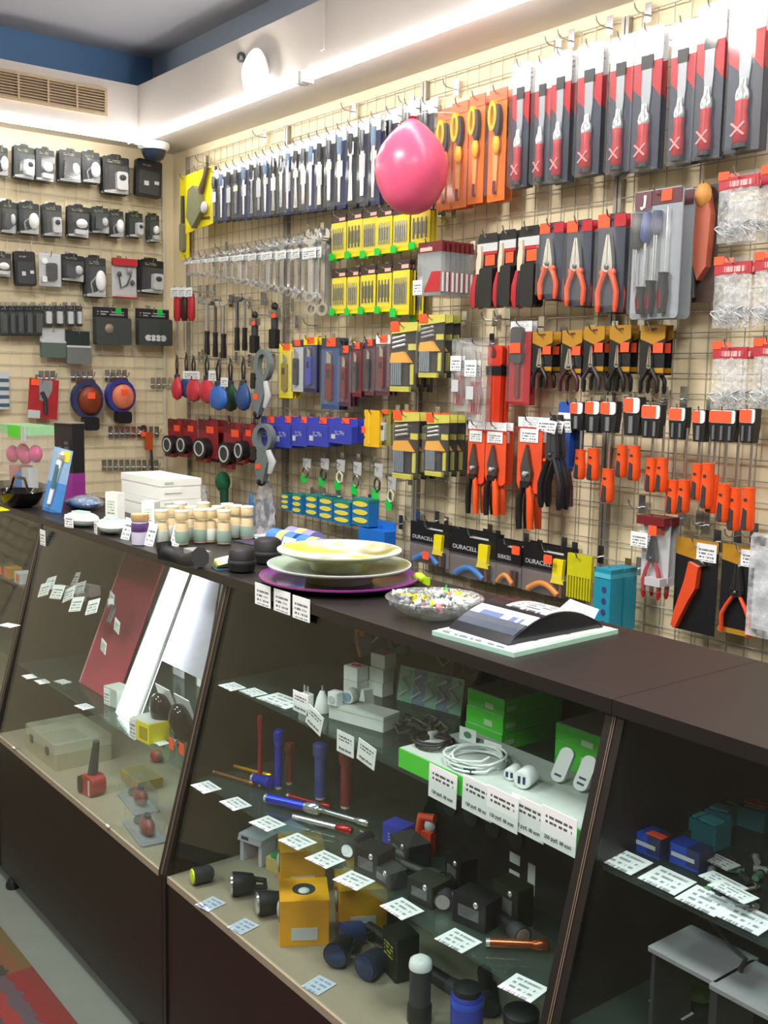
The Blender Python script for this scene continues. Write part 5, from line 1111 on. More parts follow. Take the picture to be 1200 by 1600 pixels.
spawn('battery_card', [P('card', MB().hprism(rrect(-.03, .03, -.035, .035, .004, 2), 0, .004), mat('card_navy_teal', '2A4A5E', .5)), P('cells', MB().tube([(-.018, -.03, .012), (-.018, .03, .012)], .008, 8).tube([(.004, -.03, .012), (.004, .03, .012)], .008, 8), mat('cell_lime', 'B8C058', .4), True), P('tag', MB().add([(-.022, -.028, .02), (.02, -.028, .012), (.02, .022, .022), (-.022, .022, .03), (-.022, -.028, .0212), (.02, -.028, .0132), (.02, .022, .0232), (-.022, .022, .0312)], [(3, 2, 1, 0), (4, 5, 6, 7), (0, 1, 5, 4), (1, 2, 6, 5), (2, 3, 7, 6), (3, 0, 4, 7)]), M_flat)], (p.x, p.y + .02, TZ), 'dark card of lime cells with white tag at the counter edge', 'card', rot=-.3)
for i, (px, py, r) in enumerate(((395, 848, .1), (413, 842, -.3))):
    p = Zp(px, py, TZ); spawn('leaflet', [P('sheet', MB().hprism(rrect(-.05, .05, -.03, .03, .002, 1), 0, .002), [mat('leaflet_plum', '4A3E5E', .4), M_paper][i])], (p.x, p.y, TZ + .0005 + .003 * i), ['dark printed leaflet beside the jars', 'white printed leaflet beside the jars'][i], 'leaflet', rot=r)
# jars
M_cream = mat('cream_content', 'D8C090', .5); M_jarg = clearmat('jar_glass', body=.08, gloss=.4, rough=.05)
def jar(lab):
    return [P('jar', MB().lathe([(.014, 0), (.017, .002), (.0175, .052), (.014, .058), (.014, .062)], 14), M_jarg, True, subs=[P('content', MB().lathe([(.012, .003), (.0158, .004), (.0158, .05), (.012, .054)], 14), M_cream, True), P('label', MB().lathe([(.0178, .008), (.0182, .009), (.0182, .034), (.0178, .035)], 14), lab, True)]),
            P('lid', MB().lathe([(.0155, .06), (.0165, .062), (.0165, .078), (.015, .082), (.006, .083)], 14), mat('lid_cream', 'E2CFA0', .35), True), P('lid_rim', MB().lathe([(.0166, .079), (.0172, .081), (.0166, .083)], 14), M_white, True)]
jl = [('grey-green', mat('jar_label_sage', 'A8B4AC', .5)), ('green', mat('jar_label_green', '8AA498', .5)), ('white', mat('jar_label_white', 'D8DCD8', .5)), ('lilac', mat('jar_label_lilac', 'B0A8C8', .5))]
jk = [jar(m) for _, m in jl]
JR = [(253, 851, 0), (270, 843, 2), (284, 852, 1), (299, 844, 0), (313, 849, 1), (328, 848, 2), (341, 843, 0), (355, 838, 2), (368, 841, 0), (386, 843, 1), (350, 851, 1), (318, 836, 2), (282, 836, 2)]
for px, py, i in JR:
    put('cosmetic_jar', jk[i], px, py, TZ, 'cream-lidded jar with a %s label in the jar group' % jl[i][0], 'jar', 'cream-lidded jars', scale=(1.08, 1.08, 1.12))
put('cosmetic_jar', [P('jar', MB().lathe([(.018, 0), (.022, .002), (.0225, .06), (.018, .066)], 16), mat('jar_lilac', 'B8B4CC', .4), True, subs=[P('purple_band', MB().lathe([(.0226, .036), (.023, .037), (.023, .058), (.0226, .059)], 16), mat('band_purple', '5A3E78', .4), True)]), P('lid', MB().lathe([(.022, .064), (.0235, .066), (.0235, .082), (.008, .084)], 16), mat('lid_tan', 'D8B488', .4), True)], 219, 851, TZ, 'wide lilac jar with a purple band and tan lid', 'jar')
for i, (px, py) in enumerate(((196, 843), (233, 853), (273, 853))):
    p = Zp(px, py, TZ); spawn('price_card', [P('tag', box(-.013, .013, -.001, 0, 0, .06), M_tagp)], (p.x, p.y - .002, TZ), 'tall white price card standing among the jars', 'price card', 'tall cards among the jars', rot=.6, tilt=-.25, roll=.15)
# white cartons
M_carton = mat('white_carton', 'EEF2EE', .5, var=.03)
def carton(w, d, h):
    return [P('body', box(0, w, 0, d, 0, h), M_carton), P('lid', box(-.0015, w + .0015, -.0015, d + .0015, h * .68, h + .001), M_carton), P('print', box(w + .0015, w + .0025, d * .08, d * .5, h * .34, h * .56), printmat('carton_print', 'EEF2EE', 'A0B4A0', rows=2, fill=.5, z0=0, z1=1, dens=0.1)), P('lid_print', box(w + .0015, w + .0027, d * .08, d * .3, h * .78, h * .9), mat('carton_green', 'B8CCB0', .5))]
q = Zp(252, 815, TZ)
wx = q.x - xat(190, q.y, TZ + .12); dy = .135
for k in range(2):
    spawn('white_carton', carton(wx, dy, .062), (q.x - wx, q.y, TZ + .0005 + k * .0645), ['white carton with green print, lower one of the carton stack', 'white carton with green print, upper one of the carton stack'][k], 'carton', rot=0)
def smallbox(w, d, h, m=None): return [rbx(w, d, h, m or M_carton, r=.001), P('print', box(-w * .35, w * .35, -d / 2 - .001, -d / 2, h * .25, h * .75), printmat('smallbox_print', 'E6ECE4', '90A890', rows=5, fill=.4, z0=0, z1=1, dens=5))]
put('small_carton', smallbox(.055, .03, .085), 180, 812, TZ, 'small upright white carton beside the carton stack', 'carton', rot=.3)
put('small_carton', smallbox(.045, .03, .075), 236, 822, TZ, 'small upright white carton standing before the carton stack', 'carton', rot=.5)
put('small_carton', smallbox(.06, .05, .02), 203, 824, TZ, 'flat white carton lying before the carton stack', 'carton', rot=.2)
for i, (px, py, r) in enumerate(((128, 822, .3), (174, 833, -.2))):
    put('wipes_pack', [P('pack', MB().ell((0, 0, .016), (.055, .04, .016), 14, 8), mat('pack_mint', 'D8E8DC', .35), True), P('label', MB().hprism(rrect(-.025, .02, -.015, .015, .003, 2), .029, .0325), mat('pack_print', 'A8D0C0', .4)), P('tag', box(-.02, .012, -.043, -.042, .0, .028), M_tagp)], px, py, TZ, ['puffy white-green wipes pack beside the toothbrush pack', 'puffy white-green wipes pack beside the jars'][i], 'pack', rot=r, scale=(1.2, 1, 1.35))
put('blue_pouch', [P('pouch', MB().ell((0, 0, .02), (.075, .045, .02), 14, 8), mat('pouch_blue', '3A6AA0', .2), True), P('clear_wrap', MB().ell((.03, 0, .026), (.07, .05, .024), 14, 8), M_milk, True)], 128, 795, TZ, 'blue pouch in clear wrap behind the wipes packs', 'pouch', rot=.2)
# toothbrush pack
p = Zp(80, 800, TZ)
spawn('toothbrush_pack', [P('card', MB().prism([(-.03, 0), (.035, 0), (.035, .16), (-.03, .16)], -.002, 0), mat('tb_card_blue', '8AB0D8', .4)), P('lower_card', box(-.03, .035, -.003, -.001, 0, .075), mat('tb_blue', '3A86D0', .4)), P('toothbrush', MB().tube([(-.005, -.012, .02), (0, -.012, .08), (.004, -.012, .13)], [.006, .007, .009], 8), M_white, True, subs=[P('grip', MB().tube([(.0, -.015, .06), (.003, -.015, .12)], .007, 8), mat('tb_teal', '2A6A74', .4), True), P('brush_head', MB().ell((.006, -.013, .142), (.012, .008, .014), 8, 6), M_chrome, True)]), P('yellow_patch', box(.004, .03, -.004, -.002, .13, .156), M_yellow), P('blister', MB().blister(-.027, .032, .005, .158, .028, .006), M_clear)], (p.x, p.y, TZ), 'clear toothbrush pack with blue card standing at the counter end', 'toothbrush pack', rot=.5, tilt=-.12, roll=.16, scale=(1.15, 1, 1.3))
# tall black and purple box, pink container, bowl
p = Zp(105, 790, TZ)
q0 = Zp(104, 785, TZ)
spawn('tall_box', [P('box', box(-.05, .05, 0, .05, 0, .2), M_black), P('purple_foot', box(-.0508, .0508, -.0008, .0508, 0, .075), M_purple), P('print', box(-.04, .04, -.002, 0, .085, .16), printmat('tall_print', '1E1C22', '5A5462', rows=6, fill=.5, z0=0, z1=1, dens=3)), P('top_flap', MB().box(-.052, .052, -.01, .05, .2, .203), mat('flap_grey', '8A8480', .5))], (q0.x - .02, q0.y, TZ), 'tall black box with purple foot standing behind the toothbrush pack', 'box', rot=.25, scale=(1, 1, 1.36))
XA = 1.2
p = Zp(40, 765, TZ)
spawn('toy_tub', [P('tub', MB().hprism(rrect(-.075, .075, -.05, .05, .012, 3), 0, .125), clearmat('tub_plastic', body=.12, bodycol=(.85, .9, .88), gloss=.3), False), P('lid', MB().hprism(rrect(-.08, .08, -.055, .055, .014, 3), .125, .145), mat('tub_lid', '9AD0A0', .4), subs=[P('green_clip', MB().box(-.02, .045, -.058, -.052, .118, .145), mat('tub_clip', '50D828', .4)), P('white_clip', MB().box(.048, .07, -.058, -.052, .112, .145), M_lgrey)])] + [P('pink_ball', MB().ell((-.05 + .034 * k, -.022 + .014 * (k % 2), .076 + .006 * (k % 2)), (.022, .022, .02), 10, 8), mat('pink_toy', 'D84A8A', .4), True) for k in range(4)] + [P('blue_cap', MB().lathe([(.018, 0), (.018, .03), (.012, .034)], 14, (.0, -.029, .004)), mat('cap_blue', '1E78C8', .35), True), P('white_block', MB().box(.022, .058, -.04, -.005, .004, .05), M_lgrey), P('pink_block', MB().box(-.06, -.02, -.03, .03, .004, .05), mat('pink_block', 'C8788A', .4))], (p.x - .05, p.y + .03, TZ), 'clear tub of pink toys with green clip lid at the counter end', 'tub', rot=.1, scale=(1.6, 1.1, 1.68))
p = Zp(25, 793, TZ)
spawn('black_bowl', [P('bowl', MB().lathe([(.03, 0), (.05, .006), (.075, .04), (.073, .042), (.045, .012), (.004, .008)], 24), mat('glossy_black', '121012', .1), True), P('handle', MB().tube([(-.07, 0, .04), (-.04, 0, .075), (.04, 0, .075), (.07, 0, .04)], .004, 8), mat('glossy_black', '121012', .1), True)], (p.x - .02, p.y + .02, TZ), 'glossy black basket bowl at the far counter end', 'bowl', scale=(1.25, 1.1, 1.3))
spawn('yellow_tag', [P('tag', MB().hprism([(-.05, -.012), (.045, -.016), (.04, .012), (-.045, .016)], 0, .0015), M_yellow)], (p.x + .02, p.y - .06, TZ + .001), 'yellow price strip lying before the black bowl', 'tag', scale=(1.3, 1.3, 1))
# goods hanging low on the tool wall behind the counter
def crumple(w, h, d, seed):
    r = random.Random(seed); mb = MB(); nx, nz = 10, 10
    for sg in (-1, 1):
        v = []
        for k in range(nz + 1):
            for i in range(nx + 1):
                u, t = i / nx, k / nz; sh = .35 + .65 * math.sin(PI * min(1, (1 - t) * .55 + .02))
                v.append(((u - .5) * w * sh + r.uniform(-.006, .006), sg * d * math.sin(PI * u) * (1.1 - t) + r.uniform(-.006, .006), t * h))
        f = [(k * (nx + 1) + i, k * (nx + 1) + i + 1, (k + 1) * (nx + 1) + i + 1, (k + 1) * (nx + 1) + i) for k in range(nz) for i in range(nx)]
        mb.add(v, f if sg < 0 else [q[::-1] for q in f])
    return mb
a = W(414, 838, .12); b = W(414, 750, .12)
spawn('plastic_bag', [P('bag', crumple(.17, b.z - a.z, .04, 2), clearmat('lilac_bag', body=.6, bodycol=(.72, .74, .8), gloss=.3, rough=.25, nscale=30), True), P('content', MB().rprism(-.045, .05, .02, .15, -.02, .02, .02), mat('bag_content', '8A8E9A', .5)), P('blue_flap', MB().prism([(-.1, .03), (-.055, .0), (-.05, .13), (-.07, .17)], -.03, -.02), mat('bag_blue', '4A86C8', .3))], (a.x, -.12, a.z), 'crumpled clear lilac bag hanging under the grey clamp', 'bag')
a = W(345, 800, .10)
spawn('green_brush', [P('bristles', MB().ell((0, -.03, .13), (.04, .03, .045), 12, 10), mat('brush_green', '14603E', .8, bump=1), True), P('stem', MB().tube([(.01, -.03, .1), (.014, -.03, .03), (.012, -.03, 0)], [.02, .018, .02], 8), mat('brush_green_dark', '0E4A34', .6), True)], (a.x, -.06, a.z), 'dark green brush on the wall beside the white cartons', 'brush')
a = W(318, 800, .08)
spawn('plastic_bag', [P('bag', crumple(.09, .12, .03, 5), M_bag, True), P('fold', MB().prism([(-.02, .02), (.03, .0), (.02, .06)], -.03, -.025), M_lgrey)], (a.x, -.08, a.z), 'small crumpled white bag behind the carton stack', 'bag')
# ------------------------------------------------------------------ inside the counters
def standtag(px, py, z, w=.04, h=.038, label='', group=None, rot=0, roll=0, text=None, y=None, tilt=0):
    """white price card at the front edge of a shelf; px,py = centre of the card"""
    yy = (gy(z) + .0175) if y is None else y
    c = on(px, py, 1, yy)
    parts = [P('card', box(-w / 2, w / 2, -.0012, 0, -h / 2, h / 2), M_tagp if not text else M_tagn)]
    if text:
        me = textmesh(text, w * .12, M_ink)
        M4 = Matrix.Translation((0, -.0016, -h * .3)) @ Matrix.Rotation(PI / 2, 4, 'X') @ Matrix.Diagonal((.92, 1, 1, 1))
        me.transform(M4); parts.append(('price_print', me, [], None, None))
    return spawn('price_card', parts, (c.x, yy, c.z), label, 'price card', group, rot, roll=roll, tilt=tilt)
M_ink = mat('ink', '2A2C34', .6)
M_tagn = printmat('price_tag_names', 'EEF3F6', '50545C', rows=7, fill=.5, z0=.52, z1=.82, dens=14)
def lay(px, py, z, w=.05, d=.035, rot=0, label='', group=None, tilt=0):
    p = Zp(px, py, z); return spawn('price_card', [P('card', box(-w / 2, w / 2, -d / 2, d / 2, 0, .001), M_flat)], (p.x, p.y, z + .0012), label, 'price card', group, rot, tilt=tilt)
# ---- counter C (green boxes), upper shelf
Z1, Z2, Z0 = SH1 + .0005, SH2 + .0005, BZ + .0005
for i, (px, py) in enumerate(((427, 930), (444, 936), (470, 945))):
    px, py = ((411, 930), (441, 940), (471, 951))[i]
    standtag(px, py, TZ - .05, .062, .047, 'white price card stuck on the counter edge under the purple plate', 'cards under the counter top', y=TY0 - .0135)
for px, py in ((363, 1074), (396, 1083)): lay(px, py, Z1, .055, .04, 0, 'white price card lying at the shelf end beside the adapters', 'cards lying at the shelf end')
lay(440, 1096, Z1, .10, .06, .1, 'wide printed card lying beside the plug adapters')
tl = ['white price card standing before the white plug adapter', 'tilted white price card standing before the long white carton', 'white price card at the shelf edge beside the green carton', 'white price card overlapping its neighbour at the shelf edge']
for i, (px, py, ro, tx) in enumerate(((470, 1098, 0, '80 руб. 00 коп'), (492, 1125, .3, '80 руб. 00 коп'), (540, 1162, .0, '80 руб. 00 коп'), (573, 1178, .15, '90 руб. 00 коп'))):
    standtag(px, py, Z1, .054, .042, tl[i], roll=ro, text=tx)
pr = ['120 руб. 00 коп', '150 руб. 00 коп', '120 руб. 00 коп', '150 руб. 00 коп', '250 руб. 00 коп']
gl5 = ['price card reading 120 on the green carton before the white cable coil', 'price card reading 150 on the green carton next to the coil', 'price card reading 120 on the green carton before the round chargers', 'price card reading 150 on the green carton before the slim charger', 'price card reading 250 on the green carton beside the counter post']
for i, (px, py) in enumerate(((692, 1228), (746, 1247), (785, 1264), (825, 1278), (873, 1298))):
    standtag(px, py, Z1, .07, .058, gl5[i], roll=.02, text=pr[i], y=gy(Z1) + .0125 + .003 * (i % 2))
# white adapters and cartons
M_wp = mat('white_plastic', 'EEF2F4', .3, var=.02)
def adapter():
    return [P('body', MB().hprism(rrect(-.014, .014, -.012, .012, .005, 3), 0, .03), M_wp), P('pin', MB().tube([(-.006, 0, .03), (-.006, 0, .048)], .0022, 6), M_chrome, True), P('pin', MB().tube([(.006, 0, .03), (.006, 0, .048)], .0022, 6), M_chrome, True)]
put('plug_adapter', adapter(), 478, 1106, Z1, 'white plug adapter with pins up behind its price card', 'adapter')
put('plug_adapter', [P('body', MB().lathe([(.016, 0), (.017, .004), (.011, .03), (.005, .044)], 14), M_wp, True), P('pin', MB().tube([(0, 0, .044), (0, 0, .056)], .002, 6), M_chrome, True)], 503, 1112, Z1, 'white cone-shaped plug adapter beside the pinned adapter', 'adapter')
p = Zp(545, 1130, Z1)
cart = Z1 + .03
spawn('long_carton', [rbx(.14, .055, .03, mat('pale_grey_carton', 'D4DCDA', .45), r=.002), P('lid_seam', box(-.0702, .0702, -.0278, .0278, .022, .0228), M_grey)], (p.x + .01, p.y + .03, Z1), 'long pale carton carrying the cube adapters', 'carton', rot=.25)
put('cube_adapter', [P('body', MB().hprism(rrect(-.012, .012, -.012, .012, .003, 2), 0, .026), M_wp), P('socket', MB().lathe([(.008, 0), (.008, -.002)], 12, (0, -.012, .013), 'y'), M_lgrey, True)], 524, 1100, cart, 'white cube adapter on the long pale carton', 'adapter', rot=.3)
put('cube_adapter', [P('body', MB().lathe([(.014, -.012), (.015, -.01), (.015, .01), (.013, .012)], 16, (0, 0, .0152), 'y'), M_wp, True), P('ring', MB().lathe([(.009, 0), (.009, -.003)], 12, (0, -.0125, .0152), 'y'), mat('ring_blue', '7AA8C0', .3), True)], 548, 1098, cart, 'round white adapter with a blue ring on the long pale carton', 'adapter', rot=.3)
put('small_stand', [P('stand', MB().prism([(-.014, 0), (.012, 0), (.004, .036), (-.003, .038)], -.012, .012), M_wp), P('base', MB().box(-.016, .016, -.014, .014, 0, .003), M_wp)], 573, 1103, Z1 + .001, 'small white wedge holder beside the red-stamped cartons', 'holder')
def stampbox(): return [rbx(.042, .036, .03, mat('stamp_carton', 'DDE2E0', .5), r=.001), P('red_stamp', MB().hprism(oval(0, 0, .014, .009, 14), .03, .0308), mat('stamp_red', 'E85058', .5))]
for i, (px, py, dz) in enumerate(((556, 1082, .0), (595, 1084, .0), (596, 1084, .031), (556, 1082, .031), (598, 1084, .062))):
    p = Zp(px, py, Z1); spawn('stamp_carton', stampbox(), (p.x, min(p.y, -.84), Z1 + dz), ['white carton with red stamp, lower one beside the round adapter', 'white carton with red stamp, lowest of the tall stack', 'white carton with red stamp, middle of the tall stack', 'white carton with red stamp, upper one beside the round adapter', 'white carton with red stamp, topmost of the tall stack'][i], 'carton', 'red-stamped cartons', rot=.15)
# dark things hung at the back of the case
rr = random.Random(11)
for i in range(7):
    x = 2.66 + i * .085; z = rr.uniform(.96, 1.02)
    spawn('cable_pouch', [P('pouch', MB().rprism(-.032, .032, -.05, .05, -.018, 0, .012), [M_dkgrey, mat('slate_card', '3A4150', .45), M_black][i % 3]), P('loop', MB().tube([(-.016, -.02, .03), (-.02, -.022, -.02), (.0, -.022, -.036), (.02, -.022, -.02), (.016, -.02, .03)], .004, 6), [M_grey, M_dkgrey, M_navy][i % 3], True)], (x, TY1 - .01, z), 'dark cable pouch on the back of the case above the adapters', 'pouch', 'dark cable pouches')
p = on(572, 1000, 1, TY1 - .03)
spawn('blue_glove', [P('palm', MB().ell((0, 0, 0), (.03, .015, .035), 12, 8), mat('glove_navy', '2A3A5E', .6), True), P('yellow_cuff', MB().tube([(-.03, 0, .03), (-.034, 0, -.01), (-.015, 0, -.045)], [.01, .009, .008], 8), M_amber, True), P('price_tag', box(-.006, .012, -.0165, -.0155, .012, .03), M_orangeT)], (p.x, TY1 - .03, p.z), 'navy glove with amber strap and orange sticker at the case back', 'glove')
# cable heap and blister packs
p = Zp(620, 1150, Z1)
for i in range(7):
    a0 = rr.uniform(0, 6); cx, cy = p.x + rr.uniform(-.06, .08), p.y + rr.uniform(.0, .1)
    pts = [(.032 * math.cos(a0 + k * .7) * rr.uniform(.7, 1.1), .02 * math.sin(a0 + k * .7) * rr.uniform(.7, 1.1), .006 + .012 * (k % 3) / 2) for k in range(10)]
    spawn('cable_coil', [P('cable', MB().tube(pts, .003, 6), [M_dkgrey, M_black, mat('cable_olive', '3C4438', .5)][i % 3], True), P('plug', MB().ell((*pts[-1][:2], pts[-1][2]), (.008, .005, .005), 8, 6), M_black, True)], (cx, cy, Z1 + .008 * (i % 3)), 'dark coiled cable in the heap behind the green carton', 'cable', 'dark cable heap')
for i in range(5):
    p = Zp(632 + i * 19, 1096 + i * 5, Z1)
    spawn('cable_pack', [P('card', box(-.02, .02, -.002, 0, 0, .075), [mat('mint_pack', '7AB8A0', .4), mat('steel_blue', '6F8BA8', .4)][i % 2]), P('cable', MB().tube([(-.012, -.006, .012), (.012, -.006, .03), (-.012, -.006, .05), (.012, -.006, .066)], .0028, 6), M_lgrey, True), P('blister', MB().blister(-.019, .019, .003, .072, .014, .004), M_clear)], (p.x, max(min(p.y, -.83), -1.1), Z1), 'mint and blue cable blister beside the green boxes', 'cable pack', 'cable blisters', rot=.2, tilt=-.15)
# green cartons
M_gtop = mat('carton_top', 'C4CCC8', .45)
def gbox(w, d, h): return [P('body', box(0, w, 0, d, 0, h), M_green), P('top_print', box(.0015, w - .0015, .0015, d - .0015, h, h + .0012), M_gtop), P('label', box(w * .5, w * .72, -.001, 0, h * .2, h * .55), mat('label_mint', 'C8E0B8', .5)), P('side_label', box(w, w + .001, d * .05, d * .2, h * .3, h * .6), mat('label_mint', 'C8E0B8', .5))]
A = Zp(601, 1203, Z1); gx1 = XS[3] - TH - .006
spawn('green_carton', gbox(gx1 - A.x, .17, .034), (A.x, gy(Z1) + .024, Z1), 'long flat green carton with grey top carrying the cables and chargers', 'carton')
GT = Z1 + .0355
ax = A.x
bx0 = xat(719, -1.0, GT + .03)
for k in range(3):
    spawn('green_carton', gbox(.1, .16, .031), (bx0, -.985 + .002 * k, Z1 + .0005 + k * .0327), ['green carton with grey top, lowest of the stack of three', 'green carton with grey top, middle of the stack of three', 'green carton with grey top, topmost of the stack of three'][k], 'carton', 'stacked green cartons')
bx1 = xat(868, -.985, GT + .03)
for k in range(3):
    w = min(.12, gx1 - bx1); spawn('green_carton', gbox(w, .12, .03), (bx1, -.985, Z1 + .0005 + k * .0315), ['green carton against the counter post, lowest of its stack', 'green carton against the counter post, middle of its stack', 'green carton against the counter post, topmost of its stack'][k], 'carton', 'stacked green cartons by the post')
def coil(r, n, t): return [(r * (1 - .1 * ((k // 16 * 3) % 4) / 3) * math.cos(k * PI / 8) + .007 * math.sin(k / 16 * 2.1), r * .95 * math.sin(k * PI / 8) + .006 * math.cos(k / 16 * 3.3), t + .0035 * (k // 16) + .002 * math.sin(k * .5)) for k in range(16 * n + 1)]
put('coiled_cable', [P('cable', MB().tube(coil(.034, 3, .004), .0028, 6), M_black, True), P('plug', MB().box(-.05, -.03, -.02, -.008, .001, .009), M_black), P('tie', MB().box(-.03, -.02, .012, .03, 0, .013), M_lgrey)], 677, 1163, GT, 'black coiled cable on the green carton', 'cable')
put('coiled_cable', [P('cable', MB().tube(coil(.05, 5, .004), .002, 6), M_wp, True), P('plug', MB().box(.02, .038, -.045, -.034, .001, .008), M_dkgrey)], 742, 1192, GT, 'white coiled cable on the green carton', 'cable')
def charger(r, h): return [P('body', MB().lathe([(r * .9, 0), (r, -.004), (r, -h + .002), (r * .94, -h)], 18, (0, h / 2, r), 'y'), M_wp, True), P('face', MB().lathe([(r * .82, 0), (r * .82, -.0012)], 18, (0, -h / 2, r), 'y'), M_white, True), P('usb_port', box(-.0065, -.002, -h / 2 - .002, -h / 2 - .0011, r * .6, r * 1.4), M_navy), P('usb_port', box(.002, .0065, -h / 2 - .002, -h / 2 - .0011, r * .6, r * 1.4), M_navy)]
put('car_charger', charger(.0155, .035), 822, 1228, GT, 'wide round white car charger with two ports', 'charger', rot=.35)
put('car_charger', charger(.011, .03), 802, 1216, GT, 'small round white car charger beside the wide one', 'charger', rot=.35)
def stick(two): return [P('body', MB().rprism(-.012, .012, 0, .058, -.012, 0, .011, 5), M_wp, True)] + [P('usb_port', box(-.006, .006, -.0128, -.012, .009 + .009 * k, .0125 + .009 * k), M_navy) for k in range(2 if two else 1)]
p = Zp(871, 1222, GT); spawn('wall_charger', stick(False), (p.x, p.y, GT), 'slim white charger with one port leaning on the green stack', 'charger', rot=.3, tilt=-.45, roll=.2)
p = Zp(906, 1236, GT); spawn('wall_charger', stick(True), (p.x, p.y, GT), 'slim white charger with two ports beside the counter post', 'charger', rot=.3, tilt=-.45, roll=.2)
for i, (px, py) in enumerate(((731, 1158), (770, 1180))):
    p = Zp(px, py, GT); spawn('info_card', [P('card', box(-.02, .02, -.001, 0, 0, .024), M_wp), P('logo', MB().prism(oval(0, .012, .009, .006, 14), -.002, -.001), mat('logo_green', '5A8A6A', .5))], (p.x, min(p.y, -.99), GT), 'small white card with green logo before the green stack', 'card', 'small logo cards', rot=.1)
# ---- counter C, second shelf: torches and tubes
def torch(m, ln, r, tip=None, body2=None):
    return [P('barrel', MB().tube([(0, 0, 0), (0, 0, ln * .75)], r, 12), m, True), P('head', MB().lathe([(r, ln * .72), (r * 1.35, ln * .8), (r * 1.35, ln * .97), (r * 1.1, ln)], 12), body2 or m, True), P('cap', MB().lathe([(r * .9, -.006), (r * .95, 0), (r, .004)], 12), tip or M_chrome, True)]
M_ared = mat('anodised_red', 'B02030', .25, .6); M_ablue = mat('anodised_blue', '1E3CD0', .25, .6); M_agold = mat('anodised_gold', 'E0A818', .25, .7); M_abronze = mat('anodised_bronze', '9A6A40', .3, .7); M_asil = mat('anodised_silver', 'D4DAE0', .2, .9)
def stand_t(px, pyb, pyt, m, rpx, label, tip=None):
    p = Zp(px, pyb, Z2); yy = max(min(p.y, -.84), gy(Z2) + .06); x = xat(px, yy, Z2); q = on(px, pyt, 1, yy)
    ln = max(.05, min(q.z - Z2, SH1 - SH2 - .016))
    spawn('torch', torch(m, ln, rpx * mpp((x, yy, Z2)), tip), (x, yy, Z2 + .0065), label, 'torch')
stand_t(406, 1228, 1122, M_ared, 3.5, 'slim red metal torch standing on the second shelf', M_chrome)
stand_t(435, 1232, 1145, M_ablue, 6.5, 'blue metal torch standing beside the slim red torch')
stand_t(452, 1225, 1165, mat('dull_red', '6A2018', .4), 6, 'short dark red torch standing behind the blue torch')
stand_t(500, 1248, 1165, mat('dusk_blue', '3A4A8E', .35), 9, 'dusky blue torch standing below the white cards')
stand_t(540, 1262, 1178, mat('ember_red', '7A2820', .4), 9, 'dark red torch standing below the overlapping cards')
def lie_t(x0, y0, x1, y1, m, rpx, label, z=None, body2=None):
    z = Z2 if z is None else z
    a, b = Zp(x0, y0, z + .006), Zp(x1, y1, z + .006); d = b - a; ln = d.length; r = rpx * mpp(a)
    o = spawn('torch', torch(m, ln, r, None, body2), (a.x, a.y, z + max(r * 1.36, .004)), label, 'torch'); o.rotation_euler = d.to_track_quat('Z', 'Y').to_euler()
lie_t(336, 1206, 396, 1224, M_abronze, 2.6, 'slim bronze pen torch lying on the second shelf')
lie_t(362, 1196, 424, 1213, M_agold, 3.2, 'slim gold pen torch lying on the second shelf')
lie_t(398, 1222, 424, 1230, M_ablue, 8, 'short thick blue torch lying beside the pen torches')
lie_t(418, 1252, 500, 1270, M_ablue, 7, 'long blue torch with silver head lying on the second shelf', body2=M_asil)
lie_t(452, 1243, 516, 1260, M_ared, 3, 'slim bright red pen torch lying behind the long blue torch')
lie_t(500, 1266, 576, 1288, M_asil, 4, 'slim silver torch lying beside the long blue torch')
lie_t(462, 1278, 550, 1300, M_asil, 4.5, 'silver torch with red collar lying at the shelf front', body2=M_ared)
TG = [(322, 1231), (368, 1257), (418, 1290), (462, 1316), (505, 1345)]
for i, (px, py) in enumerate(TG[:2]): lay(px, py, Z2, .06, .045, 0, 'white price card lying at the second shelf end', 'cards at the second shelf end')
# black organiser and other goods on shelf two
p = Zp(690, 1345, Z2)
ox0, ox1 = xat(682, -1.05, Z2 + .1), XS[3] - TH - .008
hh = .15
org = [P('box', box(0, ox1 - ox0, 0, .09, 0, hh), M_black)]
for k in range(4): org.append(P('socket', MB().lathe([(.019, 0), (.019, -.004), (.013, -.0045)], 16, (.04 + .058 * k, 0, hh * .72 - .0), 'y'), M_dkgrey, True))
org += [P('label', box(.20, .225, -.001, 0, .06, .078), M_lgrey), P('label', box(.20, .225, -.001, 0, .03, .046), M_lgrey), P('label', box(.245, .262, -.001, 0, .02, .075), M_lgrey)]
spawn('black_organiser', org, (ox0, -1.05, Z2), 'black box with four round sockets and pale labels under the green carton', 'box')
p = Zp(622, 1318, Z2); spawn('blue_carton', [rbx(.05, .04, .042, M_royal, r=.002), P('print', box(-.012, .012, -.021, -.02, .012, .03), printmat('print_on_blue', '3440A8', 'D0D4F0', rows=3, fill=.35, z0=0, z1=1, dens=4))], (p.x, max(p.y, -1.12), Z2), 'royal blue carton beside the red clamp bracket', 'carton', rot=.2)
p = Zp(665, 1330, Z2)
spawn('red_bracket', [P('bracket', MB().tube([(.02, 0, .062), (-.012, 0, .058), (-.016, 0, .02), (-.012, 0, .0)], .009, 8), mat('bracket_red', 'D84A30', .4), True), P('foot', MB().box(-.004, .018, -.012, .012, -.009, .035), mat('bracket_red', 'D84A30', .4)), P('core', MB().ell((.008, 0, .045), (.012, .01, .014), 8, 6), M_lgrey, True)], (p.x, max(p.y, -1.16), Z2 + .0092), 'orange-red bracket beside the black organiser', 'bracket', rot=.3)
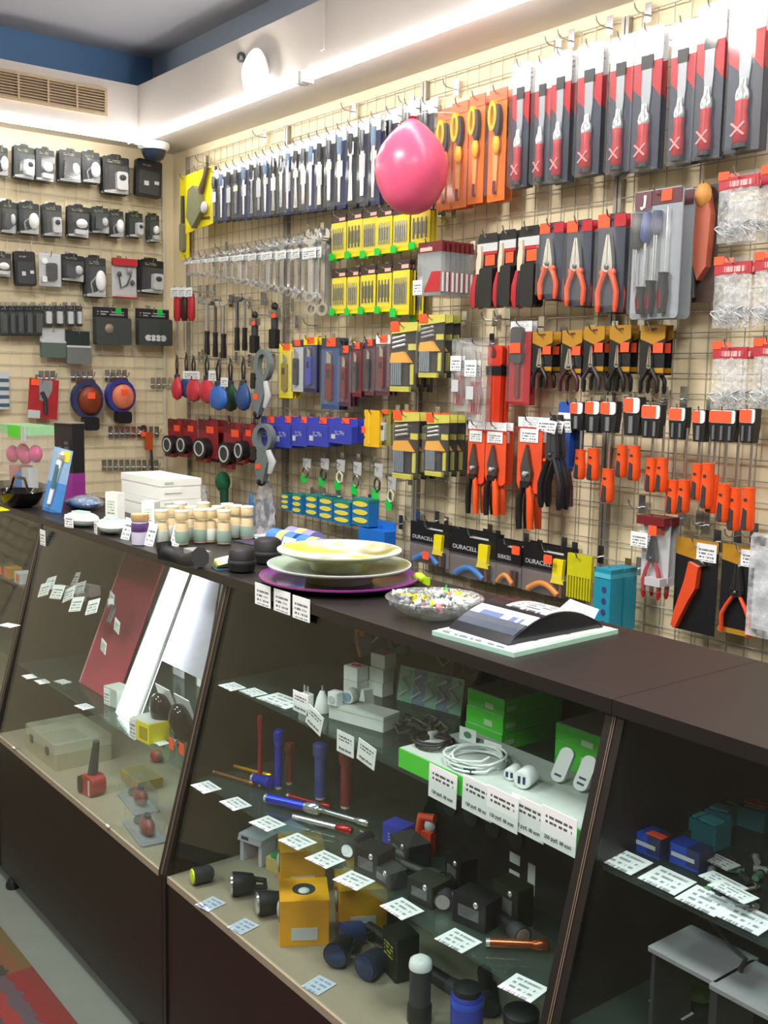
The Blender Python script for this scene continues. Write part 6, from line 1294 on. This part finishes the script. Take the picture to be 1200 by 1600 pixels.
for i, (px, py, sx) in enumerate(((600, 1345, .05), (560, 1330, .04), (648, 1372, .06), (700, 1400, .055), (735, 1420, .05), (790, 1455, .05))):
    p = Zp(px, py, Z2); yy = max(p.y, gy(Z2) + .08)
    spawn('black_torch', [P('barrel', MB().tube([(-sx, 0, .016), (sx * .4, 0, .016)], .0125, 12), M_black, True), P('head', MB().tube([(sx * .4, 0, .016), (sx * .6, 0, .016), (sx, 0, .016)], [.0125, .016, .016], 12), M_dkgrey, True), P('lens', MB().tube([(sx, 0, .016), (sx + .001, 0, .016)], .013, 12), M_chrome, True)], (xat(px, yy, Z2), yy, Z2), 'black torch in the dark heap on the second shelf', 'torch', 'black torch heap', rot=(.5, -1.2, .2, -.9, .6, -.2)[i])
for i, (px, py) in enumerate(((418, 1288), (465, 1316), (508, 1344), (553, 1377), (628, 1421), (716, 1471), (818, 1545))):
    lay(px, py, Z2, .06, .05, rr.uniform(-.1, .2), 'white price card lying along the front of the second shelf', 'cards along the second shelf')
for i, (px, py, w, d, h) in enumerate(((585, 1368, .06, .05, .05), (640, 1345, .07, .05, .045), (670, 1405, .06, .05, .04), (745, 1440, .07, .05, .05), (610, 1400, .05, .04, .03), (800, 1440, .06, .04, .07), (720, 1385, .05, .04, .06))):
    p = Zp(px, py, Z2); yy = max(min(p.y, -.9), gy(Z2) + .07)
    spawn('dark_carton', [rbx(w, d, h, [M_black, M_dkgrey, mat('case_green_black', '23281E', .5)][i % 3], r=.003), P('window', MB().box(-w * .3, w * .3, -d / 2 - .001, -d / 2, h * .3, h * .7), clearmat('dark_window', body=.3, bodycol=(.3, .32, .34), rough=.1)), P('clip', MB().ell((w * .2, -d / 2, h * .85), (.005, .003, .006), 8, 6), M_chrome, True)], (xat(px, yy, Z2), yy, Z2), 'dark carton with a smoky window among the black torches', 'carton', 'dark cartons on the second shelf', rot=rr.uniform(-.5, .3))
# copper torch
lie_t(765, 1476, 858, 1480, mat('copper_torch', 'A85A38', .25, .7), 7, 'copper torch lying under the black organiser')
# ---- counter C, bottom board
def headtorch(m, lens): return [P('housing', MB().lathe([(.008, .03), (.02, .024), (.024, .0), (.026, -.02)], 16, (0, 0, .026), 'y'), m, True), P('lens', MB().lathe([(.0225, -.0202), (.022, -.024), (.012, -.026)], 16, (0, 0, .026), 'y'), lens, True), P('strap', MB().tube([(-.02, .02, .026), (-.015, .05, .022), (.015, .05, .022), (.02, .02, .026)], .006, 6), M_black, True)]
M_lens = mat('led_reflector', 'DDE2E6', .15, .8, var=.4, nscale=150)
put('yellow_lens_torch', [P('body', MB().lathe([(.01, .028), (.018, .02), (.019, -.012), (.02, -.018)], 14, (0, 0, .02), 'y'), M_dkgrey, True), P('lens', MB().lathe([(.0165, -.0182), (.016, -.021), (.008, -.023)], 14, (0, 0, .02), 'y'), mat('lens_yellow', 'E0E83A', .3), True)], 314, 1380, Z0, 'small black torch with a yellow lens in the case corner', 'torch', rot=-.2)
put('headlight', headtorch(M_black, M_lens), 378, 1398, Z0, 'black headlight with silver reflector beside the white bracket', 'headlight', rot=-.5)
put('headlight', headtorch(M_black, M_lens), 418, 1428, Z0, 'black headlight with silver reflector beside the orange carton', 'headlight', rot=-.4)
p = Zp(365, 1345, Z0)
def ubracket(m): return [P('plate', MB().prism([(-.04, .05), (.03, .05), (.035, .066), (-.035, .068)], -.03, .03), m), P('leg', MB().prism([(-.036, 0), (-.026, 0), (-.026, .05), (-.036, .05)], -.025, .025), m), P('leg', MB().prism([(.02, .0), (.03, .0), (.03, .05), (.02, .05)], -.025, .025), m), P('slot', MB().box(-.028, -.006, -.0305, .0, .055, .063), M_dkgrey)]
spawn('white_bracket', ubracket(mat('bracket_white', 'B8BCCC', .4)), (p.x + .03, p.y + .05, Z0), 'pale grey slotted bracket standing behind the headlight', 'bracket', rot=.3)
p = Zp(425, 1345, Z0)
spawn('white_bracket', ubracket(mat('bracket_white', 'B8BCCC', .4)), (p.x, p.y + .05, Z0), 'pale grey slotted bracket beside the green-topped pack', 'bracket', rot=.1)
put('green_pack', [rbx(.055, .05, .03, mat('pack_straw', 'C8B470', .5), r=.003), P('green_top', MB().hprism(rrect(-.02, .024, -.02, .02, .008, 3), .03, .036), mat('pack_green', '2E9A50', .4))], 440, 1358, Z0, 'straw-coloured pack with green top behind the orange cartons', 'pack', rot=.2)
M_oy = mat('carton_orange_yellow', 'E0A01C', .45, var=.25, nscale=18)
def lampbox(): return [rbx(.075, .075, .075, M_oy, r=.001), P('top_hole', MB().hprism(oval(0, 0, .018, .018, 16), .075, .0758), M_dkgrey, subs=[P('top_lamp', MB().ell((.006, 0, .074), (.010, .010, .006), 10, 6), M_lgrey, True)]), P('front_hole', MB().prism(oval(0, .042, .018, .02, 16), -.0382, -.0375), M_dkgrey, subs=[P('front_lamp', MB().ell((.002, -.0375, .044), (.011, .004, .014), 10, 6), M_lgrey, True)]), P('side_hole', MB().box(.0375, .0385, -.02, .02, .01, .03), M_lgrey)]
for i, (px, py, ro) in enumerate(((474, 1458, -.55), (562, 1440, -.5), (470, 1378, -.5), (575, 1400, -.5))):
    put('lamp_carton', lampbox(), px, py, Z0, ['orange-yellow lamp carton with round windows at the case front', 'orange-yellow lamp carton behind the blue headlight', 'orange-yellow lamp carton beside the green-topped pack', 'orange-yellow lamp carton under the second shelf cards'][i], 'carton', 'orange-yellow lamp cartons', rot=ro, scale=(1.3, 1.3, 1.25))
put('headlight', headtorch(M_navy, mat('lens_navy', '3A4468', .2, .5)), 548, 1478, Z0, 'navy headlight with dark lens beside the orange cartons', 'headlight', rot=-.2)
put('headlight', headtorch(mat('dusk_navy', '1E2638', .5), mat('lens_navy', '3A4468', .2, .5)), 580, 1525, Z0, 'blue-black headlight lying at the case front', 'headlight', rot=.3)
put('headlight', headtorch(M_black, mat('lens_navy', '3A4468', .2, .5)), 530, 1505, Z0, 'black headlight with dark lens at the case front', 'headlight', rot=.6)
put('tool_case', [rbx(.06, .05, .085, mat('case_green_black', '23281E', .5), r=.004), P('yellow_print', box(-.024, .024, -.0258, -.025, .04, .07), printmat('print_yellow', '23281E', 'B8B430', rows=4, fill=.5, z0=0, z1=1, dens=6))], 625, 1520, Z0, 'dark carton with yellow print beside the lantern', 'carton', rot=-.2)
put('lantern', [P('barrel', MB().tube([(0, 0, .0), (0, 0, .105)], .019, 18), M_dkgrey, True), P('base_cap', MB().lathe([(.021, 0), (.022, .003), (.022, .03), (.02, .034)], 18), M_black, True), P('white_top', MB().lathe([(.0205, .1), (.021, .104), (.019, .114), (.010, .12)], 18), M_wp, True)], 655, 1595, Z0, 'dark upright lantern with a white top at the case front', 'lantern')
put('blue_can', [P('can', MB().lathe([(.026, 0), (.028, .003), (.028, .085), (.025, .09)], 20), M_royal, True), P('rim', MB().lathe([(.0282, .07), (.029, .072), (.029, .08), (.0282, .082)], 20), mat('rim_blue', '3A5AE0', .3), True), P('lid', MB().lathe([(.024, .09), (.024, .1), (.012, .104)], 20), M_black, True)], 728, 1628, Z0, 'blue can with black lid at the case front', 'can')
put('gold_torch', [P('head', MB().lathe([(.03, .0), (.034, .01), (.034, .05), (.026, .066)], 20), mat('gold_metal', 'D8B050', .25, .8), True), P('collar', MB().lathe([(.0262, .064), (.030, .068), (.030, .085), (.02, .09)], 20), M_black, True), P('button', MB().ell((0, -.034, .03), (.006, .003, .006), 8, 6), M_dkgrey, True)], 812, 1655, Z0, 'gold torch with black collar beside the counter post', 'torch')
for i, (px, py, sx) in enumerate(((600, 1480, .05), (690, 1545, .05), (760, 1560, .06))):
    p = Zp(px, py, Z0)
    spawn('black_torch', [P('barrel', MB().tube([(-sx, 0, .018), (sx * .4, 0, .018)], .014, 12), M_black, True), P('head', MB().tube([(sx * .4, 0, .018), (sx, 0, .018)], [.014, .018], 12), M_dkgrey, True)], (p.x, p.y, Z0), 'black torch lying in the dark heap on the bottom board', 'torch', 'black torches on the bottom board', rot=rr.uniform(-.8, .6))
M_film = flatprint('film_tag', 'B8C4D0', '7A8EB8', 4, 8)
for px, py in ((329, 1413), (380, 1448), (498, 1540)):
    p = Zp(px, py, Z0); spawn('pale_card', [P('card', box(-.022, .022, -.025, .025, 0, .0008), M_film)], (p.x, p.y, Z0 + .0005), 'pale blue printed slip lying on the bottom board', 'slip', 'pale blue slips', rot=.2)
# ---- counter B (mice and beige cases)
p0 = Zp(212, 868, 1.1)
# maroon, glowing and lilac panels added to imitate a doorway reflected in the glass
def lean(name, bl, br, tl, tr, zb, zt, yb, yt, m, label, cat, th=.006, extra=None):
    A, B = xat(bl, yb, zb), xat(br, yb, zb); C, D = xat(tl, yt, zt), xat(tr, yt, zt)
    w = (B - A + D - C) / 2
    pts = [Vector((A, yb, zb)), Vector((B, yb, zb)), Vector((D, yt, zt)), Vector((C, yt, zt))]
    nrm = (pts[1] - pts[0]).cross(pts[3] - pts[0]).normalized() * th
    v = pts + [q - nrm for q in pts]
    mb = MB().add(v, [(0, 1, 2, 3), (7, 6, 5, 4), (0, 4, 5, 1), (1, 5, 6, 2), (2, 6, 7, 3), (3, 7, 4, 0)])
    parts = [P('board', mb, m)]  # slab that carries the imitated reflection
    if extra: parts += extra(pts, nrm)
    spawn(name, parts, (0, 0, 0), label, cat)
ZS = SH2 + .001
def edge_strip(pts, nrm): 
    return [P('edge', MB().tube([pts[0] - nrm * .5, pts[3] - nrm * .5], .005, 6), mat('reflection_edge', 'B87A88', .4), True), P('price_tag', MB().box(-.016, .016, -.0012, 0, -.016, .016).xf(Matrix.Translation(pts[2].lerp(pts[3], .35).lerp(pts[1].lerp(pts[0], .35), .1) + nrm * .2) @ Matrix.Rotation(-.5, 4, 'X')), M_orangeT)]
lean('maroon_reflection', 124, 178, 212, 272, ZS, TZ - .035, -1.17, -.86, mat('reflection_maroon', '9A2A48', .4), 'maroon panel in the case imitating a doorway reflection', 'board', extra=edge_strip)
M_glow = mat('reflection_glow', (1, 1, 1), .4, emit=6, var=0)  # glow added to imitate the bright part of the doorway reflection
def glow_trim(pts, nrm):
    return [P('reflection_rail', MB().tube([pts[1] + nrm * .3, pts[2] + nrm * .3], .006, 6), M_lgrey, True), P('reflection_rail', MB().tube([pts[0] + nrm * .3, pts[3] + nrm * .3], .003, 6), M_lgrey, True)]
lean('bright_reflection', 182, 212, 284, 316, ZS, TZ - .035, -1.2, -.9, M_glow, 'glowing white panel in the case imitating a bright doorway reflection', 'reflection', extra=glow_trim)
lean('lilac_reflection', 250, 318, 322, 352, ZS + .12, TZ - .04, -1.06, -.86, mat('lilac_reflection', 'C8C8DC', .4), 'lilac-white panel imitating a doorway reflection beside the glowing panel', 'sheet')
# upper shelf: packs and tags
for i, (px, py, ro) in enumerate(((78, 912, .2), (96, 898, .1), (70, 930, .2), (90, 925, .4), (115, 905, .3), (108, 928, .1), (138, 880, .1), (156, 893, .3), (124, 920, .2), (120, 957, .3), (145, 948, .2))):
    p = Zp(px, py + 14, Z1); yy = max(min(p.y, -.84), gy(Z1) + .03)
    c = on(px, py, 1, yy)
    spawn('price_card', [P('card', box(-.03, .03, -.001, 0, -.022, .022), M_tagp)], (c.x, yy, max(c.z, Z1 + .02)), 'white price card among the small packs on the upper shelf', 'price card', 'cards on the upper shelf', rot=.2, roll=-.5 + ro, tilt=-.5)
for i, (px, py, m) in enumerate(((95, 925, M_dkgrey), (118, 938, M_grey), (140, 930, M_lgrey), (105, 905, M_dkgrey), (150, 905, M_grey))):
    p = Zp(px, py, Z1); yy = max(min(p.y, -.85), gy(Z1) + .07)
    spawn('small_pack', [rbx(.06, .04, .018 + .006 * i, m, r=.004), P('flap', MB().hprism(rrect(-.026, .026, -.016, .016, .003, 2), .018 + .006 * i, .02 + .006 * i), M_lgrey)], (xat(px, yy, Z1), yy, Z1), 'small grey pack under the price cards on the upper shelf', 'pack', 'small packs on the upper shelf', rot=.3)
p = Zp(172, 972, Z1)
spawn('dark_hose', [P('hose', MB().tube([(-.06, .03, .03), (-.02, .02, .035), (.015, .0, .03), (.03, -.015, .015), (.032, -.02, .008)], .007, 8), M_dkgrey, True), P('nozzle', MB().tube([(-.06, .03, .03), (-.075, .035, .045)], .009, 8), M_lgrey, True)], (p.x, max(p.y, -1.16), Z1), 'dark bent hose before the maroon reflection panel', 'hose')
for px, py in ((183, 978), (162, 1010), (175, 935)):
    c = on(px, py, 1, -1.19 if py > 960 else -1.1); spawn('price_card', [P('card', box(-.016, .016, -.001, 0, -.018, .018), M_tagp)], (c.x, c.y, c.z), 'white price card hung before the maroon reflection panel', 'price card', 'cards before the maroon reflection panel', roll=.3)
# second shelf of B
for i, (px, py) in enumerate(((46, 1058), (66, 1066), (98, 1066))): lay(px, py, Z2, .045, .032, .2 if i == 2 else 0, 'white price card lying on the second shelf over the beige cases', 'cards over the beige cases')
lay(132, 1105, Z2, .05, .035, .1, 'white price card lying beside the yellow carton')
p = Zp(100, 1050, Z2)
spawn('green_sachet', [P('sachet', MB().ell((0, 0, .02), (.035, .02, .02), 10, 6), mat('sachet_green', '5A7A2A', .4), True), P('top_seal', box(-.03, .03, -.002, .002, .034, .042), M_amber)], (xat(78, -.95, Z2), -.95, Z2), 'green and amber sachet on the second shelf', 'sachet')
q = Zp(196, 1158, Z2)
spawn('yellow_carton', [rbx(.085, .06, .05, M_yellow, r=.002), P('top', MB().hprism(rrect(-.041, .041, -.029, .029, .002, 1), .05, .0512), mat('carton_grey_top', 'A8AEA8', .5)), P('tag', box(-.044, -.014, -.0318, -.0305, .0, .05), M_tagp), P('picture', box(.0, .036, -.031, -.03, .008, .04), mat('picture_olive', 'A8A018', .5))], (q.x + .012, q.y + .06, Z2), 'yellow carton with grey top and white tag on the second shelf', 'carton', rot=.12)
q = Zp(148, 1108, Z2)
spawn('white_carton', [rbx(.07, .05, .05, mat('carton_pale', 'BCC4BE', .5), r=.002), P('tag', box(-.03, .0, -.0265, -.0255, 0, .045), M_tagp)], (q.x - .005, min(q.y + .07, -.85), Z2), 'pale carton with white tag behind the yellow carton', 'carton', rot=.12)
def mouse(m): return [P('shell', MB().ell((0, 0, .014), (.027, .045, .024), 16, 10), m, True), P('wheel', MB().lathe([(.006, -.003), (.006, .003)], 10, (0, -.03, .034), 'x'), M_chrome, True), P('button_gap', MB().box(-.0008, .0008, -.043, -.01, .024, .0375), M_dkgrey)]
M_ms = mat('glossy_dark', '241F24', .12)
for i, (px, pyt, pyb) in enumerate(((263, 1085, 1150), (293, 1100, 1150))):
    p = Zp(px, pyb, Z2); yy = gy(Z2) + .1
    spawn('computer_mouse', mouse(M_ms) + [P('card', MB().box(-.032, .032, -.052, .052, -.004, -.002), M_wp)], (xat(px, yy, Z2 + .05), yy, Z2 + .068), ['glossy black mouse upright on a white card beside the yellow carton', 'glossy black mouse upright on a white card against the counter post'][i], 'mouse', rot=0, tilt=-1.25 + PI, scale=(1.2, 1.2, 1.2))
for i, (px, py) in enumerate(((280, 1060), (318, 1070))):
    yy = -.9; c = on(px, py, 1, yy)
    spawn('mouse_pack', [P('card', box(-.034, .034, -.003, 0, 0, .12), M_wp), P('picture', MB().prism(oval(0, .05, .018, .03, 14), -.0045, -.003), M_grey), P('print', box(-.02, .02, -.0042, -.003, .095, .108), M_dkgrey), P('green_edge', box(-.042, -.034, -.003, 0, .0, .12), mat('edge_green', '5AA040', .4))], (c.x, yy, Z2), ['white mouse card with green edge behind the upright mice', 'white mouse card against the counter post'][i], 'mouse pack')
for px, py in ((268, 1162), (284, 1170)):
    c = on(px, py, 1, gy(Z2) + .03); spawn('price_sticker', [P('sticker', box(-.012, .012, -.001, 0, -.014, .014), M_orangeT)], (c.x, gy(Z2) + .03, max(c.z, Z2 + .015)), 'fluorescent orange sticker below the upright mice', 'sticker', 'orange stickers below the mice')
lay(248, 1160, Z2, .055, .03, .1, 'white price card lying before the upright mice')
# bottom board of B
def case(w, d, h): return [rbx(w, d, h * .6, mat('case_beige', 'A8A088', .5), r=.006, name='body'), P('lid', MB().hprism(rrect(-w / 2, w / 2, -d / 2, d / 2, .006, 2), h * .62, h), clearmat('case_lid', body=.35, bodycol=(.62, .62, .5))), P('insert', MB().box(-w * .35, w * .1, -d * .3, d * .3, h * .6, h * .615), M_dkgrey), P('latch', MB().box(-w * .3, -w * .22, -d / 2 - .004, -d / 2, h * .45, h * .75), M_dsteel), P('latch', MB().box(w * .22, w * .3, -d / 2 - .004, -d / 2, h * .45, h * .75), M_dsteel)]
p = Zp(50, 1185, Z0); spawn('beige_case', case(.24, .17, .075), (p.x + .02, gy(Z0) + .115, Z0), 'beige tool case with clear lid and steel latches on the bottom board', 'case')
p = Zp(150, 1190, Z0); spawn('beige_case', case(.16, .12, .05), (p.x + .02, -.92, Z0), 'smaller beige case behind the glue gun', 'case')
p = Zp(145, 1240, Z0)
spawn('glue_gun', [P('body', MB().rprism(-.03, .03, .0, .055, -.022, .022, .018), mat('gun_red', 'A83034', .4)), P('handle', MB().tube([(.0, 0, .05), (.008, 0, .09), (.02, 0, .15)], [.014, .012, .009], 8), M_dkgrey, True), P('front', MB().rprism(-.034, -.012, .004, .05, -.025, -.02, .01), M_black), P('white_band', box(.012, .018, -.0235, .0235, .004, .045), M_lgrey)], (p.x, max(p.y, gy(Z0) + .05), Z0), 'red and black drill-like tool with its handle up on the bottom board', 'tool', rot=.2)
p = Zp(205, 1228, Z0); spawn('olive_carton', [rbx(.12, .07, .03, mat('carton_olive', 'A08A3A', .5), r=.002), P('sticker', box(.02, .032, -.036, -.035, .008, .022), M_orangeT), P('top', MB().hprism(rrect(-.055, .055, -.03, .03, .002, 1), .03, .031), mat('carton_olive_top', '7E7A58', .5))], (p.x, p.y + .03, Z0), 'flat olive-yellow carton with orange sticker behind the red blister packs', 'carton')
def redbl(): return [P('tray', MB().hprism(rrect(-.06, .06, -.04, .04, .01, 3), 0, .004), M_grey), P('tool', MB().ell((.015, 0, .0228), (.026, .02, .022), 12, 8), mat('tool_wine', '7A2428', .4), True, subs=[P('knob', MB().tube([(.015, 0, .03), (.018, 0, .05)], [.012, .009], 10), M_dkgrey, True)]), P('bit', MB().ell((-.035, .005, .01), (.016, .02, .01), 10, 6), M_dkgrey, True), P('blister', MB().hprism(rrect(-.056, .056, -.036, .036, .01, 3), .0045, .046), M_clear)]
for i, (px, py) in enumerate(((216, 1254), (226, 1300))): put('tool_blister', redbl(), px, py, Z0, ['blister tray with a wine-red tool beside the olive carton', 'blister tray with a wine-red tool at the front edge beside the counter post'][i], 'blister', rot=-.15, scale=(1.4, .85, 1.1))
p = Zp(245, 1190, Z0); spawn('red_ball', [P('ball', MB().ell((0, 0, .018), (.022, .018, .018), 12, 8), M_red, True), P('cap', MB().ell((.02, 0, .02), (.01, .01, .012), 8, 6), M_dkgrey, True)], (p.x, p.y, Z0), 'small red bulb beside the olive carton', 'bulb')
# ---- counter D (blue packs)
tD = ['white price card at the shelf front beside the counter post', 'white price card before the second blue pack', 'white price card at the shelf front before the grey slips', 'white price card at the shelf front before the small parts']
for i, (px, py) in enumerate(((976, 1350), (1042, 1380), (1102, 1412), (1168, 1440))):
    p = Zp(px, py, Z1); spawn('price_card', [P('card', box(-.031, .031, -.025, .025, 0, .001), M_flat)], (p.x, p.y, Z1 + .004), tD[i], 'price card', rot=0, tilt=.08)
def bpack(): return [rbx(.05, .035, .03, mat('pack_cobalt', '1E4AB8', .4), r=.004), P('name_stripe', box(-.02, .018, -.0185, -.0175, .012, .018), M_lgrey), P('dark_half', MB().box(.004, .0255, -.0178, .0178, .004, .0302), M_navy)]
p = Zp(1018, 1330, Z1); spawn('cobalt_pack', bpack() + [P('price_tag', box(-.002, .026, -.014, .002, .0305, .0315), M_orangeT)], (p.x, p.y, Z1), 'cobalt pack with orange sticker beside the counter post', 'pack', rot=.05)
p = Zp(1078, 1350, Z1); spawn('cobalt_pack', bpack(), (p.x, p.y, Z1), 'cobalt pack behind the price cards without a sticker', 'pack', rot=.05)
for i, (px, py) in enumerate(((1098, 1295), (1125, 1285), (1150, 1280), (1180, 1290), (1110, 1318))):
    p = Zp(px, py, Z1); spawn('teal_pack', [rbx(.045, .04, .02 + .004 * i, mat('pack_teal', '1E6A78', .45), r=.003), P('window', MB().hprism(rrect(-.015, .015, -.012, .012, .003, 2), .02 + .004 * i, .022 + .004 * i), mat('window_teal', '3A98A0', .3))] + ([P('price_tag', box(-.016, .016, -.012, .008, .0375, .0385), M_orangeT)] if i == 3 else []), (p.x, p.y, Z1), 'teal pack in the pile behind the cobalt packs' if i != 3 else 'teal pack with orange sticker, topmost of the pile', 'pack', 'teal packs', rot=rr.uniform(-.3, .3))
for i, (px, py) in enumerate(((1120, 1345), (1130, 1380), (1145, 1395))):
    lay(px, py, Z1 + .012 + .006 * i, .06, .03, -.1, 'pale grey slip over the small parts', 'pale grey slips')
for i in range(16):
    px, py = rr.uniform(1110, 1195), rr.uniform(1340, 1430)
    p = Zp(px, py, Z1); spawn('small_part', [P('tube', MB().tube([(-.012, 0, .006), (.012, 0, .006)], .005, 8), [M_steel, M_grey, mat('part_green', '5A8A6A', .4), M_dkgrey][i % 4], True), P('collar', MB().tube([(.006, 0, .006), (.01, 0, .006)], .0062, 8), M_dsteel, True)], (p.x, p.y, Z1), '%s small metal part in the pile under the grey slips' % ['bright', 'grey', 'green', 'dark'][i % 4], 'part', 'small parts pile', rot=rr.uniform(0, 3))
# grey platforms and slips on the lower shelf of D
for i, (px, py) in enumerate(((1098, 1492), (1200, 1552))):
    p = Zp(px, py, .80)
    spawn('grey_platform', [rbx(.11, .1, .006, mat('platform_grey', '8A8A90', .5), r=.003), P('leg', MB().box(-.05, -.044, -.045, .045, -.125, 0), M_dkgrey), P('leg', MB().box(.044, .05, -.045, .045, -.125, 0), M_dkgrey)], (p.x, p.y, Z2 + .1255), ['grey display platform under the cobalt packs', 'grey display platform beside the white slip'][i], 'platform')
p = Zp(1048, 1575, Z2); spawn('white_slip', [P('slip', MB().hprism([(-.03, -.012), (-.012, -.022), (.03, -.012), (.03, .014), (-.024, .014)], 0, .001), M_flat)], (p.x, p.y, Z2 + .001), 'white cut-corner slip lying on the lower shelf', 'slip')
p = Zp(1085, 1560, Z2); spawn('green_pouch', [P('pouch', MB().ell((0, 0, .012), (.03, .02, .012), 10, 6), mat('pouch_moss', '3A5A2A', .5), True), P('seal', MB().box(-.004, .004, -.021, .021, .01, .014), M_dkgrey)], (p.x, p.y, Z2), 'moss green pouch beside the white slip', 'pouch')
p = Zp(1135, 1470, Z2 + .13); spawn('loose_cable', [P('cord', MB().tube([(-.05, .02, .01), (-.02, .0, .012), (.02, -.02, .006), (.05, -.03, .005), (.06, -.06, .004)], .003, 6), M_dkgrey, True), P('plug', MB().box(-.066, -.05, .014, .026, .004, .016), M_black)], (p.x, p.y, Z2 + .132), 'dark cord lying across the grey platforms', 'cord')
# ---- far counter A (seen past the first post)
for i, (px, py, m, nm) in enumerate(((20, 905, M_amber, 'amber'), (38, 920, M_lgrey, 'pale'), (12, 940, mat('pack_moss', '4A5A38', .5), 'moss green'))):
    p = Zp(px, py, Z1); yy = max(min(p.y, -.86), gy(Z1) + .05)
    spawn('small_pack', [rbx(.06, .045, .035, m, r=.003), P('price_tag', box(-.008, .012, -.0245, -.0235, .006, .03), M_orangeT)], (xat(px, yy, Z1), yy, Z1), '%s pack with orange sticker in the far counter' % nm, 'pack')
lay(14, 978, Z1 - .0, .05, .035, .4, 'white price card in the far counter')
standtag(67, 840, TZ - .02, .042, .048, 'white price card hung at the counter post below the toothbrush pack', y=TY0 - .02)
